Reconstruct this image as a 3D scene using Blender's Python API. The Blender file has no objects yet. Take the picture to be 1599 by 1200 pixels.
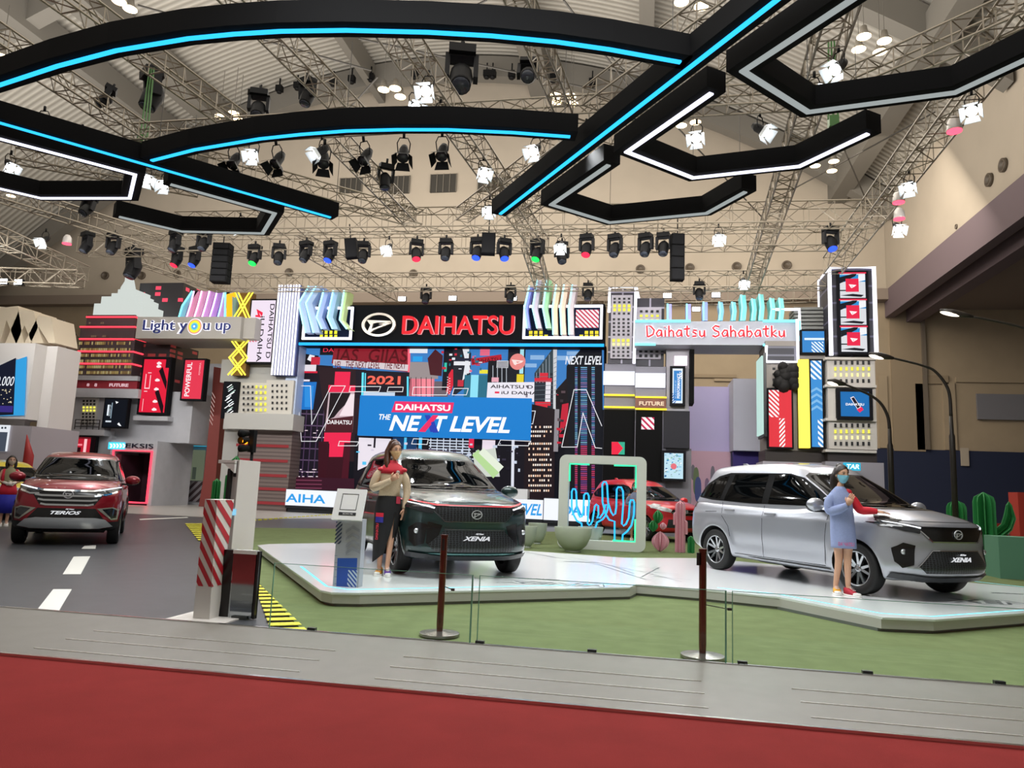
import bpy, bmesh, math, random
from mathutils import Vector, Matrix, Quaternion
from mathutils.bvhtree import BVHTree
PI = math.pi
C = bpy.context.scene.collection
random.seed(7)

# ------------------------------------------------------------------ camera
TH, CP, CR, CH, CF = math.radians(10.3), .1428, .0401, 1.29, 1150.0
_rt = Vector((math.cos(TH), math.sin(TH), 0)); _hd = Vector((-math.sin(TH), math.cos(TH), 0)); _up = Vector((0, 0, 1))
_fw = _hd*math.cos(CP) + _up*math.sin(CP); _u0 = _up*math.cos(CP) - _hd*math.sin(CP)
_R = _rt*math.cos(CR) + _u0*math.sin(CR); _U = _u0*math.cos(CR) - _rt*math.sin(CR)
CAM = Vector((0, 0, CH))
cd = bpy.data.cameras.new('camera'); cam = bpy.data.objects.new('camera', cd); C.objects.link(cam)
cam.matrix_world = Matrix(((_R.x, _U.x, -_fw.x, 0), (_R.y, _U.y, -_fw.y, 0), (_R.z, _U.z, -_fw.z, CH), (0, 0, 0, 1)))
cd.sensor_width = 36; cd.lens = CF/1599*36; cd.clip_end = 300
bpy.context.scene.camera = cam

# ------------------------------------------------------------------ world, exposure
w = bpy.data.worlds.new('world'); bpy.context.scene.world = w; w.use_nodes = True
w.node_tree.nodes['Background'].inputs[0].default_value = (1.0, .93, .84, 1)
w.node_tree.nodes['Background'].inputs[1].default_value = .24
vs = bpy.context.scene.view_settings
vs.view_transform = 'Standard'; vs.look = 'None'; vs.exposure = 0; vs.gamma = 1; vs.use_curve_mapping = False

# ------------------------------------------------------------------ area lights: hall and stage lights, added roof bounce and facade fill
def area(name, loc, sx, sy, power, col=(1, .95, .88), rot=(0, 0, 0), spread=180):
    l = bpy.data.lights.new(name, 'AREA'); l.shape = 'RECTANGLE'; l.size = sx; l.size_y = sy; l.energy = power; l.color = col; l.spread = math.radians(spread)
    o = bpy.data.objects.new(name, l); o.location = loc; o.rotation_euler = rot; C.objects.link(o); return o
area('hall_light', (-4, 10, 13), 22, 12, 850)
area('hall_light', (-6, 24, 13), 26, 12, 1900)
area('hall_light', (-6, 36, 17), 40, 8, 3600, (1, .90, .76), (math.radians(50), 0, 0))
area('hall_light', (3, 30, 16), 8, 26, 1200, (1, .92, .80), (0, math.radians(-60), 0))
area('roof_bounce', (-16, 19, 12), 44, 38, 17000, (1, .95, .88), (PI, 0, 0))  # added upward light standing in for light bounced to the roof
area('facade_fill', (-14, 19, 8.3), 20, .8, 620, (1, .98, .95), (math.radians(72), 0, 0), 110)  # this strip and the next are added to brighten the booth fronts
area('facade_fill', (2, 19, 8.3), 14, .8, 470, (1, .98, .96), (math.radians(72), 0, 0), 110)
area('stage_light', (-.5, 7, 8.6), 10, 3, 760, (.95, .98, 1), (math.radians(18), 0, 0))

# ------------------------------------------------------------------ pixel rays to places in the hall
def ray(u, v): return _fw + _R*((u-799.5)/CF) - _U*((v-600)/CF)
def PY(u, v, Y): d = ray(u, v); return CAM + d*(Y/d.y)
def PZ(u, v, z): d = ray(u, v); return CAM + d*((z-CH)/d.z)
def PX(u, v, X): d = ray(u, v); return CAM + d*(X/d.x)

# ------------------------------------------------------------------ materials
def lin(c):
    if isinstance(c, str):
        c = c.lstrip('#'); c = [int(c[i:i+2], 16)/255 for i in (0, 2, 4)]
        c = [x/12.92 if x <= .04045 else ((x+.055)/1.055)**2.4 for x in c]
    return (c[0], c[1], c[2], 1)
_mc = {}
def mat(col, rough=.5, metal=0, spec=.5, coat=0, noise=0, nscale=20, bump=0, bscale=60, aniso=None):
    k = ('m', str(col), rough, metal, spec, coat, noise, nscale, bump, bscale)
    if k in _mc: return _mc[k]
    m = bpy.data.materials.new('mat_%d' % len(_mc)); m.use_nodes = True; nt = m.node_tree
    b = nt.nodes['Principled BSDF']; c = lin(col)
    b.inputs['Base Color'].default_value = c; b.inputs['Roughness'].default_value = rough
    b.inputs['Metallic'].default_value = metal; b.inputs['Specular IOR Level'].default_value = spec
    b.inputs['Coat Weight'].default_value = coat; b.inputs['Coat Roughness'].default_value = .03
    if noise or bump:
        tc = nt.nodes.new('ShaderNodeTexCoord')
        if noise:
            n = nt.nodes.new('ShaderNodeTexNoise'); n.inputs['Scale'].default_value = nscale; n.inputs['Detail'].default_value = 4
            nt.links.new(tc.outputs['Object'], n.inputs['Vector'])
            r = nt.nodes.new('ShaderNodeValToRGB')
            r.color_ramp.elements[0].position = .3; r.color_ramp.elements[1].position = .7
            r.color_ramp.elements[0].color = tuple(x*(1-noise) for x in c[:3])+(1,); r.color_ramp.elements[1].color = tuple(min(1, x*(1+noise)) for x in c[:3])+(1,)
            nt.links.new(n.outputs['Fac'], r.inputs[0]); nt.links.new(r.outputs[0], b.inputs['Base Color'])
        if bump:
            n = nt.nodes.new('ShaderNodeTexNoise'); n.inputs['Scale'].default_value = bscale; n.inputs['Detail'].default_value = 3
            nt.links.new(tc.outputs['Object'], n.inputs['Vector'])
            bp = nt.nodes.new('ShaderNodeBump'); bp.inputs['Strength'].default_value = bump; bp.inputs['Distance'].default_value = .02
            nt.links.new(n.outputs['Fac'], bp.inputs['Height']); nt.links.new(bp.outputs[0], b.inputs['Normal'])
    _mc[k] = m; return m
def em(col, s=1.0, back=.02):
    k = ('e', str(col), s)
    if k in _mc: return _mc[k]
    m = bpy.data.materials.new('glow_%d' % len(_mc)); m.use_nodes = True; b = m.node_tree.nodes['Principled BSDF']
    c = lin(col); b.inputs['Base Color'].default_value = tuple(x*.06 for x in c[:3])+(1,); b.inputs['Roughness'].default_value = .6; b.inputs['Specular IOR Level'].default_value = .1
    b.inputs['Emission Color'].default_value = c; b.inputs['Emission Strength'].default_value = s
    _mc[k] = m; return m
def glassm(tint=(.9, 1, .95), alpha=.12):
    k = ('g', str(tint), alpha)
    if k in _mc: return _mc[k]
    m = bpy.data.materials.new('glass_%d' % len(_mc)); m.use_nodes = True; nt = m.node_tree
    for n in list(nt.nodes):
        if n.type != 'OUTPUT_MATERIAL': nt.nodes.remove(n)
    out = [n for n in nt.nodes if n.type == 'OUTPUT_MATERIAL'][0]
    t = nt.nodes.new('ShaderNodeBsdfTransparent'); t.inputs[0].default_value = tuple(tint)+(1,)
    g = nt.nodes.new('ShaderNodeBsdfGlossy'); g.inputs['Roughness'].default_value = .02
    fr = nt.nodes.new('ShaderNodeFresnel'); fr.inputs[0].default_value = 1.45
    mx = nt.nodes.new('ShaderNodeMixShader')
    nt.links.new(fr.outputs[0], mx.inputs[0]); nt.links.new(t.outputs[0], mx.inputs[1]); nt.links.new(g.outputs[0], mx.inputs[2])
    nt.links.new(mx.outputs[0], out.inputs[0]); _mc[k] = m; return m

# ------------------------------------------------------------------ mesh builder
class MB:
    def __init__(s): s.v = []; s.f = []; s.m = []; s.sm = []
    def add(s, vs, fs, m=0, M=None, smooth=False):
        o = len(s.v)
        s.v += [tuple(M @ Vector(v)) if M is not None else tuple(v) for v in vs]
        for f in fs: s.f.append([o+i for i in f]); s.m.append(m); s.sm.append(smooth)
    def box(s, x0, y0, z0, x1, y1, z1, m=0, M=None):
        s.add([(x0,y0,z0),(x1,y0,z0),(x1,y1,z0),(x0,y1,z0),(x0,y0,z1),(x1,y0,z1),(x1,y1,z1),(x0,y1,z1)],
              [(0,3,2,1),(4,5,6,7),(0,1,5,4),(1,2,6,5),(2,3,7,6),(3,0,4,7)], m, M)
    def bar(s, p, q, w, h=None, m=0, n=4, M=None):
        s.tube([p, q], w/2, n, m, M=M)
    def tube(s, pts, r, n=8, m=0, caps=True, smooth=None, M=None):
        pts = [Vector(p) for p in pts]; rs = r if isinstance(r, (list, tuple)) else [r]*len(pts)
        vs, prev = [], None
        for i, p in enumerate(pts):
            t = (pts[min(i+1, len(pts)-1)]-pts[max(i-1, 0)]).normalized()
            if prev is None:
                a = Vector((0, 0, 1)) if abs(t.z) < .9 else Vector((1, 0, 0)); a = (a-t*a.dot(t)).normalized()
            else: a = (prev-t*prev.dot(t)).normalized()
            prev = a; b = t.cross(a)
            for k in range(n):
                an = 2*PI*(k+.5)/n; vs.append(p+(a*math.cos(an)+b*math.sin(an))*rs[i])
        fs = []
        for i in range(len(pts)-1):
            for k in range(n): fs.append((i*n+k, i*n+(k+1) % n, (i+1)*n+(k+1) % n, (i+1)*n+k))
        if caps: fs += [tuple(range(n))[::-1], tuple(range((len(pts)-1)*n, len(pts)*n))]
        s.add(vs, fs, m, M, (n > 5) if smooth is None else smooth)
    def lathe(s, prof, n=24, m=0, M=None, smooth=True):
        vs = [(r*math.cos(2*PI*k/n), r*math.sin(2*PI*k/n), z) for r, z in prof for k in range(n)]
        fs = [(i*n+k, i*n+(k+1) % n, (i+1)*n+(k+1) % n, (i+1)*n+k) for i in range(len(prof)-1) for k in range(n)]
        if prof[0] != prof[-1]: fs += [tuple(range(n))[::-1], tuple(range((len(prof)-1)*n, len(prof)*n))]
        s.add(vs, fs, m, M, smooth)
    def prism(s, poly, off, m=0, M=None, mside=None):
        n = len(poly); off = Vector(off); a = [Vector(p) for p in poly]; b = [p+off for p in a]
        s.add(a+b, [tuple(range(n))[::-1], tuple(range(n, 2*n))], m, M)
        s.add(a+b, [(i, (i+1) % n, n+(i+1) % n, n+i) for i in range(n)], m if mside is None else mside, M)
    def poly(s, pts, m=0, M=None): s.add(pts, [tuple(range(len(pts)))], m, M)
    def grid(s, fn, nu, nv, m=0, smooth=True, flip=False):
        vs = [fn(i/nu, j/nv) for i in range(nu+1) for j in range(nv+1)]
        fs = []
        for i in range(nu):
            for j in range(nv):
                a = i*(nv+1)+j; q = (a, a+nv+1, a+nv+2, a+1); fs.append(q[::-1] if flip else q)
        s.add(vs, fs, m, None, smooth)
    def ball(s, c, rx, ry=None, rz=None, m=0, n=12, k=8, M=None):
        ry = ry or rx; rz = rz or rx; c = Vector(c)
        vs = [(c.x+rx*math.sin(PI*i/k)*math.cos(2*PI*j/n), c.y+ry*math.sin(PI*i/k)*math.sin(2*PI*j/n), c.z-rz*math.cos(PI*i/k)) for i in range(k+1) for j in range(n)]
        fs = [(i*n+j, i*n+(j+1) % n, (i+1)*n+(j+1) % n, (i+1)*n+j) for i in range(k) for j in range(n)]
        s.add(vs, fs, m, M, True)
    def build(s, name, mats, parent=None, loc=None, sharp=None, origin=True):
        me = bpy.data.meshes.new(name)
        if not isinstance(mats, (list, tuple)): mats = [mats]
        off = Vector((0, 0, 0))
        if origin and parent is None and loc is None and s.v:
            xs, ys, zs = zip(*s.v); off = Vector(((min(xs)+max(xs))/2, (min(ys)+max(ys))/2, min(zs)))
        me.from_pydata([Vector(v)-off for v in s.v], [], s.f)
        for m in mats: me.materials.append(m)
        me.polygons.foreach_set('material_index', s.m); me.polygons.foreach_set('use_smooth', s.sm)
        me.validate(); me.update()
        if sharp: me.set_sharp_from_angle(angle=math.radians(sharp))
        o = bpy.data.objects.new(name, me); C.objects.link(o)
        if parent is not None:
            o.parent = parent
        else: o.location = loc if loc is not None else off
        return o
def tag(o, label=None, cat=None, group=None, kind=None):
    if label: o['label'] = label
    if cat: o['category'] = cat
    if group: o['group'] = group
    if kind: o['kind'] = kind
    return o
def thing(name, label, cat, loc=(0, 0, 0), rz=0, group=None, rot=None):
    o = bpy.data.objects.new(name, None); C.objects.link(o); o.location = loc
    o.rotation_euler = rot if rot else (0, 0, rz); o.empty_display_size = .2
    return tag(o, label, cat, group)
def struct(name, mb, m): return tag(mb.build(name, m), kind='structure')
_ch = {}
def copy_tree(root, label=None, cat=None, group=None, kids=None):
    r = root.copy(); C.objects.link(r)
    for ch in [c for c in bpy.data.objects if c.parent == root]:
        c = ch.copy(); C.objects.link(c); c.parent = r
        for g in [g for g in bpy.data.objects if g.parent == ch]:
            d = g.copy(); C.objects.link(d); d.parent = c
    return tag(r, label, cat, group)
def text_mesh(txt, size=1, depth=.02, shear=0, bold=0, width=None, height=None, space=1, align='CENTER'):
    cu = bpy.data.curves.new('t', 'FONT'); cu.body = txt; cu.size = size; cu.extrude = depth/2; cu.shear = shear; cu.offset = bold
    cu.align_x = 'LEFT'; cu.align_y = 'BOTTOM'; cu.space_character = space; cu.resolution_u = 4
    o = bpy.data.objects.new('t', cu); C.objects.link(o); dg = bpy.context.evaluated_depsgraph_get()
    me = bpy.data.meshes.new_from_object(o.evaluated_get(dg)); bpy.data.objects.remove(o); bpy.data.curves.remove(cu)
    vs = [v.co.copy() for v in me.vertices]; fs = [tuple(p.vertices) for p in me.polygons]; bpy.data.meshes.remove(me)
    x0 = min(v.x for v in vs); x1 = max(v.x for v in vs); y0 = min(v.y for v in vs); y1 = max(v.y for v in vs)
    sx = (width/(x1-x0)) if width else 1; sy = (height/(y1-y0)) if height else 1
    if width and not height: sy = sx
    if height and not width: sx = sy
    return [Vector(((v.x-(x0+x1)/2)*sx, (v.y-(y0+y1)/2)*sy, v.z)) for v in vs], fs
def frame(c, right, upv):
    """matrix whose local x runs right, y up, z out of the face"""
    r = Vector(right).normalized(); u = Vector(upv); u = (u-r*u.dot(r)).normalized(); n = r.cross(u); c = Vector(c)
    return Matrix(((r.x, u.x, n.x, c.x), (r.y, u.y, n.y, c.y), (r.z, u.z, n.z, c.z), (0, 0, 0, 1)))
def put_text(mb, txt, M, m=0, **k):
    vs, fs = text_mesh(txt, **k); mb.add(vs, fs, m, M)
FR = lambda x, y, z: frame((x, y, z), (1, 0, 0), (0, 0, 1))   # a face looking towards the aisle (-y)
def ftext(mb, txt, u0, v0, u1, v1, Y, m=0, rot=0, depth=.02, **k):
    """lettering filling the box on the plane y = Y; rot turns it (degrees)"""
    a = PY(u0, v0, Y); b = PY(u1, v1, Y); W = abs(b.x-a.x); Hh = abs(a.z-b.z)
    c = (a+b)/2; M = FR(c.x, Y, c.z) @ Matrix.Rotation(math.radians(rot), 4, 'Z')
    if abs(rot) in (90,): W, Hh = Hh, W
    put_text(mb, txt, M, m, width=W, height=Hh, depth=depth, **k)
def bb(us, Y):
    """axis-aligned x0,z0,x1,z1 on the plane y=Y from the middles of a pixel box's sides"""
    u0, v0, u1, v1 = us; um = (u0+u1)/2; vm = (v0+v1)/2
    return PY(u0, vm, Y).x, PY(um, v1, Y).z, PY(u1, vm, Y).x, PY(um, v0, Y).z
class PT(MB):
    """mesh builder for parts written in hall coordinates, parented to an unturned thing"""
    def part(s, name, mats, t, sharp=None):
        o = t.location; s.v = [(v[0]-o.x, v[1]-o.y, v[2]-o.z) for v in s.v]
        return s.build(name, mats, t, sharp=sharp)
    def pbox(s, us, Y, dep, m=0, side=None):
        a = bb(us, Y)
        if side is not None: dep = PX(side, (us[1]+us[3])/2, a[2] if side > us[2] else a[0]).y-Y
        s.box(a[0], Y, a[1], a[2], Y+dep, a[3], m); return a
class CV:
    """flat emissive artwork: px() takes pixels on the plane y = Y, n() takes fractions of the panel"""
    def __init__(s, Y, box=None, str=1.0): s.Y = Y; s.mb = PT(); s.mats = []; s.k = 0; s.b = box; s.s = str; s.ix = {}
    def mi(s, col, lit=True):
        key = (col, lit)
        if key not in s.ix: s.ix[key] = len(s.mats); s.mats.append(em(col, s.s) if lit else mat(col, .6))
        return s.ix[key]
    def y(s): s.k += 1; return s.Y-.0003*s.k
    def px(s, pts, col, lit=True):
        y = s.y(); s.mb.poly([(lambda p: (p.x, y, p.z))(PY(u, v, s.Y)) for u, v in pts], s.mi(col, lit))
    def r(s, u0, v0, u1, v1, col, lit=True):
        a = bb((u0, v0, u1, v1), s.Y); y = s.y(); s.mb.poly([(a[0], y, a[1]), (a[2], y, a[1]), (a[2], y, a[3]), (a[0], y, a[3])], s.mi(col, lit))
    def n(s, pts, col, lit=True):
        b = s.b; y = s.y(); s.mb.poly([(b[0]+(b[2]-b[0])*x, y, b[3]-(b[3]-b[1])*t) for x, t in pts], s.mi(col, lit))
    def nr(s, x0, y0, x1, y1, col, lit=True): s.n([(x0, y1), (x1, y1), (x1, y0), (x0, y0)], col, lit)
    def stripes(s, x0, y0, x1, y1, col, n=6, lean=1.0, duty=.5, lit=True):
        """diagonal stripes (down to the right) clipped to the rectangle, in panel fractions"""
        b = s.b; W = (x1-x0)*(b[2]-b[0]); Hh = (y1-y0)*(b[3]-b[1]); tot = W*lean+Hh if lean > 0 else W*-lean+Hh; st = tot/n
        for k in range(-1, n+1):
            lo = -abs(W*lean)+k*st if lean > 0 else k*st-0; hi = lo+st*duty
            P = [(0, lo), (W, lo+W*lean), (W, hi+W*lean), (0, hi)]
            for ax, lim, sg in ((1, 0, 1), (1, Hh, -1)):
                Q = []
                for i in range(len(P)):
                    p, q = P[i], P[(i+1) % len(P)]; ip = (p[1]-lim)*sg >= 0; iq = (q[1]-lim)*sg >= 0
                    if ip: Q.append(p)
                    if ip != iq: t = (lim-p[1])/(q[1]-p[1]); Q.append((p[0]+(q[0]-p[0])*t, lim))
                P = Q
                if len(P) < 3: break
            if len(P) > 2:
                pts = [(x0+p[0]/(b[2]-b[0]), y0+p[1]/(b[3]-b[1])) for p in P]; s.n(pts[::-1] if 1 else pts, col, lit)
    def windows(s, u0, v0, u1, v1, nx, ny, colf, fx=.5, fy=.55):
        for j in range(ny):
            for i in range(nx):
                c = colf(i, j)
                if not c: continue
                a = u0+(u1-u0)*(i+.5-fx/2)/nx; b = v0+(v1-v0)*(j+.5-fy/2)/ny
                s.r(a, b, a+(u1-u0)*fx/nx, b+(v1-v0)*fy/ny, *(c if isinstance(c, tuple) else (c, True)))
    def line(s, pts, w, col, closed=False):
        P = [PY(u, v, s.Y) for u, v in pts]; P = [Vector((p.x, p.z)) for p in P]
        if closed: P.append(P[0])
        y = s.y()
        for p, q in zip(P, P[1:]):
            d = (q-p).normalized(); nn = Vector((-d.y, d.x))*w/2; e = d*w/2
            s.mb.poly([(a.x, y, a.y) for a in (p-nn-e, q-nn+e, q+nn+e, p+nn-e)], s.mi(col))
    def text(s, txt, u0, v0, u1, v1, col, rot=0, lit=True, **k):
        s.k += 3; ftext(s.mb, txt, u0, v0, u1, v1, s.Y-.0003*s.k, s.mi(col, lit), rot, depth=.0004, **k)
    def ntext(s, txt, x0, y0, x1, y1, col, rot=0, **k):
        b = s.b; s.k += 3; W = (x1-x0)*(b[2]-b[0]); Hh = (y1-y0)*(b[3]-b[1])
        M = FR(b[0]+(b[2]-b[0])*(x0+x1)/2, s.Y-.0003*s.k, b[3]-(b[3]-b[1])*(y0+y1)/2) @ Matrix.Rotation(math.radians(rot), 4, 'Z')
        if abs(rot) == 90: W, Hh = Hh, W
        put_text(s.mb, txt, M, s.mi(col), width=W, height=Hh, depth=.0004, **k)
    def part(s, name, t): return s.mb.part(name, s.mats, t)
def tbase(name, label, cat, us, Y, group=None, dep=0):
    a = bb(us, Y); return thing(name, label, cat, ((a[0]+a[2])/2, Y+dep, a[1]), 0, group)
def screen(label, us, Y, draw, border=.10, dep=.18, cat='screen', name='display_screen', group=None, bcol='#0b0b10', str=1.0):
    a = bb(us, Y); t = thing(name, label, cat, ((a[0]+a[2])/2, Y, a[1]), 0, group)
    p = PT(); p.box(a[0], Y, a[1], a[2], Y+dep, a[3]); p.part('housing', mat(bcol, .7, spec=.15), t)
    c = CV(Y-.002, (a[0]+border, a[1]+border, a[2]-border, a[3]-border), str); draw(c); c.part('panel', t); return t
# ------------------------------------------------------------------ hall shell
M_wall = mat('#b0a596', .8, noise=.04, nscale=.6)
M_wall2 = mat('#a3937c', .8, noise=.05, nscale=.8)
M_navy = mat('#1b2440', .8)
YB = 48.0
mb = MB(); mb.box(-90, -12, -.3, 60, 60, -.02); struct('floor', mb, mat('#8f8b86', .6))
# floor coverings
def flat(name, pts, z0, z1, m, label, cat='floor'):
    mb = MB(); mb.prism([(p[0], p[1], z0) for p in pts][::1], (0, 0, z1-z0)); o = mb.build(name, m); return tag(o, kind='structure')
def carpet_mat(col, sc, amt, rough=.95, b=.3):
    return mat(col, rough, spec=.1, noise=amt, nscale=sc, bump=b, bscale=300)
flat('floor_red_carpet', [(-40, -12), (30, -12), (30, 4.66), (-40, 4.66)], -.02, .012, carpet_mat('#7e2a28', 3, .06), '')
# grey ramp with thin aluminium strips
rm = MB(); rm.prism([(-40, 4.66, -.02), (-40, 4.66, .02), (-40, 5.98, .06), (-40, 5.98, -.02)], (70, 0, 0))
struct('floor_grey_ramp', rm, mat('#716d66', .5, noise=.05, nscale=5, spec=.4))
al = mat('#c9c9c6', .22, metal=1)
for nm, y0, y1, z0, z1 in (('trim_1', 4.635, 4.665, .0, .032), ('trim_2', 5.965, 6.0, .0, .066)):
    a = MB(); a.box(-40, y0, z0, 30, y1, z1); struct(nm, a, al)
al2 = mat('#d8d4cc', .3, metal=.6); k = 3
for (x0, x1) in ((-4.3, -2.25), (-1.72, .41), (1.0, 3.4)):
    for yy in (4.85, 5.15, 5.44):
        z = .02+(yy-4.66)/1.32*.04; a = MB(); a.box(x0, yy-.005, z-.01, x1, yy+.005, z+.004); struct('trim_%d' % k, a, al2); k += 1
# road deck, turf
M_road = mat('#46484c', .38, noise=.10, nscale=4, spec=.45)
flat('floor_road', [(-40, 6.0), (30, 6.0), (30, 44), (-40, 44)], -.02, .0, M_road, '')
flat('floor_grey_plaza', [(-40, 21.5), (-13.0, 22.4), (-11, 25.5), (-11, 44), (-40, 44)], -.01, .012, mat('#a5a39f', .35, noise=.04, nscale=2), '')
tp = [PZ(487, 992, .01), PZ(398, 905, .01), PZ(352, 862, .01), PZ(325, 824, .01), PZ(560, 801, .01)]
turf = [(p.x, p.y) for p in tp]
turf[0] = (turf[0][0], 6.0)
print('turf', turf)
turf = [turf[0], (turf[3][0]*.33+turf[0][0]*.67, turf[3][1]*.33+6*.67), turf[3], (-4.5, 23), (-2, 24.5), (9.2, 24.5), (9.2, 13.2), (14, 13.2), (14, 6.0)]
M_turf = carpet_mat('#6c7852', 4, .10)
flat('floor_green_turf', turf, -.01, .014, M_turf, '')
# back wall with gable under the barrel roof
XR = 14.81; ZS = 14.6
def roofz(x): 
    return 31.2 - 11.0*((x+14.5)/29.3)**2
bw = MB(); xs = [-50+i*2.4 for i in range(28)]
top = [(x, YB, max(roofz(x), 6)+.5) for x in xs]
bw.prism([(-50, YB, ZS)]+[(xs[-1], YB, ZS)]+top[::-1], (0, .6, 0))
struct('wall_back_upper', bw, M_wall)
bw = MB(); bw.box(-60, YB+.5, 0, 40, YB+1.0, ZS, 0); struct('wall_back_lower', bw, M_wall2)
bw = MB(); bw.box(-60, YB-.35, ZS-.7, XR, YB+.5, ZS, 0); struct('trim_20', bw, mat('#8a7d72', .7))
bw = MB(); bw.box(3, YB+.42, 0, 40, YB+.5, 4.7, 0); struct('wall_back_panel', bw, M_navy)
# shallow pilasters and rails on the lower back wall, right of the booth
k = 30
for (u0, v0, u1, v1) in ((1391, 465, 1440, 705), (1372, 587, 1386, 700), (1430, 600, 1448, 703), (1473, 598, 1492, 703), (1440, 587, 1480, 600), (1492, 590, 1599, 598), (1020, 585, 1150, 590), (1115, 592, 1160, 596)):
    a = bb((u0, v0, u1, v1), YB+.5); b = MB(); b.box(a[0], YB+.38, a[1], a[2], YB+.5, a[3]); struct('trim_%d' % k, b, M_wall2 if k % 2 else mat('#93836d', .8)); k += 1
a = bb((1440, 465, 1446, 705), YB+.4)
b = MB(); b.box(a[0], YB+.2, 4.7, a[2], YB+.45, ZS); struct('trim_40', b, mat('#6d6358', .8))
a = bb((1500, 700, 1512, 728), YB+.4); b = MB(); b.box(a[0], YB+.3, a[1], a[2], YB+.42, a[3]); struct('trim_41', b, M_wall)
a = bb((1525, 616, 1599, 656), YB+.4)
b = MB(); b.box(a[0], YB+.3, a[1], a[2]+1, YB+.45, a[3]); struct('window_1', b, mat('#7d7d84', .15, spec=.6))
# right-hand upper wall and its soffit
b = MB(); b.prism([(XR, -2, ZS), (XR, YB+.6, ZS), (XR, YB+.6, 34), (XR, -2, 34)], (.5, 0, 0)); struct('wall_right_upper', b, M_wall)
M_sof = mat('#6f6168', .7)
b = MB(); b.box(XR-.02, -2, 12.9, XR+.5, YB+.4, ZS); struct('trim_42', b, M_sof)
b = MB(); b.box(XR+.5, -2, 13.4, XR+22, YB+.4, 13.9); struct('ceiling_right_soffit', b, mat('#8d8078', .8))
b = MB(); b.box(XR+1.2, -2, 12.6, XR+2.0, YB+.4, 13.4); struct('trim_43', b, M_sof)
b = MB(); b.box(XR+22, -2, 0, XR+22.5, YB+1, 14); struct('wall_right_lower', b, M_wall2)
# barrel roof: corrugated sheet, edge rib, longitudinal girders
def corr_mat():
    m = mat('#7e7a73', .6, spec=.3); m = m.copy(); nt = m.node_tree
    tc = nt.nodes.new('ShaderNodeTexCoord'); wv = nt.nodes.new('ShaderNodeTexWave'); wv.bands_direction = 'Y'; wv.inputs['Scale'].default_value = .75
    nt.links.new(tc.outputs['Object'], wv.inputs['Vector']); bp = nt.nodes.new('ShaderNodeBump'); bp.inputs['Strength'].default_value = .45; bp.inputs['Distance'].default_value = .15
    nt.links.new(wv.outputs['Fac'], bp.inputs['Height']); nt.links.new(bp.outputs[0], nt.nodes['Principled BSDF'].inputs['Normal'])
    r = nt.nodes.new('ShaderNodeValToRGB'); r.color_ramp.elements[0].color = lin('#98948c'); r.color_ramp.elements[1].color = lin('#b2ada4')
    nt.links.new(wv.outputs['Fac'], r.inputs[0]); nt.links.new(r.outputs[0], nt.nodes['Principled BSDF'].inputs['Base Color'])
    return m
M_roof = corr_mat()
def roofp(x, y): return (x, y, roofz(x)-max(0, 0)*.0)
b = MB(); b.grid(lambda s, t: (-62+77*s, -10+(YB+10.6)*t, roofz(-62+77*s)), 60, 2, flip=True); struct('ceiling', b, M_roof)
M_gird = mat('#726e67', .7)
k = 50
for yy in (YB-2.2, YB-17, YB-33):
    b = MB()
    for i in range(58):
        x = -59+i*1.27; x2 = x+1.27; z1, z2 = roofz(x)-.2, roofz(x2)-.2
        b.prism([(x, yy, z1-1.5), (x2, yy, z2-1.5), (x2, yy, z2), (x, yy, z1)], (0, .9, 0))
    struct('trim_%d' % k, b, M_gird); k += 1
for (u, v, wdt) in ((120, 60, 1.0), (290, 110, 1.6), (830, 40, 1.5), (1010, 60, .8), (1420, 80, 1.0), (560, 60, .5)):
    # intersect the ray with the vault
    d = ray(u, v); t = 10.0
    while (CAM+d*t).z < roofz((CAM+d*t).x) and t < 120: t += .2
    if (CAM+d*t).x > 13.5: continue
    x = (CAM+d*t).x; b = MB(); z = roofz(x)
    b.box(x-wdt/2, -10, z-1.9, x+wdt/2, YB, z-.3); struct('trim_%d' % k, b, M_gird); k += 1
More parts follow.
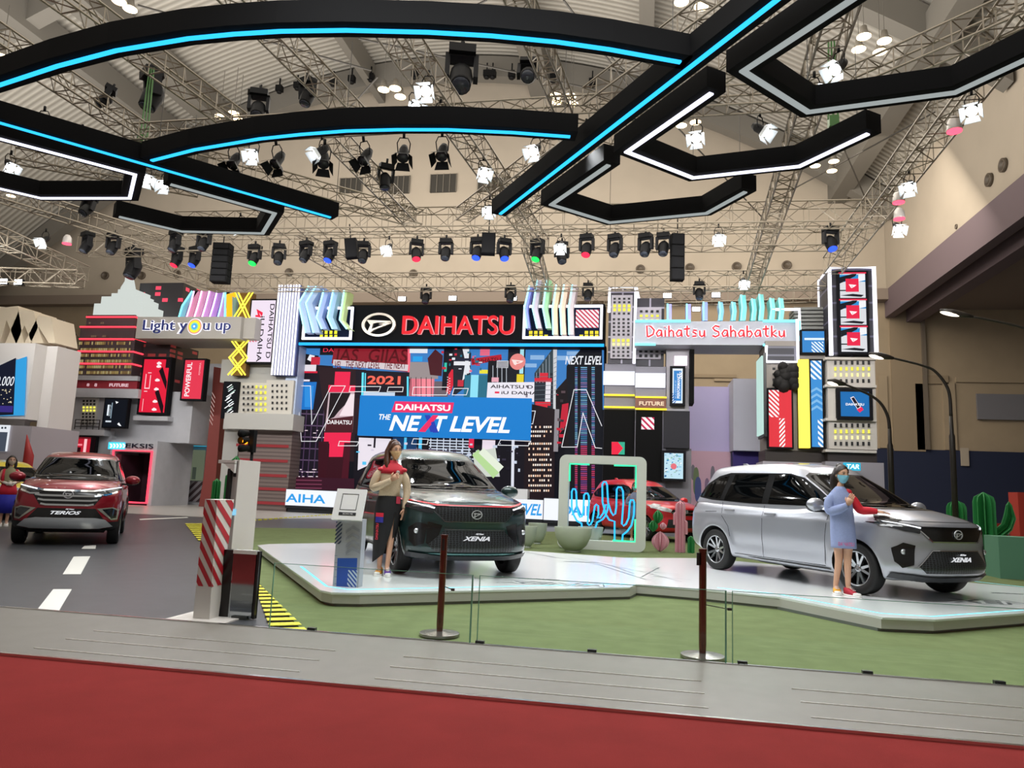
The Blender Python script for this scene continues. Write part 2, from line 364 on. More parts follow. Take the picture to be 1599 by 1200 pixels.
# louvred grilles and round nozzles on the upper back wall
for i, (u0, v0, u1, v1) in enumerate(((532, 279, 566, 302), (604, 276, 640, 303), (673, 273, 713, 301), (747, 279, 790, 300))):
    a = bb((u0, v0, u1, v1), YB); g = thing('wall_grille', 'dark louvred air grille high on the hall wall, %s of four' % ('leftmost', 'second from left', 'second from right', 'rightmost')[i], 'grille', ((a[0]+a[2])/2, YB, a[1]), group='louvred grilles high on the back wall')
    W, Hh = a[2]-a[0], a[3]-a[1]; m1 = MB()
    m1.box(-W/2, -.10, 0, W/2, 0, Hh); m1.build('backing', mat('#3a3732', .7), g)
    m2 = MB()
    for q in range(5): m2.box(-W/2+W*q/4-.03, -.16, 0, -W/2+W*q/4+.03, -.1, Hh)
    m2.build('louver', mat('#6b665d', .6), g)
nz = None
for i, (u, v, r) in enumerate(((165, 431, 7), (222, 431, 6), (277, 428, 6), (336, 428, 7), (452, 426, 5), (1000, 421, 6), (1077, 419, 6), (1150, 417, 6), (1228, 415, 7), (646, 428, 5))):
    p = PY(u, v, YB)
    if nz is None:
        nz = MB(); nz.lathe([(.30, 0), (.30, .14), (.22, .14), (.20, .05), (.0, .05)], 18, M=Matrix.Rotation(PI/2, 4, 'X')); o = nz.build('air_nozzle', mat('#5b5146', .5), loc=(0, 0, 0)); nz = o
    else: o = nz.copy(); C.objects.link(o)
    o.location = (p.x, YB, p.z); tag(o, 'round dark air nozzle on the beige back wall, number %s' % 0, 'air nozzle', 'round air nozzles on the back wall')
    o['label'] = ('round air nozzle on beige wall, nearest left of white spire tower', 'round air nozzle on beige wall just right of the spire tip', 'round air nozzle on beige wall, second right of the spire tip', 'round air nozzle on beige wall behind the hanging line array', 'round air nozzle on beige wall above the white striped column', 'round air nozzle on beige wall just left of tall black hanging speaker', 'round air nozzle on beige wall just right of tall black hanging speaker', 'round air nozzle on beige wall left of the sloping blue-clamped truss', 'rightmost round air nozzle on the back wall, left of the outlined screen tower', 'round air nozzle on beige wall above the large chrome oval emblem')[i]
for i, (u, v) in enumerate(((1547, 281), (1569, 258), (1494, 354))):
    p = PX(u, v, XR); o = nz.copy(); C.objects.link(o); o.location = (XR, p.y, p.z); o.rotation_euler = (0, 0, -PI/2)
    o.scale = (1, 1, 1) if i < 2 else (.4, .4, .4); o['group'] = 'round air nozzles on the right wall'
    o['label'] = ('round nozzle on right-hand sloping beige wall, lower of the pair', 'round nozzle on right-hand sloping beige wall, upper of the pair', 'tiny round fitting on right-hand beige wall near the truss end')[i]
# ------------------------------------------------------------------ suspended profile frames with light strips
ZF = 8.0
M_blk = mat('#050506', .8, spec=.15)
M_cy = em('#2cb2ff', 1.75); M_wh = em('#e6e6ff', 2.2); M_gr = em('#b4bcbc', .75); M_cyc = em('#e8fbff', 1.6)
def sweep(mb, P, half, z0, z1, m=0, off=0):
    """mitred rectangular profile along a flat polyline"""
    n = len(P); L = []
    for i in range(n):
        a = P[max(i-1, 0)]; b = P[i]; c = P[min(i+1, n-1)]
        d1 = (b-a).normalized() if i else (c-b).normalized(); d2 = (c-b).normalized() if i < n-1 else d1
        n1 = Vector((-d1.y, d1.x)); n2 = Vector((-d2.y, d2.x)); nn = (n1+n2).normalized(); k = 1/max(.35, nn.dot(n1))
        L.append((b+nn*k*(off-half), b+nn*k*(off+half)))
    vs = []
    for l, r in L: vs += [(l.x, l.y, z0), (r.x, r.y, z0), (r.x, r.y, z1), (l.x, l.y, z1)]
    fs = [(0, 1, 2, 3), tuple(range(4*n-4, 4*n))[::-1]]
    for i in range(n-1):
        for k in range(4): fs.append((i*4+k, i*4+4+k, i*4+4+(k+1) % 4, i*4+(k+1) % 4))
    mb.add(vs, fs, m)
def led_frame(label, px, mled, half=.19, h=.36, loff=0, ext0=0, ext1=0, strip=.035):
    P = [PZ(u, v, ZF) for u, v in px]; P = [Vector((p.x, p.y)) for p in P]
    if ext0: P[0] = P[0]-(P[1]-P[0]).normalized()*ext0
    if ext1: P[-1] = P[-1]+(P[-1]-P[-2]).normalized()*ext1
    c = sum(P, Vector((0, 0)))/len(P); P = [p-c for p in P]
    t = thing('light_frame', label, 'ceiling light frame', (c.x, c.y, ZF))
    a = MB(); sweep(a, P, half, 0, h); a.build('housing', M_blk, t)
    a = MB(); Q = [p.copy() for p in P]
    Q[0] += (P[1]-P[0]).normalized()*.12; Q[-1] -= (P[-1]-P[-2]).normalized()*.12
    sweep(a, Q, strip, -.03, .0, 0, loff); a.build('light_strip', mled, t)
    for p in (P[0].lerp(P[1], .2), P[len(P)//2], P[-1].lerp(P[-2], .2)): a = MB(); a.tube([(p.x, p.y, h-.01), (p.x, p.y, h+1.5)], .008, 4); a.build('suspension_wire', mat('#55524c', .5), t)
    return t
led_frame('large black arched frame with blue light strip, nearest the camera overhead', [(0,131.7),(90,102),(182,77.7),(294,59),(365,52),(439,47.5),(540,46),(668,49),(766,54.5),(868,64),(952,76),(1060,95.5)], M_cy, ext0=2.5, ext1=.15)
led_frame('smaller black arched frame with blue light strip joining the two blue diagonals', [(231,251.6),(304,233),(405,216),(470,209),(540,203.6),(620,201.5),(699,201.6),(800,206),(900,213.4)], M_cy)
led_frame('straight black diagonal beam with blue light strip on the left side', [(0,191),(523,341)], M_cy, ext0=5)
led_frame('straight black diagonal beam with blue light strip on the right side', [(778,336),(1211,0)], M_cy, ext1=4)
led_frame('black angular hook frame with bright white strip, right of the blue diagonal', [(1111,144.5),(979,236.5),(1082,277),(1248,259),(1355.5,208)], M_wh, half=.2, strip=.045, ext0=.12, ext1=.12)
led_frame('black angular hook frame with dim grey strip, lowest of the right-hand three', [(950.5,257),(861,319),(952,347),(1103,332.6),(1164,299)], M_gr, half=.2, strip=.05, ext0=.12, ext1=.12)
led_frame('largest black angular hook frame with dim grey strip at the upper right corner', [(1327,0),(1160.5,110),(1262,174),(1491,143.5),(1599,93)], M_gr, half=.2, strip=.05, ext0=2, ext1=2)
led_frame('black angular hook frame with bright white strip at the left edge', [(0,216),(211,272),(202.6,309),(64,309),(0,294)], M_wh, half=.2, strip=.04, ext0=3, ext1=3)
led_frame('black angular hook frame with dim grey strip below the left blue beam', [(258,285),(429,332.6),(410,364),(284,361),(186,338)], M_gr, half=.2, strip=.05, ext1=.12)

# ------------------------------------------------------------------ lattice trusses
M_al = mat('#948a7a', .42, metal=.4); M_al2 = mat('#776f62', .5, metal=.4)
def truss(label, a, b, z=9.55, s=.42, ext=(0, 0), zb=None, m=None, r=.025, bay=None):
    p = PZ(a[0], a[1], z); q = PZ(b[0], b[1], zb or z); d = (q-p).normalized(); p = p-d*ext[0]; q = q+d*ext[1]
    L = (q-p).length; side = Vector((-d.y, d.x, 0)).normalized(); up = d.cross(side)*-1
    if up.z < 0: up = -up
    n = max(2, int(round(L/(bay or s*1.15)))); c = (p+q)/2
    K = lambda t, i, j: d*(t*L-L/2)+side*(i*s/2)+up*(j*s/2)
    mb = MB()
    for i in (-1, 1):
        for j in (-1, 1): mb.tube([K(0, i, j), K(1, i, j)], r, 5)
    for k in range(n+1):
        t = k/n
        for (A, B) in (((-1,-1),(1,-1)), ((1,-1),(1,1)), ((1,1),(-1,1)), ((-1,1),(-1,-1))):
            mb.tube([K(t, *A), K(t, *B)], r*.55, 3, caps=False)
        if k < n:
            t2 = (k+1)/n; e = 1 if k % 2 else -1
            mb.tube([K(t, e, -1), K(t2, -e, -1)], r*.55, 3, caps=False); mb.tube([K(t, -e, 1), K(t2, e, 1)], r*.55, 3, caps=False)
            mb.tube([K(t, 1, e), K(t2, 1, -e)], r*.55, 3, caps=False); mb.tube([K(t, -1, -e), K(t2, -1, e)], r*.55, 3, caps=False)
    o = mb.build('lighting_truss', m or M_al, loc=c)
    return tag(o, label, 'lighting truss', 'aluminium box trusses hung over the booth')
T = truss
T('front cross truss above the smaller blue arch', (215,212), (1250,150))
T('long cross truss carrying the coloured moving heads, upper one', (280,350), (1380,334), s=.62)
T('long cross truss just below and behind the upper one, with moving heads', (130,385), (1316,372), s=.62)
T('rear cross truss just above the sign fascia', (330,442), (1290,438), s=.62)
T('low rear cross truss behind the cyan fins and screen tower', (900,470), (1292,458), s=.55)
T('sloping truss from top centre down behind the smaller arch', (598,20), (845,385), ext=(2, 0), s=.5)
T('sloping truss right of centre with green and blue clamps', (1309,15), (1172,450), ext=(1, 0), s=.5)
T('truss running up to the top right corner behind the grey hook frame', (1599,12), (1325,132), ext=(3, 0), s=.45)
T('truss along the sloping right wall carrying white spot lamps', (1535,100), (1300,415), ext=(2, 0), s=.6)
T('truss at the left running down to the green chain hoist', (0,62), (228,214), ext=(2, 0))
T('sloping truss behind the large arch at the upper left', (112,2), (372,192), ext=(2, 0))
T('sloping truss behind the large arch left of top centre', (378,0), (560,188), ext=(1, 0))
T('short sloping truss crossing the wall beside the louvred grilles', (520,212), (640,338))
T('narrow sloping truss top centre beside the roof girder', (812,0), (882,168), ext=(1, 0), s=.38)
T('truss sloping left from the right blue beam towards centre', (1132,0), (922,155), ext=(1, 0), s=.4)
T('truss directly behind the right-hand straight blue beam', (1246,22), (800,338), s=.4, ext=(2, 0))
T('short truss rising right from below the smaller arch', (722,336), (905,200), s=.4)
T('long shallow truss behind the left straight blue beam', (270,238), (655,342), s=.45)
T('second shallow truss parallel to the left straight blue beam', (0,196), (420,300), s=.45, ext=(2, 0), z=9.9)
T('shallow truss inside the left white hook frame', (20,238), (310,292), s=.45)
T('dark sloping truss at the left edge above the tall white lamp', (0,300), (250,380), s=.5, ext=(2, 0))
T('low truss at the left edge ending in an open square end', (0,372), (128,428), s=.55, ext=(2, 0), z=8.6)
T('lowest truss at the left edge carrying two small white lamps', (0,432), (126,436), s=.5, ext=(2, 0), z=8.0)
T('shallow truss running down right behind the spire tower tip', (205,398), (348,448), s=.5)
T('sloping truss meeting the rear cross truss above the chrome emblem', (470,378), (612,462), s=.55)
T('short steep truss above the fin cluster on the fascia right end', (826,375), (852,462), s=.5)
T('thin dark truss far behind the spire tower at the left', (85,508), (125,548), s=.6, z=8.0, m=M_al2)

# ------------------------------------------------------------------ lamps of the rig
M_dk = mat('#0b0b0d', .6, spec=.25); M_dk2 = mat('#18181a', .6, spec=.25); M_lens = em('#ffffff', 14); M_door = mat('#dfe6ea', .35, metal=.2)
def spot_proto(on):
    t = thing('spot_lamp', 'x', 'spot lamp', (0, 0, 0))
    a = MB(); a.tube([(0,0,.42),(0,0,.30)], .03, 6); a.tube([(-.11,0,.02),(-.13,0,.2),(-.08,0,.3),(.08,0,.3),(.13,0,.2),(.11,0,.02)], .012, 5); a.build('yoke', M_dk, t)
    R = Matrix.Rotation(math.radians(-48), 4, 'X')
    a = MB(); a.lathe([(.0, .22), (.07, .22), (.10, .10), (.105, -.10), (.12, -.14), (.12, -.15)], 14, M=R); a.build('lamp_body', M_dk, t)
    a = MB(); a.lathe([(.0, -.152), (.112, -.152), (.112, -.158), (0, -.162)], 14, M=R); a.build('lens', M_lens if on else mat('#3b3b40', .2), t)
    a = MB()
    for k in range(4):
        Q = R @ Matrix.Rotation(PI/2*k, 4, 'Z')
        a.add([(-.11,.115,-.15),(.11,.115,-.15),(.15,.20,-.30),(-.15,.20,-.30),(-.11,.121,-.15),(.11,.121,-.15),(.15,.206,-.30),(-.15,.206,-.30)], [(0,1,2,3),(7,6,5,4),(0,4,5,1),(1,5,6,2),(2,6,7,3),(3,7,4,0)], 0, Q)
    a.build('barn_doors', M_door if on else M_dk, t)
    return t
P_on = spot_proto(True); P_off = spot_proto(False); used = {}
def put(proto, key, u, v, z, label, cat, group, rz=None, sc=1, rx=0):
    o = proto if key not in used else copy_tree(proto); used[key] = 1
    p = PZ(u, v, z); o.location = p; o.rotation_euler = (rx, 0, rz if rz is not None else 0); o.scale = (sc, sc, sc)
    return tag(o, label, cat, group)
ON = [(67,192,'lit white spot with barn doors on the left beam, leftmost upper one',9.1,.3),(126,220,'lit white spot in front of the left blue beam',8.9,-.4),(15,258,'lit white spot at the left edge inside the white hook frame',9.1,1.2),
(228,277,'small lit spot at the corner of the left white hook frame',9.0,.9),(258,287,'lit white spot just right of the left white hook corner',9.0,.2),(374,352,'lit spot on the corner of the lower left grey hook frame',9.0,-.5),(70,375,'brightest white spot low at the left above the pale booth',9.0,.1),
(396,240,'lit spot under the smaller arch, leftmost lit one',9.0,.2),(501,236,'lit spot under the smaller arch beside a dark one',9.0,-.7),(668,140,'highest lit spot of the three above the smaller arch',9.0,.0),(647,166,'left lit spot of the three above the smaller arch',9.0,.6),(687,180,'right lit spot of the three overlapping the smaller arch',9.0,-.2),
(836,234,'lit spot hanging under the right end of the smaller arch',9.0,-.3),(915,213,'very bright spot where the smaller arch meets the right beam',8.9,.1),(754,268,'lit spot on the sloping truss right of centre',9.0,.5),(764,327,'lit spot at the lower tip of the right blue beam',9.0,.2),
(992,213,'very bright spot at the inner corner of the white hook frame',8.9,.2),(1088,213,'very bright spot inside the white hook frame',9.1,-.2),(1272,143,'bright spot at the lower bend of the largest hook frame',8.9,.4),(1310,104,'lit spot pair above the bend of the largest hook frame',9.1,-.9),
(1187,202,'lit spot with downturned barn doors left of the right sloping truss',9.1,.9),(1518,170,'lit spot on the right wall truss, topmost',9.0,-.5),(1420,290,'lit spot on the right wall truss, middle one',9.0,-.5),(1401,355,'brightest spot near the right wall below the red lamps',9.0,0),
(1122,370,'bright white spot on the cross truss right of the tall speaker',9.0,0),(607,387,'bright spot on the cross truss between two speakers',9.0,0),(876,384,'bright spot on the cross truss right of the green moving head',9.0,0),(1161,440,'bright spot at the foot of the sloping blue-clamped truss',9.0,0)]
for i, (u, v, lb, z, rz) in enumerate(ON):
    o = put(P_on, 'on', u, v, z, lb, 'spot lamp', 'lit white spot lamps on the trusses', rz, .95)
    if i in (4, 8, 11, 13, 16, 17, 20, 22, 24, 15):
        l = bpy.data.lights.new('spot_beam', 'SPOT'); l.energy = 620; l.spot_size = math.radians(75); l.spot_blend = .6; l.shadow_soft_size = .12; l.color = (.95, .98, 1)
        lo = bpy.data.objects.new('spot_beam', l); C.objects.link(lo); q = PZ(u, v, z); lo.location = q+Vector((0, -.3, -.3))
        tgt = Vector((q.x*.45-.3, max(7.5, q.y*.55+2.5), 0)); lo.rotation_euler = (tgt-lo.location).to_track_quat('-Z', 'Y').to_euler()
for (u, v, lb) in ((366,252,'dark unlit spot under the smaller arch, first from left'),(434,250,'dark unlit spot under the smaller arch, second from left'),(506,250,'dark unlit spot directly beneath the lit one under the arch'),(571,245,'dark unlit spot above the louvred grilles, left of three'),(630,240,'dark unlit spot above the louvred grilles, middle of three'),(691,238,'dark unlit spot above the louvred grilles, right of three')):
    put(P_off, 'off', u, v, 8.9, lb, 'spot lamp', 'unlit spot lamps under the smaller arch', random.uniform(-.4, .8), 1.15, .3)
# par cans glowing red
pr = thing('red_par_lamp', 'x', 'par lamp'); a = MB(); a.lathe([(0,.2),(.07,.2),(.13,.1),(.15,-.08),(.15,-.1)], 14); a.build('lamp_body', mat('#c9c4c0', .4, metal=.3), pr)
a = MB(); a.lathe([(0,-.10),(.145,-.10),(.145,-.13),(0,-.135)], 14); a.build('lens', em('#ff4a60', 3), pr)
for (u, v, lb) in ((1490,197,'red-lit par lamp on right wall truss, highest'),(1403,310,'red-lit par lamp on right wall truss, middle'),(1404,336,'red-lit par lamp above the bright white spot at right'),(105,376,'red-lit par lamp at the far left near the brightest spot')):
    put(pr, 'red', u, v, 9.2, lb, 'par lamp', 'red par lamps')
# moving heads
def mover_proto(col, nm):
    t = thing('moving_head_lamp', 'x', 'moving head lamp')
    a = MB(); a.box(-.17, -.14, .30, .17, .14, .42); a.tube([(0,0,.42),(0,0,.55)], .03, 6); a.build('base', M_dk, t)
    a = MB(); a.box(-.21, -.07, -.02, -.15, .07, .32); a.box(.15, -.07, -.02, .21, .07, .32); a.box(-.21, -.07, .28, .21, .07, .32); a.build('yoke', M_dk2, t)
    R = Matrix.Rotation(math.radians(-25), 4, 'X')
    a = MB(); a.lathe([(0,.2),(.09,.2),(.14,.12),(.15,0),(.13,-.16),(.125,-.2)], 14, M=R); a.build('head', M_dk, t)
    a = MB(); a.lathe([(0,-.2),(.115,-.2),(.11,-.215),(0,-.22)], 14, M=R); a.build('lens', em(col, 2.5) if col else mat('#3a3f4a', .15), t)
    return t
MP = {c: mover_proto(h, c) for c, h in (('red', '#ff2740'), ('blue', '#2a4bff'), ('green', '#20ff50'), ('dark', None))}
MV = [(135,385,'dark','left end of the moving-head row'),(176,387,'dark','second from the left end, over the spire tower'),(273,383,'dark','upper of two above the red lens one'),(318,381,'dark','upper of two above the blue lens one'),(276,407,'red','under the cross truss left of the line array'),(304,407,'blue','under the cross truss beside the red one'),
(397,404,'green','right of the line array'),(435,403,'dark','right of the green lens one'),(477,399,'dark','above the white striped column'),(515,399,'blue','left of the tilted speaker'),(567,400,'dark','just behind the tilted speaker'),(650,397,'red','right of the bright centre-left spot'),(696,396,'dark','between red and blue lens ones'),(745,395,'blue','left of the centre speaker'),(787,396,'blue','right of the centre speaker'),(839,397,'green','above the fin cluster'),(877,401,'dark','under the bright spot right of the green one'),(916,390,'red','over the fascia right end'),(960,390,'dark','second right of the red lens one'),(1008,389,'dark','third right of the red lens one'),(1036,388,'dark','beside the tall black speaker'),(1297,380,'blue','far right end of the row')]
for u, v, c, lb in MV:
    put(MP[c], 'm'+c, u, v, 8.95, 'moving head lamp, %s lens, %s' % (c, lb), 'moving head lamp', 'moving head lamps on the cross trusses', random.uniform(-.5, .5), 1.15)
for u, v, lb in ((665,466,'hanging low behind the fascia top, centre left'),(797,464,'hanging low behind the fascia near the fins'),(918,461,'hanging low between fins and outlined tower'),(1092,459,'hanging low above the white lettered beam')):
    put(MP['dark'], 'mdark', u, v, 9.0, 'dark moving head lamp '+lb, 'moving head lamp', 'moving head lamps behind the fascia', 0, 1.1)
for u, v, lb, z, s in ((238,152,'large dark winch lamp hanging in the gap inside the upper left arch',11,1.7),(720,122,'large dark lamp hanging high at top centre',11,1.9),(825,118,'dark lamp hanging from the narrow truss right of top centre',11,1.3),(163,157,'dark lamp at the left end of the hanging winch pair',11,1.0),(403,172,'dark lamp standing on the front cross truss left',10.2,1.2),(480,152,'dark lamp high at left of the front cross truss',11.5,1.2),(135,328,'dark lamp hanging below the left white hook frame',9.5,1.1),(601,283,'dark lamp hanging on a long cable before the second grille',9.5,1.1),(208,420,'black lamp cluster hanging beside the white spire tip',9.0,1.8)):
    put(MP['dark'], 'mdark', u, v, z, lb, 'moving head lamp', None, random.uniform(-1, 1), s, random.uniform(-.6, .6))
# small white floods behind the fascia
fp = thing('flood_lamp', 'x', 'flood lamp'); a = MB(); a.box(-.17, -.02, -.1, .17, .08, .1); a.build('housing', M_dk, fp); a = MB(); a.box(-.15, -.035, -.085, .15, -.02, .085); a.build('lens', M_lens, fp)
for u, v, lb in ((628,467,'small white flood above the first letters of the fascia'),(707,466,'small white flood above the middle of the fascia'),(801,466,'small white flood above the end of the fascia lettering'),(1042,462,'small white flood left of the hanging moving head over the lettered beam'),(1118,461,'small white flood right of the hanging moving head over the lettered beam'),(1087,483,'small white flood between the cyan fins'),(6,440,'small white flood on the lowest left truss, left one'),(29,441,'small white flood on the lowest left truss, right one')):
    put(fp, 'fl', u, v, 9.0 if u > 40 else 7.8, lb, 'flood lamp', 'small white flood lamps')
# loudspeakers
def speaker(u0, v0, u1, v1, z, label, n=1, tilt=0):
    c = PZ((u0+u1)/2, v0, z); w = (u1-u0)/CF*(c-CAM).dot(_fw); h = (v1-v0)/CF*(c-CAM).dot(_fw)
    t = thing('loudspeaker', label, 'loudspeaker', (c.x, c.y, c.z-h), rot=(0, tilt, TH))
    a = MB()
    for k in range(n): a.box(-w/2, -w*.3, h*k/n+.01, w/2, w*.4, h*(k+1)/n-.01)
    a.build('cabinet', mat('#060607', .8, spec=.15), t)
    a = MB()
    for k in range(n): a.box(-w*.44, -w*.33, h*k/n+.03, w*.44, -w*.3, h*(k+1)/n-.03)
    a.build('grille', mat('#101012', .8, spec=.15), t)
    a = MB(); a.tube([(0, 0, h), (0, 0, h+.5)], .02, 5); a.build('hanger', M_dk, t)
speaker(336, 381, 362, 444, 9.3, 'tall black line array loudspeaker hanging at left of the cross truss', 6)
speaker(543, 373, 561, 405, 9.2, 'tilted black loudspeaker hanging left of centre', 1, math.radians(-8))
speaker(753, 365, 774, 399, 9.2, 'upright black loudspeaker hanging at centre', 1)
speaker(1048, 366, 1068, 441, 9.3, 'tall narrow black loudspeaker hanging right of centre', 4)
# warm high-bay lamps under the roof
hb = thing('high_bay_lamp', 'x', 'high bay lamp'); a = MB(); a.lathe([(0,.45),(.12,.45),(.16,.2),(.3,.02),(.3,0)], 14); a.build('shade', mat('#8a847a', .4, metal=.5), hb)
a = MB(); a.lathe([(0,-.02),(.28,-.02),(.28,0),(0,.01)], 14); a.build('lens', em('#ffdca6', 9), hb)
a = MB(); a.tube([(0,0,.45),(0,0,2.6)], .015, 4); a.build('hanger', mat('#55524c', .5), hb)
HB = {'at the upper left behind the large arch': [(186,2),(203,14)], 'at the left edge above the large arch': [(3,88)], 'left above the smaller arch': [(344,182),(365,177),(373,187)], 'left of top centre inside the large arch': [(599,140),(617,138),(625,151)],
'right of top centre near the right blue beam': [(868,149),(891,150),(869,159),(894,162)], 'at the top right of the large arch end': [(1064,3),(1095,10)], 'inside the largest hook frame at the upper right': [(1349,57),(1341,77),(1381,64),(1374,81)], 'inside the white hook frame': [(1064,196),(1086,191)], 'right of the white hook frame tip': [(1273,259),(1302,252),(1299,267)], 'at the left edge inside the white hook frame': [(17,306)]}
for where, L in HB.items():
    nm = {1: ['single'], 2: ['left one of two', 'right one of two'], 3: ['left of three', 'topmost of three', 'lowest of three'], 4: ['upper left of four', 'upper right of four', 'lower left of four', 'lower right of four']}[len(L)]
    if where.startswith('inside the largest'): nm = ['upper left of four', 'lower left of four', 'upper right of four', 'lower right of four']
    for (u, v), q in zip(L, nm): put(hb, 'hb', u, v, 16.5, 'warm high bay %s, %s' % (where, q), 'high bay lamp', 'warm high bay lamps under the roof', 0, .8)
# thin bracing rods under the roof
for i, (a, b) in enumerate((((215,8),(580,110)),((640,60),(760,0)),((880,0),(1000,160)),((955,90),(1200,350)),((590,120),(540,175)),((1460,175),(1230,300)),((1315,225),(1360,330)),((560,60),(930,140)))):
    p = PZ(a[0], a[1], 19); q = PZ(b[0], b[1], 19); mb = MB(); mb.tube([p, q], .04, 4); tag(mb.build('trim_%d' % (70+i), mat('#3c3935', .6)), kind='structure')
# green chain hoists
for i, (u, v, lb) in enumerate(((229,175,'green chain hoist at the left truss junction'),(1300,140,'green chain hoist near the largest hook frame'))):
    p = PZ(u, v, 10.4); mb = MB()
    for k in range(-1, 2): mb.tube([(p.x+.1*k, p.y, p.z-.7), (p.x+.06*k, p.y, p.z+1.2)], .022, 5)
    mb.box(p.x-.1, p.y-.1, p.z-.9, p.x+.1, p.y+.1, p.z-.65); tag(mb.build('chain_hoist', mat('#4a7a3c', .5)), lb, 'chain hoist')

# small fixtures in a row on the rear roof rib
rf = None
for i, (u, v) in enumerate(((270,185),(297,177),(310,173),(370,140),(393,150),(407,148),(436,143),(464,138),(520,132),(549,128),(579,125),(648,121),(760,120),(769,120),(799,121),(864,126),(925,133),(1212,146),(1232,150))):
    p = PY(u, v, 44.9)
    if rf is None:
        a = MB(); a.box(-.04, -.04, .3, .04, .04, 1.0); a.box(-.22, -.2, 0, .22, .2, .42); a.lathe([(0,-.12),(.16,-.12),(.2,.02),(0,.02)], 12); rf = a.build('roof_projector', M_dk, loc=p); o = rf
    else: o = rf.copy(); C.objects.link(o)
    o.location = p; tag(o, 'small dark projector under the rear roof rib, %s from the left' % 'first second third fourth fifth sixth seventh eighth ninth tenth eleventh twelfth thirteenth fourteenth fifteenth sixteenth seventeenth eighteenth nineteenth'.split()[i], 'projector', 'small dark projectors along the rear roof rib')
# ------------------------------------------------------------------ central video wall
YW = 30.0
lw = tbase('led_screen', 'huge LED video wall showing a red and blue city collage behind the dark car', 'screen', (468, 545, 942, 792), YW)
a = bb((470, 540, 942, 790), YW)
p = PT(); p.box(a[0]+.35, YW, 0, a[2]+.05, YW+.5, 7.3); p.part('housing', mat('#060608', .8, spec=.1), lw)
c = CV(YW-.01, None, .95)
SK = '#3d7fc4'
c.px([(468,543),(943,543),(943,780),(445,785)], '#0e0f18')
c.px([(468,543),(943,543),(943,640),(462,640)], SK)
for u0, v0, u1, v1 in ((828,555,850,562),(820,568,838,574),(870,556,905,563),(885,549,915,555)): c.r(u0, v0, u1, v1, '#8fb6e0')
# left skyscraper
c.px([(464,568),(520,572),(514,780),(446,780)], '#1a1420')
for k in range(7):
    v = 646+k*18; c.line([(462-k*2.2, v), (512-k*.8, v+2)], .05, '#5e4a66')
for k in range(5):
    u = 470+k*9; c.line([(u, 642), (u-10, 778)], .04, '#4f3a58')
random.seed(3)
for k in range(46):
    u = random.uniform(458, 512); v = random.choice([672, 676, 683, 733, 737, 744, 751]); c.r(u, v, u+random.uniform(2, 5), v+1.2, '#f2dce6')
c.px([(470,552),(498,556),(494,584),(468,582)], '#141018'); c.px([(484,554),(492,556),(488,566),(480,562)], '#f0eef2')
c.r(486,558,500,570,'#c9293f'); c.r(474,570,494,580,'#e7dfe8'); c.r(468,580,496,583,'#d92440')
c.r(464,593,484,596,'#e9e4f2'); c.px([(470,597),(495,597),(489,640),(471,640)], '#1f74c8'); c.px([(476,603),(490,603),(487,636),(476,636)], '#2f8fe0')
c.px([(497,573),(572,578),(566,722),(516,720)], '#2b1a20')
c.r(500,543,522,555,'#16161c'); c.text('DA', 505, 544, 521, 550, '#ff3a58')
# red billboard
c.px([(522,544),(640,544),(640,582),(518,568)], '#8d1f2c'); c.text('IAS  GIIAS', 526, 545, 636, 566, '#5a1018', shear=.1, bold=.01)
c.line([(639,543),(639,582)], .12, '#ff6a80')
c.px([(521,562),(638,570),(637,580),(520,571)], '#d9cdd2')
c.text('VEL   THE NEXT LEVEL   THE NEXT', 523, 564.5, 634, 576.5, '#6d1524', shear=.2, bold=.012)
# red blocks and photo panel
c.r(523,581,547,602,'#ee2850'); c.r(513,602,555,613,'#ee2850'); c.px([(514,613),(554,613),(551,676),(507,676)], '#c9b0b8')
c.px([(516,614),(548,614),(540,632),(530,642),(522,652),(512,656)], '#1c1418'); c.px([(548,616),(554,616),(552,650),(530,650)], '#f3e3e8')
c.px([(512,655),(552,650),(551,676),(507,676)], '#4a1c24'); c.text('DAIHATSU', 511, 656, 549, 663.5, '#f6f2f4', bold=.02)
c.px([(507,676),(549,676),(547,693),(506,693)], '#ee2850'); c.px([(515,693),(538,693),(536,714),(514,714)], '#f02a52'); c.px([(498,690),(514,690),(512,780),(496,780)], '#3a0f1c'); c.px([(538,692),(548,692),(542,780),(528,780)], '#4a1322')
c.px([(513,714),(537,714),(530,780),(505,780)], '#38101c')
# drum building 2021
c.px([(556,578),(640,582),(644,625),(556,622)], '#1c1622'); c.line([(567,584),(566,624)], .10, '#66e4ff'); c.line([(571,584),(570,622)], .05, '#66e4ff'); c.line([(637,590),(637,622)], .08, '#66e4ff')
c.px([(573,585),(630,588),(630,603),(573,601)], '#26141c'); c.text('2021', 574, 587, 625, 601, '#ff6a58', bold=.03); c.r(568,613,617,620,'#c8d8ea')
c.r(640,588,678,625,'#e07888'); c.r(655,588,676,622,'#f58a98'); c.r(640,566,685,592,'#9a8f90'); c.r(678,596,700,622,'#6d6068')
for k in range(5): c.line([(642+k*8, 590), (642+k*8, 622)], .03, '#4a3038')
c.r(640,543,668,552,'#e9edf5'); c.r(645,557,660,565,'#2da3ea'); c.px([(668,560),(680,546),(692,556),(690,588),(672,586)], '#4b1c24')
c.r(692,543,708,610,'#14141e'); c.r(694,567,698,581,'#38c7b0'); c.px([(701,585),(706,577),(712,580),(709,600),(702,618),(697,612)], '#d9243a')
c.px([(708,543),(730,543),(736,552),(734,600),(708,620)], '#23252f'); c.px([(722,543),(733,545),(732,565),(735,580),(722,596),(727,566)], '#e4e8ee')
c.r(709,560,746,564,'#23263a'); c.r(709,565,735,571,'#e8eaf0'); c.r(715,594,724,604,'#c23040')
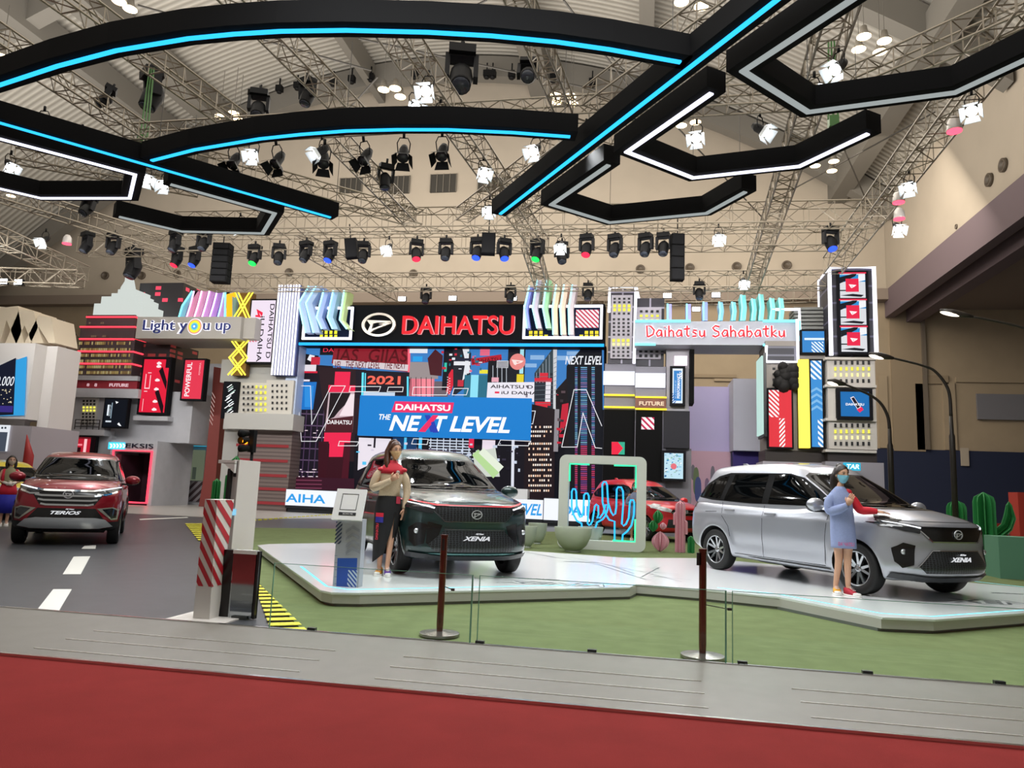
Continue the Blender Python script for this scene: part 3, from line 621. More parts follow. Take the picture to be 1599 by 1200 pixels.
# middle towers
c.r(725,586,768,625,'#2c6e86'); c.r(735,586,747,622,'#8fe0f5'); c.r(749,578,768,584,'#ece03c')
c.px([(736,561),(783,554),(784,562),(737,571)], '#b51e30'); c.text('DAIHATSU', 738, 559.5, 782, 567, '#2b0d14', rot=4)
c.r(750,546,765,556,'#e56a86'); c.r(762,564,794,598,'#16161e')
for k in range(6): c.line([(770+k*7, 572), (770+k*7, 598)], .03, '#b8c0cc')
c.r(793,543,820,600,'#1a1b24'); c.r(812,543,818,584,'#a8e4f0'); c.r(776,564,794,575,'#e8e8ee'); c.r(807,585,818,600,'#e5cf2c'); c.r(768,590,779,597,'#e9a8b8')
for k in range(5): c.line([(777,566+k*2),(793,565.5+k*2)], .03, '#2a2a34')
cp = PY(808.5, 565.5, YW-.01); n = 26; rr = 12.5/CF*(cp-CAM).dot(_fw)
y = c.y(); c.mb.poly([(cp.x+rr*math.cos(2*PI*k/n), y, cp.z+rr*1.03*math.sin(2*PI*k/n)) for k in range(n)], c.mi('#e98a86'))
c.px([(799,562),(808,565),(806,571),(803,570)], '#fbe4e0'); c.px([(799,562),(818,564),(815,567),(804,570)], '#fbe4e0'); c.px([(806,565),(813,565.5),(808,567.5)], '#e98a86')
c.px([(762,598),(860,597),(858,622),(852,629),(760,625)], '#ece8f2')
c.text('AIHATSU D', 766, 601, 832, 607.5, '#1e1420', bold=.015); c.text('iU DAIHAT!', 783, 611, 850, 617, '#1e1420', bold=.015); c.r(773,612,780,615,'#e82e50')
c.px([(835,583),(864,544),(866,583)], '#38464e'); c.px([(835,583),(864,583),(865,640),(834,640)], '#2a2e38'); c.px([(864,543),(870,546),(868,640),(864,640)], '#cfd0d4')
for k in range(5): c.line([(838+k*5, 583-k*7), (838+k*5, 598)], .03, '#8f9aa4')
c.r(843,583,856,592,'#da2b3c'); c.r(835,591,862,597,'#da2b3c'); c.r(852,597,860,628,'#e8e4ec'); c.r(836,628,860,634,'#da2b3c'); c.r(841,634,855,643,'#da2b3c')
# right tower
c.px([(885,572),(907,546),(940,543),(943,780),(880,780)], '#12141c'); c.px([(868,610),(886,590),(888,700),(868,700)], '#1a1418')
c.px([(878,632),(888,630),(886,662),(874,678),(876,650)], '#c2233a'); c.text('NEXT LEVEL', 883, 556, 940, 570, '#eef0f6', shear=.2, bold=.02)
random.seed(5)
for x0, wd in ((898, 4), (907, 10), (924, 5)):
    for k in range(66):
        v = 574+k*3.0; t = k/66; col = random.choice(['#5f8ec4', '#7fb8d8', '#6a6fae', '#9a86c0', '#3f7fae']) if t < .62 else random.choice(['#c04a80', '#a04a90', '#d0406a', '#7a4a90'])
        if v < 776: c.r(x0, v, x0+wd, v+1.5, col)
# lower city behind the blue banner
c.px([(556,678),(830,690),(835,780),(552,780)], '#16131c'); c.px([(562,684),(612,686),(610,712),(560,735)], '#ece4ee'); c.r(585,684,588,700,'#1c1420')
c.r(612,684,650,780,'#1a3c66'); c.r(632,684,636,705,'#56c6f4'); c.r(655,684,660,706,'#56c6f4')
for k in range(7): c.line([(672, 688+k*4.4), (735, 690+k*4.4)], .05, '#c8d2e4')
for k in range(7): c.line([(674+k*10, 686), (673+k*10, 716)], .04, '#d6deea')
c.r(733,686,741,700,'#ea2c50'); c.r(754,688,774,703,'#efe0ec'); c.r(782,686,800,780,'#14121a'); c.line([(802, 690), (801, 760)], .12, '#dfe2ee')
def lit_rows(u0, u1, rows, cs, n):
    for v in rows:
        for k in range(n):
            if random.random() < .82: u = u0+(u1-u0)*k/n; c.r(u, v, u+(u1-u0)/n*.62, v+3.2, random.choice(cs))
c.px([(822,630),(868,640),(866,780),(818,780)], '#20151a')
lit_rows(826, 863, (666, 673, 680, 692, 700, 709, 717, 725, 733, 742, 749, 757, 765), ['#ffe6d2', '#ffd0b0', '#fff4ec'], 11)
c.r(866,640,873,706,'#8f8a90')
random.seed(31)
for (u0, v0, u1, v1, n_, cs) in ((690,545,758,590,22,['#e4e8f0','#c9293f','#20242e','#2c6e86','#e56a86']), (556,686,640,735,18,['#1c1420','#d9cfe0','#56c6f4','#2a2430']), (640,690,820,740,60,['#3a3446','#6a6278','#c8d2e4','#1c1a24']), (818,600,832,640,6,['#4b4452','#8a8494']), (868,610,884,700,16,['#3a3036','#5c4a50','#c2233a'])):
    for k in range(n_):
        u = random.uniform(u0, u1-6); v = random.uniform(v0, v1-5); c.r(u, v, u+random.uniform(1.5, 7), v+random.uniform(1, 5), random.choice(cs))
for k in range(9): c.line([(870, 560+k*7), (866, 562+k*7)], .03, '#9aa0a8')
for k in range(7): c.line([(836, 590+k*7), (864, 589+k*7)], .02, '#5f6a74')
for k in range(14): c.r(700+k%2*3, 590+k*2, 702+k%2*3, 591+k*2, '#dfe4ea')
# giant outlined letters laid over the collage
Wl = '#f2f2f6'
for pts in ([(467,604),(488,604),(490,664),(520,604),(542,604),(497,690),(474,690)], [(550,605),(597,605),(594,613),(548,613)], [(609,606),(632,606),(631,613),(607,613)], [(648,606),(702,606),(699,618),(646,618)], [(711,608),(733,608),(730,618),(708,618)],
            [(533,690),(563,691),(560,697),(531,697)], [(648,686),(671,687),(669,695),(645,694)], [(783,688),(830,690),(826,697),(779,696)]): c.line(pts, .028, Wl, True)
c.line([(940,666),(916,610),(897,610),(878,699),(902,699),(911,646),(930,700),(940,701)], .028, Wl)
c.line([(830,643),(837,643),(833,663),(829,663)], .028, Wl)
# foot of the collage
c.px([(445,745),(556,748),(556,782),(444,784)], '#3a1626')
for k in range(6): c.line([(448,750+k*6),(505,751+k*6)], .04, '#7c3c54')
c.px([(740,708),(775,700),(782,745),(745,745)], '#cfd6cc'); c.line([(748,712),(772,738)], .35, '#b8dc9a'); c.line([(757,708),(780,730)], .3, '#e6efdc')
c.part('display', lw)
# blue banner screen in front
bn = tbase('banner_screen', 'bright blue hanging banner reading DAIHATSU THE NEXT LEVEL in front of video wall', 'banner', (560, 622, 830, 685), 29.4)
a = bb((560, 620, 829, 684), 29.4); p = PT()
p.box(a[0], 29.4, a[1], a[2], 29.55, a[3]); p.part('panel', em('#1a7fd0', .95), bn)
c = CV(29.38, None, 1.0)
c.px([(617,627),(709,629),(706,645.5),(611,644)], '#ea2f66')
c.text('DAIHATSU', 618, 631, 703, 642.5, '#ffffff', bold=.03)
c.text('THE', 592, 647, 610, 656, '#ffffff', shear=.2, bold=.02)
c.text('NE', 609, 648.5, 657, 674, '#ffffff', shear=.25, bold=.03); c.text('T', 679, 649.5, 698, 674.5, '#ffffff', shear=.25, bold=.03)
c.px([(663,648.5),(671,648.5),(678,662),(680,675),(672,675),(668,661)], '#2a3fb0'); c.px([(676,648.5),(685,649),(664,675),(653,674.5)], '#ea2f66')
c.px([(673,660),(678,658),(685,676),(676,676)], '#2a3fb0')
c.text('LEVEL', 703, 650, 796, 677, '#ffffff', shear=.25, bold=.03)
c.part('lettering', bn)
# black sign fascia with chrome emblem
fs = tbase('sign_fascia', 'long black sign fascia with glowing red DAIHATSU letters and blue underline', 'sign', (468, 476, 945, 540), 29.2)
a = bb((470, 476, 944, 540), 29.2); p = PT(); p.box(a[0], 29.2, a[1], a[2], 30.2, a[3]); p.part('board', mat('#07090e', .7, spec=.1), fs)
p = PT(); p.box(a[0], 29.12, a[1]-.02, a[2], 29.2, a[1]+.09); p.part('blue_light_strip', em('#1f9ef0', 1.7), fs)
p = PT(); ftext(p, 'DAIHATSU', 629.5, 493.5, 802, 522.5, 29.1, 0, depth=.12, bold=.008); p.part('letters', em('#f02a34', 1.0), fs)
p = PT(); ftext(p, 'DAIHATSU', 631, 494.5, 803.5, 523.5, 29.17, 0, depth=.03, bold=.018); p.part('letter_glow', em('#ffb4b8', .9), fs)
ce = tbase('oval_emblem', 'large chrome oval emblem with slanted letter mark on the black fascia', 'emblem', (565, 488, 618, 527), 29.15)
a = bb((565, 489, 618, 526), 29.1); cx, cz, RX, RZ = (a[0]+a[2])/2, (a[1]+a[3])/2, (a[2]-a[0])/2, (a[3]-a[1])/2
p = PT()
def emblem(p, cx, y, cz, RX, RZ, t, m=0, M=None):
    n = 40
    for k in range(n):
        a0, a1 = 2*PI*k/n, 2*PI*(k+1)/n
        q = [(cx+RX*s*math.cos(b), y, cz+RZ*s*math.sin(b)) for b, s in ((a0, 1), (a1, 1), (a1, .82), (a0, .82))]
        p.prism(q[::-1] if 0 else q, (0, -t, 0), m, M)
    for tri in ([(-.72,.38),(-.30,.10),(-.42,-.66),(-.62,-.62),(-.46,-.05)], [(-.72,.38),(.70,.30),(.76,.12),(.0,.16),(-.30,.10)], [(.76,.22),(.76,.10),(-.18,-.42),(-.42,-.66),(-.36,-.38),(.30,.0),(.0,.02)]):
        p.prism([(cx+RX*x, y, cz+RZ*z) for x, z in tri], (0, -t*1.2, 0), m, M)
emblem(p, cx, 29.18, cz, RX, RZ, .12); p.part('chrome_mark', mat('#e8e0d6', .28, metal=.75), ce)
# box frames and folded fins at both ends of the fascia
M_fin = mat('#b9cfe0', .45, spec=.6); M_neon = em('#a8f6ff', 2.0); M_wn = em('#f6f4ff', 1.8)
def neon_rect(label, us, Y, w=.1, draw=None, fill='#0d1830'):
    t = tbase('neon_box', label, 'neon sign', us, Y); a = bb(us, Y); p = PT()
    p.box(a[0], Y, a[1], a[2], Y+.12, a[3]); p.part('panel', mat(fill, .8, spec=.1), t)
    p = PT()
    for q in ((a[0], a[1], a[2], a[1]+w), (a[0], a[3]-w, a[2], a[3]), (a[0], a[1], a[0]+w, a[3]), (a[2]-w, a[1], a[2], a[3])): p.box(q[0], Y-.08, q[1], q[2], Y, q[3])
    p.part('white_tube', M_wn, t)
    if draw:
        c = CV(Y-.01, None, 1.0); draw(c); c.part('lit_windows', t)
    return t
def dl(c):
    c.windows(498, 516, 528, 529, 4, 2, lambda i, j: '#f6f23a', .62, .8)
neon_rect('navy box sign with white neon outline and eight yellow squares, left end of fascia', (474, 480, 551, 531), 29.05, draw=dl)
def dr(c):
    b = bb((899, 484, 935, 512), 29.04); c.b = b; c.nr(0, 0, 1, 1, '#f6eef2'); c.stripes(0, 0, 1, 1, '#d0405c', 9, 1.0, .45)
    for i in range(4):
        if i < 3: c.r(826+i*8, 517, 831.5+i*8, 522, '#f6e23a')
        c.r(826+i*8, 523, 831.5+i*8, 528, '#f6e23a')
        if i: c.r(905+i*8, 517, 910.5+i*8, 522, '#f6e23a')
        c.r(905+i*8, 523, 910.5+i*8, 528, '#f6e23a')
neon_rect('navy box sign with white neon outline and red striped square, right end of fascia', (817, 477, 941, 530), 29.05, draw=dr)
def fin(label, pts, Y, wpx, col='#b4c8e4', neon='#a8f6ff', dep=.7, group='folded neon fins on the booth', nedge=True, colb=None):
    """a bent strip standing out from the sign: front band with a glowing tube along its left edge"""
    t = tbase('folded_fin', label, 'neon fin', (min(q[0] for q in pts), min(q[1] for q in pts), max(q[0] for q in pts), max(q[1] for q in pts)), Y, group)
    P = [PY(u, v, Y) for u, v in pts]; w = wpx/CF*(P[0]-CAM).dot(_fw)
    p = PT(); L = [(q.x, Y, q.z) for q in P]; Rr = [(q.x+w, Y, q.z) for q in P]
    for k in range(len(P)-1): p.prism([L[k+1], Rr[k+1], Rr[k], L[k]], (0, dep, 0))
    p.part('fin_body', mat(col, .5, spec=.5), t)
    p = PT(); p.tube([(q.x+.02, Y-.03, q.z) for q in P], .035, 6); p.part('neon_tube', em(neon, 2.0), t)
    return t
YF = 28.7
for i, (pts, wd, col) in enumerate(([[(482,447),(466,474),(476,520)], 10, '#a8bfe4'], [[(493,447),(477,474),(489,520)], 11, '#a8bfe4'], [[(505,454),(494,496),(502,514)], 9, '#a0b4ea'], [[(520,454),(511,496),(519,514)], 9, '#a0c4ea'], [[(537,454),(530,500),(541,514)], 6, '#c4dc9a'])):
    fin('bent neon fin at left end of fascia, %s' % ('leftmost, widest fold', 'second from left', 'third from left', 'fourth from left, cyan top', 'rightmost with yellow-green edge')[i], pts, YF, wd, col, group='folded neon fins at the left end of the fascia')
for i, (pts, wd, col) in enumerate(([[(826,447),(818,482),(822,513)], 6, '#8f9af0'], [[(838,438),(831,482),(838,513)], 8, '#cdbfd4'], [[(853,438),(847,482),(853,513)], 8, '#a8e0b0'], [[(868,445),(862,482),(863,523)], 8, '#e8d2b0'], [[(880,445),(874,482),(876,523)], 8, '#f0cdb8'], [[(893,445),(887,482),(888,523)], 8, '#d8c8d0'])):
    fin('bent neon fin at right end of fascia, %s' % ('leftmost blue one', 'second from left', 'third with green top', 'third from right, cream top', 'second from right, peach top', 'rightmost')[i], pts, YF, wd, col, group='folded neon fins at the right end of the fascia')
# curved white ribbon screens at the foot of the video wall
def ribbon(label, us, Y, txt, tu, shear=0, bold=.02):
    a = bb(us, Y); t = thing('ribbon_screen', label, 'ribbon screen', ((a[0]+a[2])/2, Y, 0), 0, 'white ribbon screens at the foot of the video wall')
    p = PT(); p.box(a[0], Y+.02, a[1]-.12, a[2], Y+.5, a[3]+.03); p.box(a[0]+.1, Y+.06, 0, a[2]-.1, Y+.45, a[1]); p.part('plinth', mat('#14161e', .4), t)
    c = CV(Y, None, 1.0); c.r(*us, '#f2f6ff'); c.text(txt, *tu, '#2f9de8', shear=shear, bold=bold); c.part('panel', t)
ribbon('white ribbon screen reading AIHA at left foot of video wall', (446, 766, 526, 791), 29.0, 'AIHA', (447, 771, 508, 787))
ribbon('white ribbon screen with slanted NEXT lettering left of dark car', (527, 768, 640, 797), 28.6, 'NEXT', (511+4*4, 774, 600, 791), .3)
ribbon('white ribbon screen with slanted LEVEL lettering right of dark car', (730, 779, 848, 809), 28.3, 'LEVEL', (800, 786, 846, 806), .3)
ribbon('white ribbon screen reading DAI behind the neon cactus frame', (849, 781, 970, 815), 28.0, 'DAIHAT', (877, 789, 962, 808))
sm = tbase('stage_lamp', 'small white cylinder projector standing on ribbon beside the dark car', 'projector', (802, 763, 825, 778), 28.5)
p = PT(); a = bb((802, 764, 825, 778), 28.5); p.box(a[0], 28.3, a[1]-.15, a[2], 28.8, a[3]); p.tube([(a[0]-.02, 28.5, (a[1]+a[3])/2), (a[0]+.2, 28.5, (a[1]+a[3])/2)], .18, 12); p.part('lamp_body', mat('#d4d6d8', .4), sm)
# ------------------------------------------------------------------ right of the video wall
M_cgrey = mat('#8d8a94', .6, noise=.05, nscale=3); M_dgrid = mat('#23212c', .5); M_pale = mat('#b9b4ae', .6)
def gridmat(base, ln, sx, sz):
    k = ('grid', base, ln, sx, sz)
    if k in _mc: return _mc[k]
    m = bpy.data.materials.new('grid_%d' % len(_mc)); m.use_nodes = True; nt = m.node_tree; b = nt.nodes['Principled BSDF']; b.inputs['Roughness'].default_value = .5
    tc = nt.nodes.new('ShaderNodeTexCoord'); mp = nt.nodes.new('ShaderNodeMapping'); mp.inputs['Rotation'].default_value = (PI/2, 0, 0)
    br = nt.nodes.new('ShaderNodeTexBrick'); br.offset = 0; br.inputs['Color1'].default_value = lin(base); br.inputs['Color2'].default_value = lin(base); br.inputs['Mortar'].default_value = lin(ln)
    br.inputs['Scale'].default_value = 1; br.inputs['Mortar Size'].default_value = .035; br.inputs['Brick Width'].default_value = sx; br.inputs['Row Height'].default_value = sz
    nt.links.new(tc.outputs['Object'], mp.inputs[0]); nt.links.new(mp.outputs[0], br.inputs[0]); nt.links.new(br.outputs[0], b.inputs['Base Color']); _mc[k] = m; return m
M_grid = gridmat('#262430', '#9a96a8', .62, .62)
BLK = ('#0c0c12', False)
def winf(pat): return lambda i, j: {'k': BLK, 'y': ('#f8f05a', True), 'w': ('#fff6b0', True), '.': None}[pat[j] if len(pat[j]) == 1 else pat[j][i]]
# post between video wall and towers
ta = tbase('facade_tower', 'narrow grid-clad tower with white neon outline and yellow windows, right of video wall', 'tower facade', (950, 452, 990, 745), 29.3)
p = PT(); a = bb((950, 452, 991, 568), 29.3); p.box(a[0], 29.3, a[1], a[2], 30.4, a[3]); p.part('upper_block', M_grid, ta)
p = PT(); p.pbox((954, 461, 987, 560), 29.15, .15); p.part('window_panel', mat('#a9a4ae', .5), ta)
c = CV(29.13, None, 1.0)
c.windows(956, 464, 986, 475, 4, 2, winf('kk')); c.windows(956, 475, 986, 487, 4, 2, winf('yy'), .6, .8); c.windows(955.5, 487, 985.5, 493, 4, 1, winf('k'))
c.windows(955, 496, 985, 526, 4, 5, winf('kkkkk')); c.windows(954.5, 529, 984.5, 541, 4, 2, winf('yw'), .62, .8); c.windows(954.5, 541, 984.5, 559, 4, 3, winf('kkk')); c.part('windows', ta)
p = PT(); q = [PY(u, v, 29.1) for u, v in ((951, 488), (952, 449), (993, 449), (990, 568))]; p.tube(q, .07, 6); w2 = PY(995, 464, 29.1); p.tube([q[2], Vector((w2.x+.1, 30.4, w2.z))], .07, 6); p.part('neon_tube', M_wn, ta)
p = PT(); a = bb((942, 568, 991, 800), 29.3); p.box(a[0], 29.35, 0, a[2], 30.4, bb((942, 568, 991, 600), 29.3)[3]); p.part('shaft', mat('#6e6c78', .5), ta)
p = PT(); p.pbox((942, 580, 991, 601), 29.2, .15); p.part('white_light_panel', em('#f4f6ff', 1.1), ta)
p = PT(); p.pbox((942, 640, 991, 752), 29.25, .1); p.part('black_panel', mat('#040405', .7, spec=.12), ta)
p = PT()
for v in (617, 636): p.pbox((943, v-1.2, 991, v+1.2), 29.15, .1)
p.part('yellow_light_strips', em('#ffe23a', 1.6), ta)
c = CV(29.22, None, 1.0); c.r(955, 690.5, 975.5, 710, '#38b090'); c.px([(955,690.5),(965,690.5),(973,700.5),(965,710),(955,710)], '#ee2a48'); c.part('arrow_graphic', ta)
tb_ = tbase('facade_tower', 'shorter grid-clad tower with FUTURE band, behind the white lettered beam', 'tower facade', (991, 465, 1037, 745), 29.0)
p = PT(); a = bb((992, 466, 1037, 572), 29.6); p.box(a[0], 29.6, a[1], a[2], 30.4, a[3]); p.part('upper_block', M_grid, tb_)
p = PT(); p.pbox((995, 480, 1033, 502), 29.5, .1); p.pbox((993, 538, 1032, 561), 29.5, .1); p.part('window_panel', mat('#a9a4ae', .5), tb_)
c = CV(29.48, None, 1.0); c.windows(997, 483, 1031, 504, 4, 3, winf('kyy')); c.windows(996, 537, 1030, 560, 4, 3, winf('ykk'), .55, .6); c.part('windows', tb_)
p = PT(); a = bb((991, 572, 1040, 800), 29.0); p.box(a[0], 29.1, 0, a[2], 30.4, bb((991, 572, 1040, 600), 29.0)[3]); p.part('shaft', mat('#74727e', .5), tb_)
p = PT(); p.pbox((992, 583, 1039, 605), 28.95, .15); p.part('white_light_panel', em('#f4f6ff', 1.1), tb_)
p = PT(); p.pbox((992, 641, 1034, 752), 29.0, .1); p.part('black_panel', mat('#040405', .7, spec=.12), tb_)
c = CV(28.97, None, 1.0); c.b = bb((1001.5, 652, 1021.5, 671), 28.97); c.nr(0, 0, 1, 1, '#fbf4f6'); c.stripes(0, 0, 1, 1, '#c22450', 4, 1.0, .42); c.part('striped_graphic', tb_)
p = PT(); p.pbox((992, 621.5, 1040, 637), 28.95, .1); p.part('brown_band', mat('#6d3a26', .5, noise=.3, nscale=3), tb_)
p = PT(); ftext(p, 'FUTURE', 998, 627, 1037, 634, 28.93, bold=.03); p.part('lettering', em('#ffe6c8', .9), tb_)
p = PT()
for v in (620.5, 639): p.pbox((992, v-1.2, 1041, v+1.2), 28.9, .1)
p.part('yellow_light_strips', em('#ffe23a', 1.6), tb_)
# grey pier with PERFORMANCE screen
pr_ = tbase('grey_pier', 'plain grey pier carrying the PERFORMANCE screen under the lettered beam', 'pier', (1038, 540, 1078, 745), 29.1)
p = PT(); a = bb((1040, 540, 1076, 642), 29.1); p.box(a[0], 29.1, a[1], a[2], 30.4, a[3]-.05); p.part('upper_block', mat('#9d9aa0', .6), pr_)
p = PT(); a = bb((1036, 642, 1077, 700), 29.0); p.box(a[0], 29.0, a[1], a[2], 30.4, a[3]); p.part('dark_panel', mat('#2c2c31', .7, spec=.15), pr_)
p = PT(); a = bb((1030, 700, 1080, 800), 28.95); p.box(a[0], 29.2, 0, a[2], 30.4, bb((1030, 700, 1080, 720), 28.95)[3]); p.part('lower_block', mat('#6c6a70', .5), pr_)
p = PT(); a = bb((1053, 556, 1073, 571), 29.0); n = 6
for k in range(n): p.box(a[0], 28.95, a[1]+(a[3]-a[1])*k/n+.01, a[2], 29.1, a[1]+(a[3]-a[1])*(k+1)/n-.01)
p.part('white_neon_panel', em('#ffeef8', 1.6), pr_)
p = PT(); a = bb((1077, 546, 1084, 630), 28.6); p.box(a[0], 28.6, a[1], a[2], 29.6, a[3]); p.part('black_edge_panel', mat('#040405', .7, spec=.1), pr_)
def perf(c):
    c.nr(0, 0, 1, 1, '#e6f0fa'); c.nr(.12, .06, .88, .93, '#3a86cc'); c.stripes(0, .72, .35, 1, '#2a6ab4', 5, -1, .5); c.stripes(.7, .1, 1, .3, '#ffffff', 4, -1, .5)
    c.ntext('PERFORMANCE', .45, .14, .75, .86, '#f4f8ff', rot=90, bold=.02); c.ntext('IN A LEAGUE OF', .24, .34, .36, .86, '#d4e6f8', rot=90)
screen('tall blue and white screen reading PERFORMANCE on grey pier', (1046, 572, 1070, 634), 28.85, perf)
def art(c):
    c.nr(0, 0, 1, 1, '#bfe0ee'); random.seed(9)
    for k in range(46):
        x, y = random.random()*.86, random.random()*.92; w_, h_ = random.uniform(.05, .16), random.uniform(.02, .07)
        c.n([(x, y+h_), (x+w_, y+h_*.6), (x+w_*1.05, y), (x+w_*.2, y-.01 if y > .02 else 0)], random.choice(['#2f86c0', '#5fb4dc', '#eef6fa', '#1f5f96', '#8fc0b0', '#8aa0a8']))
    c.n([(.5+.16*math.cos(a*.35), .52-.12*math.sin(-a*.35)) for a in range(18)], '#e0707c')
screen('portrait screen with busy light-blue artwork and pink disc behind the red car', (1033, 704, 1071, 752), 28.8, art)
# beam with hand-drawn red letters
bm = tbase('lettered_beam', 'pale bridge beam with glowing hand-drawn red letters Daihatsu Sahabatku', 'sign beam', (991, 500, 1250, 541), 28.3)
a = bb((991, 502, 1248, 539), 28.3); p = PT(); p.box(a[0], 28.3, a[1], a[2], 30.2, a[3]); p.part('beam', mat('#a6abb8', .5), bm)
p = PT(); x0, z0, x1, z1 = a; w = .05
for (q0, q1) in (((x0, z1), (x0+2.1, z1)), ((x0+.3, z0), (x0+.0, z0)), ((x1-1.3, z1), (x1, z1)), ((x1, z1), (x1, z1-.35)), ((x1, z0+.35), (x1, z0)), ((x1, z0), (x1-1.3, z0)), ((x0, z0), (x0+.8, z0))):
    if q0 != q1: p.tube([(q0[0], 28.25, q0[1]), (q1[0], 28.25, q1[1])], w, 6)
p.part('cyan_tube', em('#7ff0ff', 1.8), bm)
# stroke letters, a box 1 high
S = {'D': (.62, [[(.05,0),(0,1),(.3,.95),(.58,.6),(.5,.2),(.15,-.02),(.05,0)]]), 'a': (.5, [[(.42,.55),(.2,.6),(.02,.3),(.12,.02),(.35,.1),(.42,.55),(.46,.0)]]), 'i': (.2, [[(.08,.6),(.1,0)], [(.07,.85),(.09,.9)]]), 'h': (.5, [[(.05,1.0),(.07,0)], [(.07,.4),(.25,.6),(.4,.45),(.42,0)]]),
     't': (.48, [[(.24,1.0),(.22,.2),(.32,.02),(.42,.08)], [(.0,.68),(.45,.74)]]), 's': (.45, [[(.38,.56),(.15,.6),(.06,.45),(.34,.25),(.34,.05),(.05,.02)]]), 'u': (.48, [[(.04,.55),(.06,.12),(.2,.0),(.36,.12),(.4,.58),(.42,0)]]), 'S': (.62, [[(.55,.9),(.25,1.0),(.05,.8),(.2,.58),(.5,.42),(.52,.14),(.25,-.02),(.02,.1)]]),
     'b': (.5, [[(.06,1.0),(.06,.02),(.3,.0),(.44,.25),(.32,.52),(.08,.45)]]), 'k': (.46, [[(.06,1.0),(.06,0)], [(.38,.6),(.08,.28),(.42,0)]]), ' ': (.28, [])}
def strokes(p, txt, us, Y, r, m=0):
    a = bb(us, Y); tot = sum(S[ch][0]+.12 for ch in txt)-.12; sx = (a[2]-a[0])/tot; sz = (a[3]-a[1]); x = a[0]
    for ch in txt:
        for st in S[ch][1]: p.tube([(x+q[0]*sx, Y, a[1]+q[1]*sz) for q in st], r, 6, m)
        x += (S[ch][0]+.12)*sx
p = PT(); strokes(p, 'Daihatsu Sahabatku', (1010, 509, 1226, 526), 28.22, .034); p.part('red_letters', em('#f0404a', 1.0), bm)
p = PT(); strokes(p, 'Daihatsu Sahabatku', (1010, 509, 1226, 526), 28.285, .075); p.part('letter_halo', em('#fff4fb', 1.15), bm)
for i, (u, v0, col, wd) in enumerate(((1046, 475, '#a9a4ee', 9), (1076, 475, '#a9a4ee', 9), (1102, 472, '#98a8ee', 9), (1125, 472, '#7fc0e0', 8), (1145, 472, '#7fd0e0', 8), (1160, 461, '#7fe0e0', 10), (1176, 467, '#7fe0e0', 8), (1188, 460, '#88dcd8', 9), (1205, 466, '#88dcd8', 9), (1219, 466, '#88dcd8', 9))):
    b = 501; fin('upright neon fin on the lettered beam, %s' % ('first from left, violet', 'second from left, violet', 'third from left', 'fourth from left', 'fifth from left', 'sixth from left, tall', 'fifth from right pair, low', 'third from right, tall', 'second from right', 'rightmost')[i],
        [(u-wd/2+(1 if i > 2 else 0), v0), (u-wd/2+(3 if i > 2 else 0), (v0+b)/2), (u-wd/2+(1 if i > 2 else 0), b)], 28.5, wd*.8, col, '#8ff4ff', group='upright neon fins on the lettered beam')
# lavender stage walls further back
def wallbox(name, label, us, Y, dep, col, cat='partition wall', side=None, z0=0):
    t = tbase(name, label, cat, us, Y); a = bb(us, Y); p = PT()
    if side is not None: dep = PX(side, (us[1]+us[3])/2, a[2] if side > us[2] else a[0]).y-Y
    p.box(a[0], Y, z0 if z0 is not None else a[1], a[2], Y+dep, a[3]); p.part('panel', mat(col, .7), t); return t
wallbox('partition_wall', 'lavender partition wall behind the red car', (1074, 604, 1142, 790), 33.0, .4, '#c2b9e2')
wl = wallbox('partition_wall', 'pale grey partition box right of the lavender wall', (1145, 592, 1240, 705), 31.5, 2, '#bfc0ce', z0=None)
t = wallbox('partition_wall', 'dark violet recess below the pale partition box', (1145, 705, 1240, 790), 32.0, .4, '#3c2f7c')
pk = wallbox('cactus_mural', 'low pink mural wall painted with cactus silhouettes', (1072, 705, 1141, 790), 32.8, .15, '#d6aebf', 'mural')
c = CV(32.78, None, 1.0)
for u, v, w_, h_, col in ((1082, 738, 6, 24, '#7a7480'), (1087, 752, 9, 44, '#6e7f58'), (1090, 765, 10, 40, '#4a5690'), (1113, 748, 7, 40, '#7a7480'), (1104, 762, 7, 30, '#8a6f8e'), (1125, 758, 9, 50, '#6e7f58')):
    P = PY(u, v, 32.78); k = (P-CAM).dot(_fw)/CF; n = 20; y = c.y()
    c.mb.poly([(P.x+w_/2*k*math.cos(2*PI*j/n), y, P.z+h_/2*k*math.copysign(abs(math.sin(2*PI*j/n))**.6, math.sin(2*PI*j/n))) for j in range(n)], c.mi(col, False))
c.part('painted_cactus', pk)

# ------------------------------------------------------------------ right-hand tower group
ST = tbase('screen_tower', 'tall tower outlined in white neon with three stacked emblem pictures', 'tower', (1295, 418, 1366, 715), 27.6)
a = bb((1296, 419, 1366, 556), 27.6); dep = PX(1279, 460, a[0]).y-27.6
p = PT(); p.box(a[0], 27.6, a[1], a[2], 27.6+dep, a[3]); p.part('upper_block', gridmat('#1d1c28', '#55536a', 3, .62), ST)
p = PT(); Y = 27.55; p.tube([(a[0], Y, a[1]), (a[0], Y, a[3]), (a[2], Y, a[3]), (a[2], Y, a[1])], .075, 6)
p.tube([(a[0], Y, a[3]), (a[0], 27.6+dep, a[3]), (a[0], 27.6+dep, a[1]+1.4)], .055, 6); p.part('neon_tube', M_wn, ST)
b = bb((1293, 558, 1368, 702), 27.5); p = PT()
p.box(b[0], 27.5, b[1], b[2], 27.5+dep, b[3])
for v in (558, 601, 654, 703):
    q = bb((1289, v, 1369, v+4), 27.4); p.box(q[0], 27.4, q[1], q[2], 27.5+dep, q[3])
p.part('grey_block', M_pale, ST)
p = PT(); q = bb((1293, 703, 1370, 722), 27.5); p.box(q[0], 27.55, q[1], q[2], 27.4+dep, q[3]); p.part('dark_band', mat('#2a2220', .5), ST)
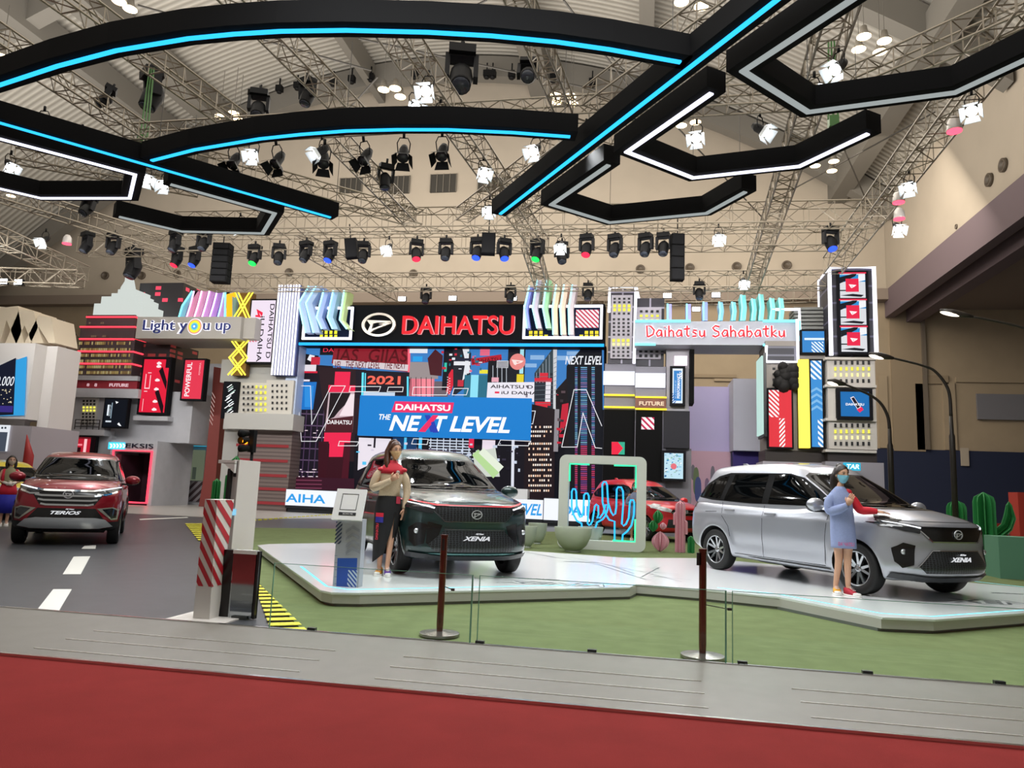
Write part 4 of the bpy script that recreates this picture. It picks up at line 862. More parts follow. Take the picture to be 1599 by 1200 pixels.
p = PT(); q = bb((1290, 722, 1382, 800), 27.4); p.box(q[0], 27.45, 0, q[2], 27.4+dep, q[3]); p.part('base', mat('#8c8890', .6), ST)
c = CV(27.46, None, 1.0)
for v in (562, 660): c.windows(1300, v, 1361, v+38, 7, 4, winf('kywk'), .42, .62)
c.part('windows', ST)
def three(c):
    c.nr(0, 0, 1, 1, '#10121c')
    for k in range(3):
        y0 = k/3
        c.nr(.04, y0+.01, .96, y0+.32, '#d9dbe0'); c.nr(.04, y0+.03, .96, y0+.12, '#2f8fd0'); c.nr(0, y0, 1, y0+.018, '#e42d4c')
        c.n([(.04, y0+.14), (.3, y0+.10), (.6, y0+.05), (.66, y0+.02), (.5, y0+.02), (.04, y0+.06)], '#141821'); c.nr(.04, y0+.22, .3, y0+.235, '#1a1a22')
        c.n([(.7, y0+.12), (.96, y0+.10), (.96, y0+.03), (.72, y0+.03)], '#eef0f4'); c.n([(.04, y0+.29), (.8, y0+.31), (.9, y0+.285), (.5, y0+.27)], '#1a1a22')
        c.nr(.25, y0+.08, .72, y0+.245, '#e6274a')
        c.n([(.36, y0+.15), (.48, y0+.17), (.46, y0+.20), (.43, y0+.19)], '#fff4f6'); c.n([(.36, y0+.15), (.64, y0+.16), (.58, y0+.178), (.46, y0+.20), (.5, y0+.172)], '#fff4f6')
screen('tall screen of three red emblem squares on the neon outlined tower', (1308, 423, 1357, 554), 27.45, three, .06, .12)
def dblue(c):
    c.nr(0, 0, 1, 1, '#1f6cb0'); c.n([(.34, .24), (.46, .18), (.74, .66), (.62, .78)], '#ece4ea'); c.n([(.38, .26), (.47, .22), (.68, .60), (.59, .68)], '#1c1424'); c.n([(.56, .72), (.73, .60), (.80, .72), (.66, .84)], '#ee2a58')
    c.ntext('DAIHATSU', .18, .46, .82, .56, '#f4f6fa', bold=.03)
screen('square blue DAIHATSU screen on grey tower behind lamp post', (1307, 607, 1363, 656), 27.3, dblue, .12)
ml = tbase('facade_block', 'mid block of the right-hand group with neon outline and small window panel', 'facade', (1195, 520, 1290, 722), 28.0)
p = PT(); q = bb((1196, 541, 1290, 704), 28.1); p.box(q[0], 28.1, q[1], q[2], 29.6, q[3]+.2); p.part('backing', mat('#8a847e', .6), ml)
p = PT(); q = bb((1196, 541, 1245, 566), 28.0); p.box(q[0], 27.95, q[1], q[2], 28.1, q[3]); p.part('dark_grille', gridmat('#242430', '#6a6a78', 2, .3), ml)
p = PT(); p.tube([(q[0], 27.9, q[3]), (q[0], 27.9, q[1]), (q[2], 27.9, q[1]), (q[2], 27.9, q[3]+1.0)], .06, 6); p.part('neon_tube', M_wn, ml)
c = CV(28.05, None, 1.0); c.r(1197, 568, 1240, 606, '#a49c94', False); c.windows(1204, 572, 1213, 606, 1, 4, winf('kkkk'), .5, .45); c.part('window_panel', ml)
p = PT(); random.seed(2)
for k in range(26):
    P = PY(random.uniform(1214, 1240), random.uniform(568, 604), 27.8); p.ball(P, random.uniform(.12, .26), m=0, n=7, k=5)
p.part('black_foliage', mat('#0d0a0a', .8), ml)
p = PT(); q = bb((1195, 704, 1293, 722), 28.0); p.box(q[0], 28.0, q[1], q[2], 29.6, q[3]); p.part('dark_band', mat('#2a2220', .5), ml)
p = PT(); q = bb((1192, 722, 1300, 800), 27.9); p.box(q[0], 27.95, 0, q[2], 29.6, q[3]); p.part('base', mat('#9b97a0', .6), ml)
p = PT(); q = bb((1240, 478, 1292, 514), 28.6)
for k in range(6): z = q[1]+(q[3]-q[1])*k/6; p.box(q[0], 28.6, z, q[2], 29.6, z+(q[3]-q[1])/6*.7)
p.part('upper_slats', mat('#6f706c', .5), ml)
p = PT(); q = bb((1205, 484, 1248, 500), 28.6); p.tube([(q[0], 28.55, q[3]), (q[2], 28.55, q[3]), (q[2], 28.55, q[1]-.4)], .06, 6); p.part('upper_neon_tube', M_wn, ml)
yt = tbase('tube_light_column', 'column of five vertical glowing yellow tubes', 'tube light', (1247, 562, 1264, 700), 27.8)
p = PT()
for k in range(5): P0 = PY(1248.5+k*3.5, 562, 27.8); P1 = PY(1249.5+k*3.5, 700, 27.8); x = (P0.x+P1.x)/2; p.tube([(x, 27.8, P1.z), (x, 27.8, P0.z)], .06, 6)
p.part('yellow_tubes', em('#fff05a', 1.5), yt)
p = PT(); q = bb((1246, 561, 1266, 701), 27.9); p.box(q[0], 27.87, q[1], q[2], 28.1, q[3]); p.part('backing', mat('#8f7a12', .5), yt)
def chev(c):
    c.nr(0, 0, 1, 1, '#3f8fd4'); c.nr(0, 0, 1, .23, '#3f8fd4'); c.stripes(0, 0, .95, .22, '#f2f8fc', 5, 1.0, .5)
    for k in range(4): y = .33+k*.07; c.n([(0, y+.05), (0, y+.02), (.5, y-.02), (1, y+.02), (1, y+.05), (.5, y+.01)], '#7fb8e6')
    c.stripes(.55, .68, 1, 1, '#f2f8fc', 6, 1.0, .5)
screen('tall narrow blue screen with white chevrons and stripes', (1264, 561, 1287, 701), 27.75, chev, .06)
def redw(c):
    c.nr(0, 0, 1, 1, '#e23a44'); c.stripes(0, 0, .45, .48, '#f8f4f6', 8, 1.0, .5); c.stripes(.45, .5, .70, 1, '#f8f4f6', 8, -1.2, .5)
screen('tall red screen with white diagonal stripes behind silver car', (1198, 607, 1239, 701), 27.8, redw, .06)
def bl2(c): c.nr(0, 0, 1, 1, '#3a86cc'); c.nr(.1, .32, 1, .42, '#e8f4fc'); c.stripes(.42, .5, .95, 1, '#e8f4fc', 6, 1.0, .5)
screen('square blue screen with white bar and stripes beside neon tower', (1250, 515, 1290, 553), 27.9, bl2, .06)
t = tbase('edge_screen', 'thin green and white screen seen edge-on at the left of the red screen', 'screen', (1187, 550, 1196, 682), 27.2)
p = PT(); q = bb((1187, 551, 1197, 682), 27.2); p.box(q[0]+.12, 27.2, q[1], q[2], 28.6, q[3]); p.part('housing', mat('#0b0b10', .4), t)
p = PT(); p.box(q[0]+.06, 27.25, q[1]+.1, q[0]+.12, 28.5, q[3]-.1); p.part('panel', em('#c4e8e0', .9), t)
ks = tbase('kiosk_sign', 'small cyan lit word sign above the head of the woman at the silver car', 'sign', (1322, 722, 1344, 736), 26.8)
p = PT(); q = bb((1319, 723, 1344, 735), 26.8); p.box(q[0], 26.8, q[1], q[2], 27.0, q[3]); p.part('panel', em('#30b4d8', 1.0), ks); p = PT(); ftext(p, 'TAR', 1322, 725, 1342, 733, 26.78, shear=.2, bold=.03); p.part('lettering', em('#dffaff', 1.2), ks)
ky = tbase('kiosk_sign', 'small yellow lit panel seen over the silver car roof', 'sign', (1250, 724, 1265, 732), 26.9)
p = PT(); q = bb((1248, 724, 1264, 733), 26.9); p.box(q[0], 26.9, q[1], q[2], 27.1, q[3]); p.part('panel', em('#e8d83a', .9), ky)
# ------------------------------------------------------------------ left of the video wall
M_con = mat('#adaeb4', .75, noise=.06, nscale=2); M_con2 = mat('#9a9a9f', .75, noise=.06, nscale=2)
def winmat(dark, lit, dens, sx, sz, glow=.6, seed=0):
    """facade sheet printed with a grid of windows, a share of them lit"""
    m = bpy.data.materials.new('windows_%d' % len(_mc)); _mc['w%d%s%s' % (seed, dark, lit)] = m; m.use_nodes = True; nt = m.node_tree; b = nt.nodes['Principled BSDF']; b.inputs['Roughness'].default_value = .4
    tc = nt.nodes.new('ShaderNodeTexCoord'); sp = nt.nodes.new('ShaderNodeSeparateXYZ'); nt.links.new(tc.outputs['Object'], sp.inputs[0])
    def mth(op, a, bb_, c_=None):
        n = nt.nodes.new('ShaderNodeMath'); n.operation = op
        for i, q in enumerate((a, bb_)):
            if q is None: continue
            if isinstance(q, (int, float)): n.inputs[i].default_value = q
            else: nt.links.new(q, n.inputs[i])
        return n.outputs[0]
    h = mth('ADD', sp.outputs[0], sp.outputs[1]); cx = mth('MULTIPLY', h, 1/sx); cz = mth('MULTIPLY', sp.outputs[2], 1/sz)
    fx = mth('FRACT', cx, None); fz = mth('FRACT', cz, None); ix = mth('FLOOR', cx, None); iz = mth('FLOOR', cz, None)
    cb = nt.nodes.new('ShaderNodeCombineXYZ'); nt.links.new(ix, cb.inputs[0]); nt.links.new(iz, cb.inputs[1]); cb.inputs[2].default_value = seed
    wn = nt.nodes.new('ShaderNodeTexWhiteNoise'); nt.links.new(cb.outputs[0], wn.inputs[0])
    on = mth('LESS_THAN', wn.outputs[0], dens); ins = mth('MULTIPLY', mth('LESS_THAN', fx, .7), mth('LESS_THAN', fz, .6)); k = mth('MULTIPLY', on, ins)
    mx = nt.nodes.new('ShaderNodeMix'); mx.data_type = 'RGBA'; nt.links.new(k, mx.inputs[0]); mx.inputs[6].default_value = lin(dark); mx.inputs[7].default_value = lin(lit)
    nt.links.new(mx.outputs[2], b.inputs['Base Color']); nt.links.new(mx.outputs[2], b.inputs['Emission Color']); nt.links.new(mth('MULTIPLY', k, glow), b.inputs['Emission Strength'])
    return m
YL = 29.6
# white stepped spire
sp_ = tbase('spire_tower', 'stepped tower with white spire top and glowing red cornice lines at the left', 'tower', (113, 405, 222, 790), YL)
def cbox(p, us, Y, dep, m=0):
    a = bb(us, Y); p.box(a[0], Y, a[1], a[2], Y+dep, a[3], m); return a
p = PT()
cbox(p, (146, 474, 222, 494), YL, 2.2); cbox(p, (158, 463, 217, 475), YL+.1, 1.9); cbox(p, (174, 458, 213, 464), YL+.25, 1.6); cbox(p, (184, 452, 211, 459), YL+.4, 1.2)
a0 = PY(200, 456, YL+.9); a1 = PY(204, 408, YL+.9); k = (a0-CAM).dot(_fw)/CF
p.tube([(a0.x, YL+.9, a0.z-.1), (a0.x, YL+.9, a0.z+.15), (a0.x+.02, YL+.9, a0.z+.5), (a1.x-.1, YL+.9, a1.z-.35), (a1.x-.1, YL+.9, a1.z)], [.38, .34, .22, .08, .02], 10)
p.part('white_crown', em('#eef6f0', .72), sp_)
p = PT(); b1 = cbox(p, (135, 492, 210, 512), YL-.1, 2.2); b2 = cbox(p, (125, 511, 210, 530), YL-.25, 2.4); b3 = cbox(p, (122, 530, 208, 588), YL-.4, 2.6); p.part('upper_block', mat('#4b4246', .5, noise=.15, nscale=1), sp_)
c = CV(YL-.41, None, .55)
random.seed(12)
for v in (534, 544, 553, 562, 571, 580):
    for i in range(30):
        if random.random() < .86: u = 123.5+i*2.8-(v-534)*.03; c.r(u, v, u+2.1, v+4.6, random.choice(['#c9b06e', '#b89a5c', '#d8c68c', '#9c7e50']))
for v in (503.5, 524):
    for i in range(10):
        if random.random() < .5: u = 140+i*3; c.r(u, v, u+2.4, v+3, '#8a6e5a')
c.part('lit_windows', sp_)
p = PT()
for us, Y, xl in (((135, 494.4, 211, 496), YL-.15, 222), ((125, 510, 211, 511.6), YL-.3, 222), ((124, 529, 208, 530.6), YL-.45, 224), ((121.5, 548.4, 208, 550), YL-.45, 222), ((120, 567.6, 207, 569.2), YL-.45, 221)):
    a = bb(us, Y); z = (a[1]+a[3])/2; p.tube([(a[0], Y, z), (a[2], Y, z), (a[2]+.05, Y+2.4, z)], .04, 6)
p.part('red_neon_line', em('#ff3a4a', 2.2), sp_)
p = PT(); cbox(p, (112, 587, 215, 594), YL-.7, 3); cbox(p, (109, 607, 216, 621), YL-.8, 3.1); cbox(p, (115, 621, 166, 672), YL-.45, 2.8); cbox(p, (104, 671, 162, 680), YL-.9, 3); cbox(p, (111, 680, 168, 792), YL-.5, 3); p.part('grey_block', M_con, sp_)
p = PT(); cbox(p, (113, 594, 214, 608), YL-.6, 2.9); p.part('red_band', mat('#8e2230', .5, noise=.2, nscale=1), sp_)
p = PT(); ftext(p, 'FUTURE', 171, 599, 200, 604.5, YL-.62, bold=.03); ftext(p, '8', 136, 599, 139, 603.5, YL-.62); ftext(p, '8', 148, 599, 151, 604, YL-.62); p.part('lettering', em('#f0c8d0', .8), sp_)
p = PT(); cbox(p, (127, 622, 151, 664), YL-.55, .1); p.part('window_panel', mat('#bdbab6', .6), sp_)
c = CV(YL-.57, None, 1.0); c.windows(128, 624, 150, 664, 4, 8, winf('kkyy....'), .62, .62); c.windows(127, 624, 149, 664, 4, 8, winf('....kkkk'), .6, .62); c.part('windows', sp_)
p = PT(); a = bb((117, 656, 155, 672), YL-.85)
for k in range(5): x = a[0]+(a[2]-a[0])*k/4; p.tube([(x, YL-.85, a[1]), (x, YL-.85, a[3])], .02, 5)
for k in range(3): z = a[1]+(a[3]-a[1])*(k+1)/3; p.tube([(a[0], YL-.85, z), (a[2], YL-.85, z)], .02, 5)
p.part('balcony_rail', mat('#2a2626', .5), sp_)
p = PT(); P = PY(203.5, 405, YL+.9); p.ball(P, .07); p.part('red_beacon', em('#ff3030', 4), sp_)
def blk(c):
    c.nr(0, 0, 1, 1, '#11151d'); c.nr(.12, .2, .2, .6, '#e6eef6'); c.nr(.3, .12, .34, .7, '#8fa4b4'); c.nr(.1, .78, .36, .84, '#cfd8e2'); c.n([(.45, .06), (.6, .1), (.5, .16)], '#f4f8fc'); c.n([(.65, .9), (.75, .96), (.85, .97), (.72, .84)], '#f4f8fc'); c.ntext('WARM UP', .22, .2, .28, .62, '#cfe0ea', rot=90)
screen('black portrait screen with small white markings on the grey left facade', (161, 622, 199, 669), YL-.9, blk, .06)
def redp(c):
    c.nr(0, 0, 1, 1, '#b81e30'); c.nr(0, 0, 1, .1, '#6e1620'); c.nr(.48, .1, .62, .95, '#ffc4c8'); c.nr(.08, .4, .4, .5, '#ff8a96'); c.nr(.8, 0, 1, 1, '#10080c'); c.n([(.1, .6), (.35, .6), (.35, .95), (.1, .95)], '#2c0a10')
screen('small red screen above the Terios roof on the grey facade', (114, 681, 149, 712), YL-.95, redp, .06)
# dark printed building behind
db = tbase('printed_building', 'dark building block printed with blurred red windows, behind the red screens', 'facade', (215, 548, 305, 655), YL+.2)
p = PT(); a = bb((214, 535, 262, 655), YL+.2); dep = PX(305, 600, a[2]).y-YL-.2; p.box(a[0], YL+.2, a[1], a[2], YL+.2+dep, a[3]); p.part('block', winmat('#2b2024', '#8a3030', .35, .55, .22, .35, 1), db)
ub = tbase('printed_building', 'grey-black building block with tiny red windows above the Light you up beam', 'facade', (228, 442, 303, 500), YL+1.5)
p = PT(); a = bb((230, 442, 284, 500), YL+1.5); p.box(a[0]-.5, YL+1.5, a[1], a[2], YL+4.5, a[3]); p.part('block', winmat('#3a383c', '#d8405a', .2, .42, .3, .8, 2), ub)
# red screens
def fig(c):
    c.nr(0, 0, 1, 1, '#e0203c'); c.n([(.62, .22), (.75, .14), (.98, .42), (.98, .58)], '#1a0c14'); c.n([(.55, .62), (.68, .56), (.95, .88), (.95, 1), (.88, 1)], '#1a0c14'); c.nr(.86, 0, 1, .16, '#1a0c14')
    for y in (.06, .12, .38, .55, .78, .93): c.n([(.52, y+.035), (.50, y+.01), (.58, y-.02), (.68, y), (.70, y+.03), (.6, y+.04)], '#fbe8ec')
    for q in ((.12, .28, .15, .55), (.3, .3, .33, .55), (.12, .54, .33, .56), (.12, .75, .14, .98), (.2, .25, .34, .265), (.12, .6, .25, .615)): c.nr(*q, '#ffd0d8')
def tilted(us, Y, label, draw): return screen(label, us, Y, draw, .10, .3)
tilted((218, 558, 264, 648), YL-.6, 'large tall red screen with white and black shapes in thick black frame', fig)
def pwr(c):
    c.nr(0, 0, 1, 1, '#e23850'); c.ntext('POWERFUL', .12, .06, .38, .94, '#fbeef2', rot=90, bold=.02); c.ntext('POWERFUL', .76, .06, .84, .38, '#f6c8d0', rot=90)
screen('tall red screen reading POWERFUL', (284, 560, 319, 626), YL-.7, pwr, .08, .3)
# exit building
ex = tbase('exhibit_building', 'grey building with red neon framed doorway and EKSIS sign', 'facade', (168, 650, 300, 792), YL-1)
p = PT(); a = bb((168, 688, 241, 792), YL-1); dep = PX(298, 740, a[2]).y-(YL-1)
d = bb((174, 706, 234, 785), YL-1)
p.box(a[0], YL-1, 0, d[0], YL+1, a[3]); p.box(d[2], YL-1, 0, a[2], YL-1+dep, a[3]); p.box(d[0], YL-1, d[3], d[2], YL+1, a[3])
u = bb((176, 598, 300, 690), YL-.2); p.box(u[0], YL-.2, a[3]-.01, u[2], YL+3, bb((200, 612, 212, 640), YL)[3])
q = bb((208, 650, 262, 657), YL-.6); p.box(q[0], YL-.6, q[1], q[2], PX(298, 655, q[2]).y, q[3]); p.part('grey_walls', M_con, ex)
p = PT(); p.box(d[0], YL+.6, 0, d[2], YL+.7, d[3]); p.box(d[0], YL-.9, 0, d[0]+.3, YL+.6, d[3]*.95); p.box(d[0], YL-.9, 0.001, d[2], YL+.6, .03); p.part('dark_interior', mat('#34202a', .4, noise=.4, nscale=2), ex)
p = PT(); p.tube([(d[0], YL-1.05, .12), (d[0], YL-1.05, d[3]+.05), (d[2], YL-1.05, d[3]+.05), (d[2], YL-1.05, .12), (d[0], YL-1.05, .12)], .05, 6); p.part('red_neon_frame', em('#ff3c50', 2.4), ex)
p = PT(); ftext(p, 'EKSIS', 197, 692.5, 239, 701, YL-1.03, bold=.0, depth=.03); p.part('lettering', mat('#16182a', .3), ex)
c = CV(YL-1.04, None, 1.5); c.r(169, 691, 195, 702, '#3cc8f0'); 
for k in range(5): c.px([(171+k*5, 693),(174+k*5, 693),(176+k*5, 696.5),(174+k*5, 700),(171+k*5, 700),(173+k*5, 696.5)], '#d8fbff')
c.part('cyan_arrows', ex)
cw = tbase('grey_partition', 'plain grey wall with lit hatch and striped panel left of reddish pillar', 'partition', (240, 590, 330, 792), YL+2)
p = PT(); a = bb((262, 568, 345, 792), YL+2.2); p.box(a[0]-1, YL+2.2, 0, a[2], YL+2.6, a[3]); p.part('wall_panel', M_con2, cw)
c = CV(YL+2.15, None, .35); c.r(296, 703, 319, 751, '#8f9a80'); c.r(300, 730, 306, 749, '#5a6458'); c.b = bb((292, 752, 318, 784), YL+2.15); c.nr(0, 0, 1, 1, '#8a8488', False); c.stripes(0, 0, 1, 1, '#3a2a2e', 5, -1, .5, False); c.part('hatch', cw)
cs = tbase('word_sign', 'small glowing cyan cashier word sign beside the reddish pillar', 'sign', (294, 683, 326, 697), YL+1.9)
p = PT(); a = bb((294, 683, 326, 697), YL+1.9); p.box(a[0], YL+1.9, a[1], a[2], YL+2.1, a[3]); p.part('panel', em('#2cc0e8', 1.0), cs); p = PT(); ftext(p, 'Cashier', 296, 685, 324, 695, YL+1.88, bold=.02); p.part('lettering', em('#e0fcff', 1.4), cs)
rp = tbase('red_pillar', 'brownish red slanted pillar with white slashes in front of grey wall', 'pillar', (318, 572, 349, 792), YL+.6)
p = PT(); P = [PY(u, v, YL+.6) for u, v in ((334, 573), (350, 576), (337, 745), (332, 790), (310, 792), (318, 745), (329, 640))]; p.prism([(q.x, YL+.6, q.z) for q in P][::-1], (0, .8, 0)); p.part('pillar', mat('#7a352f', .6), rp)
c = CV(YL+.58, None, .8)
for k in range(7): c.px([(331-k*.7, 612+k*7), (336-k*.7, 621+k*7), (336-k*.7, 623+k*7), (331-k*.7, 614+k*7)], '#d8b8b0')
c.part('white_slashes', rp)
# Light you up beam
lb = tbase('lettered_beam', 'pale bridge beam with glowing navy letters Light you up and target disc', 'sign beam', (214, 494, 388, 528), YL-1.2)
Yb = YL-1.2; p = PT(); a = bb((213, 495, 376, 529), Yb); p.box(a[0], Yb, a[1], a[2], Yb+2.2, a[3]); p.box(a[2], Yb+.2, a[1]+.05, a[2]+.55, Yb+2.0, a[3]); p.part('beam', mat('#a6a29c', .55), lb)
p = PT(); ftext(p, 'Light y', 224.5, 500, 291, 521, Yb-.06, depth=.05); ftext(p, 'u up', 318, 505, 359, 521, Yb-.06, depth=.05); p.part('letters', mat('#1d2c78', .4), lb)
p = PT(); ftext(p, 'Light y', 224, 499.5, 291.5, 521.5, Yb-.02, bold=.06, depth=.02); ftext(p, 'u up', 317.5, 504.5, 359.5, 521.5, Yb-.02, bold=.06, depth=.02); p.part('letter_halo', em('#fbf8ff', 1.2), lb)
P = PY(303.5, 510, Yb-.06); k = (P-CAM).dot(_fw)/CF
for r_, col, nm, off in ((13, '#fbf8ff', 'disc_halo', 0), (11.6, '#e89a8a', 'disc_rim', .01), (9.8, '#f4ee3a', 'yellow_ring', .02), (6.2, '#7fd8c8', 'green_ring', .03), (4.2, '#4aa8f0', 'blue_ring', .04), (1.8, '#f0fbff', 'disc_centre', .05)):
    p = PT(); p.tube([(P.x, Yb-off, P.z), (P.x, Yb-.03-off, P.z)], r_*k, 28, smooth=False); p.part(nm, em(col, 1.05), lb)
for i, (u, top, bot, col, neon) in enumerate(((292, 300, 279, '#7fb8d0', '#7ff0ff'), (303, 303, 291, '#d890b4', '#ffb8e8'), (315, 315, 303, '#d898c4', '#ffd0f4'), (327, 327, 315, '#c890d4', '#f4d0ff'), (339, 339, 327, '#b484d8', '#f0d0ff'), (348, 350, 340, '#c890c8', '#a8d0ff'), (358, 352, 351, '#8fb8d8', '#7ff0ff'))):
    fin('slanting neon fin above the Light you up beam, %s' % ('leftmost, cyan edged', 'second from left, pink', 'third from left, pink', 'fourth from left, mauve', 'fifth from left, violet', 'sixth from left', 'rightmost, upright')[i],
        [(top, 455), ((top+bot)/2-(5 if i == 0 else 0), 478), (bot, 497)], Yb+.4, 10, col, neon, group='slanting neon fins above the Light you up beam')
oh = tbase('neon_hook', 'orange glowing hook beside the pink fins above the Light you up beam', 'neon sign', (355, 458, 366, 496), Yb+.3)
p = PT(); q = [PY(u, v, Yb+.3) for u, v in ((366, 461), (358, 461), (358, 495))]; p.tube(q, .12, 6); p.part('orange_tube', em('#ffb020', 1.4), oh)
# yellow X lattice
for nm, us in (('upper glowing yellow X lattice above the Light you up beam end', (368, 456, 391, 499)), ('lower glowing yellow X lattice below the Light you up beam end', (361, 531, 384, 586))):
    Yx = YL-.6; t = tbase('lattice_column', nm, 'neon lattice', us, Yx); a = bb(us, Yx); p = PT(); p.box(a[0]+.05, Yx+.15, a[1], a[2]-.05, Yx+.5, a[3]); p.part('backing', mat('#6a4a1c', .6), t)
    p = PT(); n = 1 if us[1] < 500 else 2
    for k in range(n):
        z0 = a[1]+(a[3]-a[1])*k/n; z1 = a[1]+(a[3]-a[1])*(k+1)/n
        for s in (-.08, .08): p.tube([(a[0]+s, Yx, z0), (a[2]+s, Yx, z1)], .035, 5); p.tube([(a[2]+s, Yx-.05, z0), (a[0]+s, Yx-.05, z1)], .035, 5)
    p.part('yellow_tubes', em('#ffee4a', 1.8), t)
# white screen with rotated words
def wsc(c):
    c.nr(0, 0, 1, 1, '#eddff0'); c.ntext('DAIHATSU D', .78, .06, .97, .94, '#1a1420', rot=-90, bold=.01); c.ntext('iU DAIHA', .40, .26, .60, 1.0, '#1a1420', rot=-90, bold=.01)
    c.n([(.22, .14), (.5, .2), (.48, .27), (.34, .2), (.44, .28), (.2, .27), (.2, .24), (.3, .24)], '#f0284a'); c.stripes(0, .45, .34, .68, '#e84a68', 7, 1.0, .5)
screen('white portrait screen with words turned sideways beside the striped column', (387, 467, 429, 568), YL-.5, wsc, .07, .3)
# striped column
sc = tbase('striped_column', 'tall column of white vertical light tubes at left end of fascia', 'light column', (426, 445, 466, 586), YL-.6)
a = bb((428, 445, 464, 586), YL-.6); p = PT(); p.box(a[0], YL-.5, a[1], a[2], YL+.4, a[3]); p.part('blue_backing', mat('#44507e', .5), sc)
p = PT()
for k in range(8): x = a[0]+(a[2]-a[0])*(k+.5)/8; p.tube([(x, YL-.6, a[1]), (x, YL-.6, a[3])], .042, 5)
p.part('white_tubes', em('#fbf6ff', 1.7), sc)
pc = tbase('pale_column', 'pale bluish column edge between grey building and video wall', 'pillar', (452, 480, 468, 792), YL-.3)
p = PT(); a = bb((457, 470, 467, 792), YL-.3); b2_ = bb((440, 540, 464, 792), YL-.3); x1 = bb((440, 545, 467, 550), YL-.3)[2]; p.box(x1-.55, YL-.25, 0, x1, YL+1.2, bb((456, 462, 467, 500), YL-.3)[3]); p.part('column', mat('#b4c2dc', .5), pc)
# grey building with window boxes
gb = tbase('facade_block', 'grey facade with window boxes above red striped base, left of the video wall', 'facade', (345, 585, 458, 795), YL-.2)
p = PT(); cbox(p, (352, 585, 456, 672), YL-.1, 1.5); cbox(p, (350, 646, 458, 671), YL-.9, 1.0); cbox(p, (345, 562, 432, 598), YL+.0, 1.4); cbox(p, (345, 671, 369, 792), YL+.1, 1.2); p.part('grey_block', mat('#a9a8a4', .7), gb)
p = PT(); cbox(p, (373, 598, 418, 648), YL-.3, .2); cbox(p, (414, 594, 457, 647), YL-.4, .3); p.part('window_box', mat('#bdb9b0', .6), gb)
c = CV(YL-.42, None, 1.0); c.windows(377, 600, 398, 645, 3, 5, winf('kkkkk'), .45, .45); c.windows(397, 600, 418, 645, 3, 5, winf('yyyyy'), .5, .52); c.windows(422, 598, 451, 643, 4, 5, winf('kkkkk'), .4, .42); c.part('windows', gb)
p = PT(); q = bb((370, 671, 452, 796), YL-.5); p.box(q[0], YL-.5, 0, q[2], YL+1, q[3]); p.part('ribbed_base', gridmat('#6f625e', '#594c4a', 9, .16), gb)
c = CV(YL-.53, None, .45)
for v in (694, 717, 740, 761, 783): c.r(369-(v-690)*.08, v, 451-(v-690)*.06, v+4.5, '#c04a4e')
c.part('red_stripes', gb)
def bw(c):
    c.nr(0, 0, 1, 1, '#0c0f14'); random.seed(21)
    for k in range(16):
        y = .05+k*.055; x = random.uniform(.1, .5); c.n([(x, y+.09), (x+.08, y+.1), (x+.45, y), (x+.36, y-.01)], random.choice(['#eef4f8', '#a8c4b8', '#ffffff']))
screen('narrow black screen with white brush strokes beside the window boxes', (347, 596, 370, 654), YL-.5, bw, .06)
tl = tbase('traffic_light', 'black traffic light with lit amber lamp on post behind the white kiosk', 'traffic light', (379, 672, 396, 712), 16)
p = PT(); a = bb((388, 672, 396, 700), 16); p.box(a[0], 16, a[1]-.1, a[2], 16.15, a[3]); p.tube([((a[0]+a[2])/2, 16.1, 0), ((a[0]+a[2])/2, 16.1, a[1])], .035, 8); p.part('housing', M_dk, tl)
for i, v in enumerate((677, 688, 700)):
    P = PY(385.5, v, 15.9); p = PT(); p.tube([(P.x, 15.93, P.z), (P.x-.06, 15.72, P.z-.02)], [.075, .09], 12, caps=(i != 1)); p.part('lamp_hood', M_dk, tl)
P = PY(384.5, 690, 15.9); p = PT(); p.ball((P.x, 15.86, P.z), .065); p.part('amber_lamp', em('#ff9a1a', 3), tl)
# neighbouring pale booth at the far left
YN = 24
nb = tbase('neighbour_booth', 'pale neighbouring booth with large screen at the left edge', 'booth', (0, 535, 105, 700), YN)
p = PT(); a = bb((-60, 536, 47, 670), YN); zt = a[3]; dep = PX(92, 600, a[2]).y-YN; p.box(a[0], YN, 3.2, a[2], YN+dep, zt); q = bb((92, 534, 106, 700), YN+dep); p.box(a[0], YN+.6, 0, a[2]-.6, YN+dep-.5, 3.2); p.box(a[2]-.02, YN+dep-.8, 0, q[2], YN+dep+.4, zt); p.part('pale_walls', mat('#cfcbc8', .6), nb)
p = PT()
q = bb((0, 665, 44, 760), YN-.8); p.box(q[0]-1, YN-.8, 0, q[2], YN+1.5, q[3]); p.part('lower_box', mat('#a19aa0', .6), nb)
c = CV(YN-.85, None, .9); c.r(-6, 664, 14, 705, '#eef2f8'); c.r(-6, 675, 10, 705, '#48505e'); c.r(2, 667, 5, 670, '#303640'); c.r(7, 667, 10, 670, '#303640'); c.part('counter_screen', nb)
c = CV(YN-.05, None, .95); c.px([(-20,577),(42,557),(38,649),(-20,650)], '#35a0e0'); c.px([(-20,580),(25,559),(21,648),(-20,650)], '#161a2c'); c.r(-10,634,20,644,'#3a2f80'); c.text('9.000', -4, 588, 21, 603, '#f2f6ff', shear=.2)
random.seed(4)
for k in range(20): u = random.uniform(0, 18); v = random.uniform(606, 632); c.r(u, v, u+1.5, v+1.2, '#f4e6c0')
c.part('screen', nb)
p = PT()
for us in ([(-20,494),(-8,478),(10,480),(28,478),(34,520),(38,537),(25,537),(10,500),(0,535),(-20,535)], [(8,536),(30,484),(52,486),(62,520),(68,536),(50,536),(38,508),(26,536)], [(38,536),(60,493),(80,496),(86,536),(76,536),(60,510),(48,536)]):
    P = [PY(u, v, YN+1) for u, v in us]; p.prism([(q.x, YN+1, q.z) for q in P][::-1], (0, 1.2, 0))
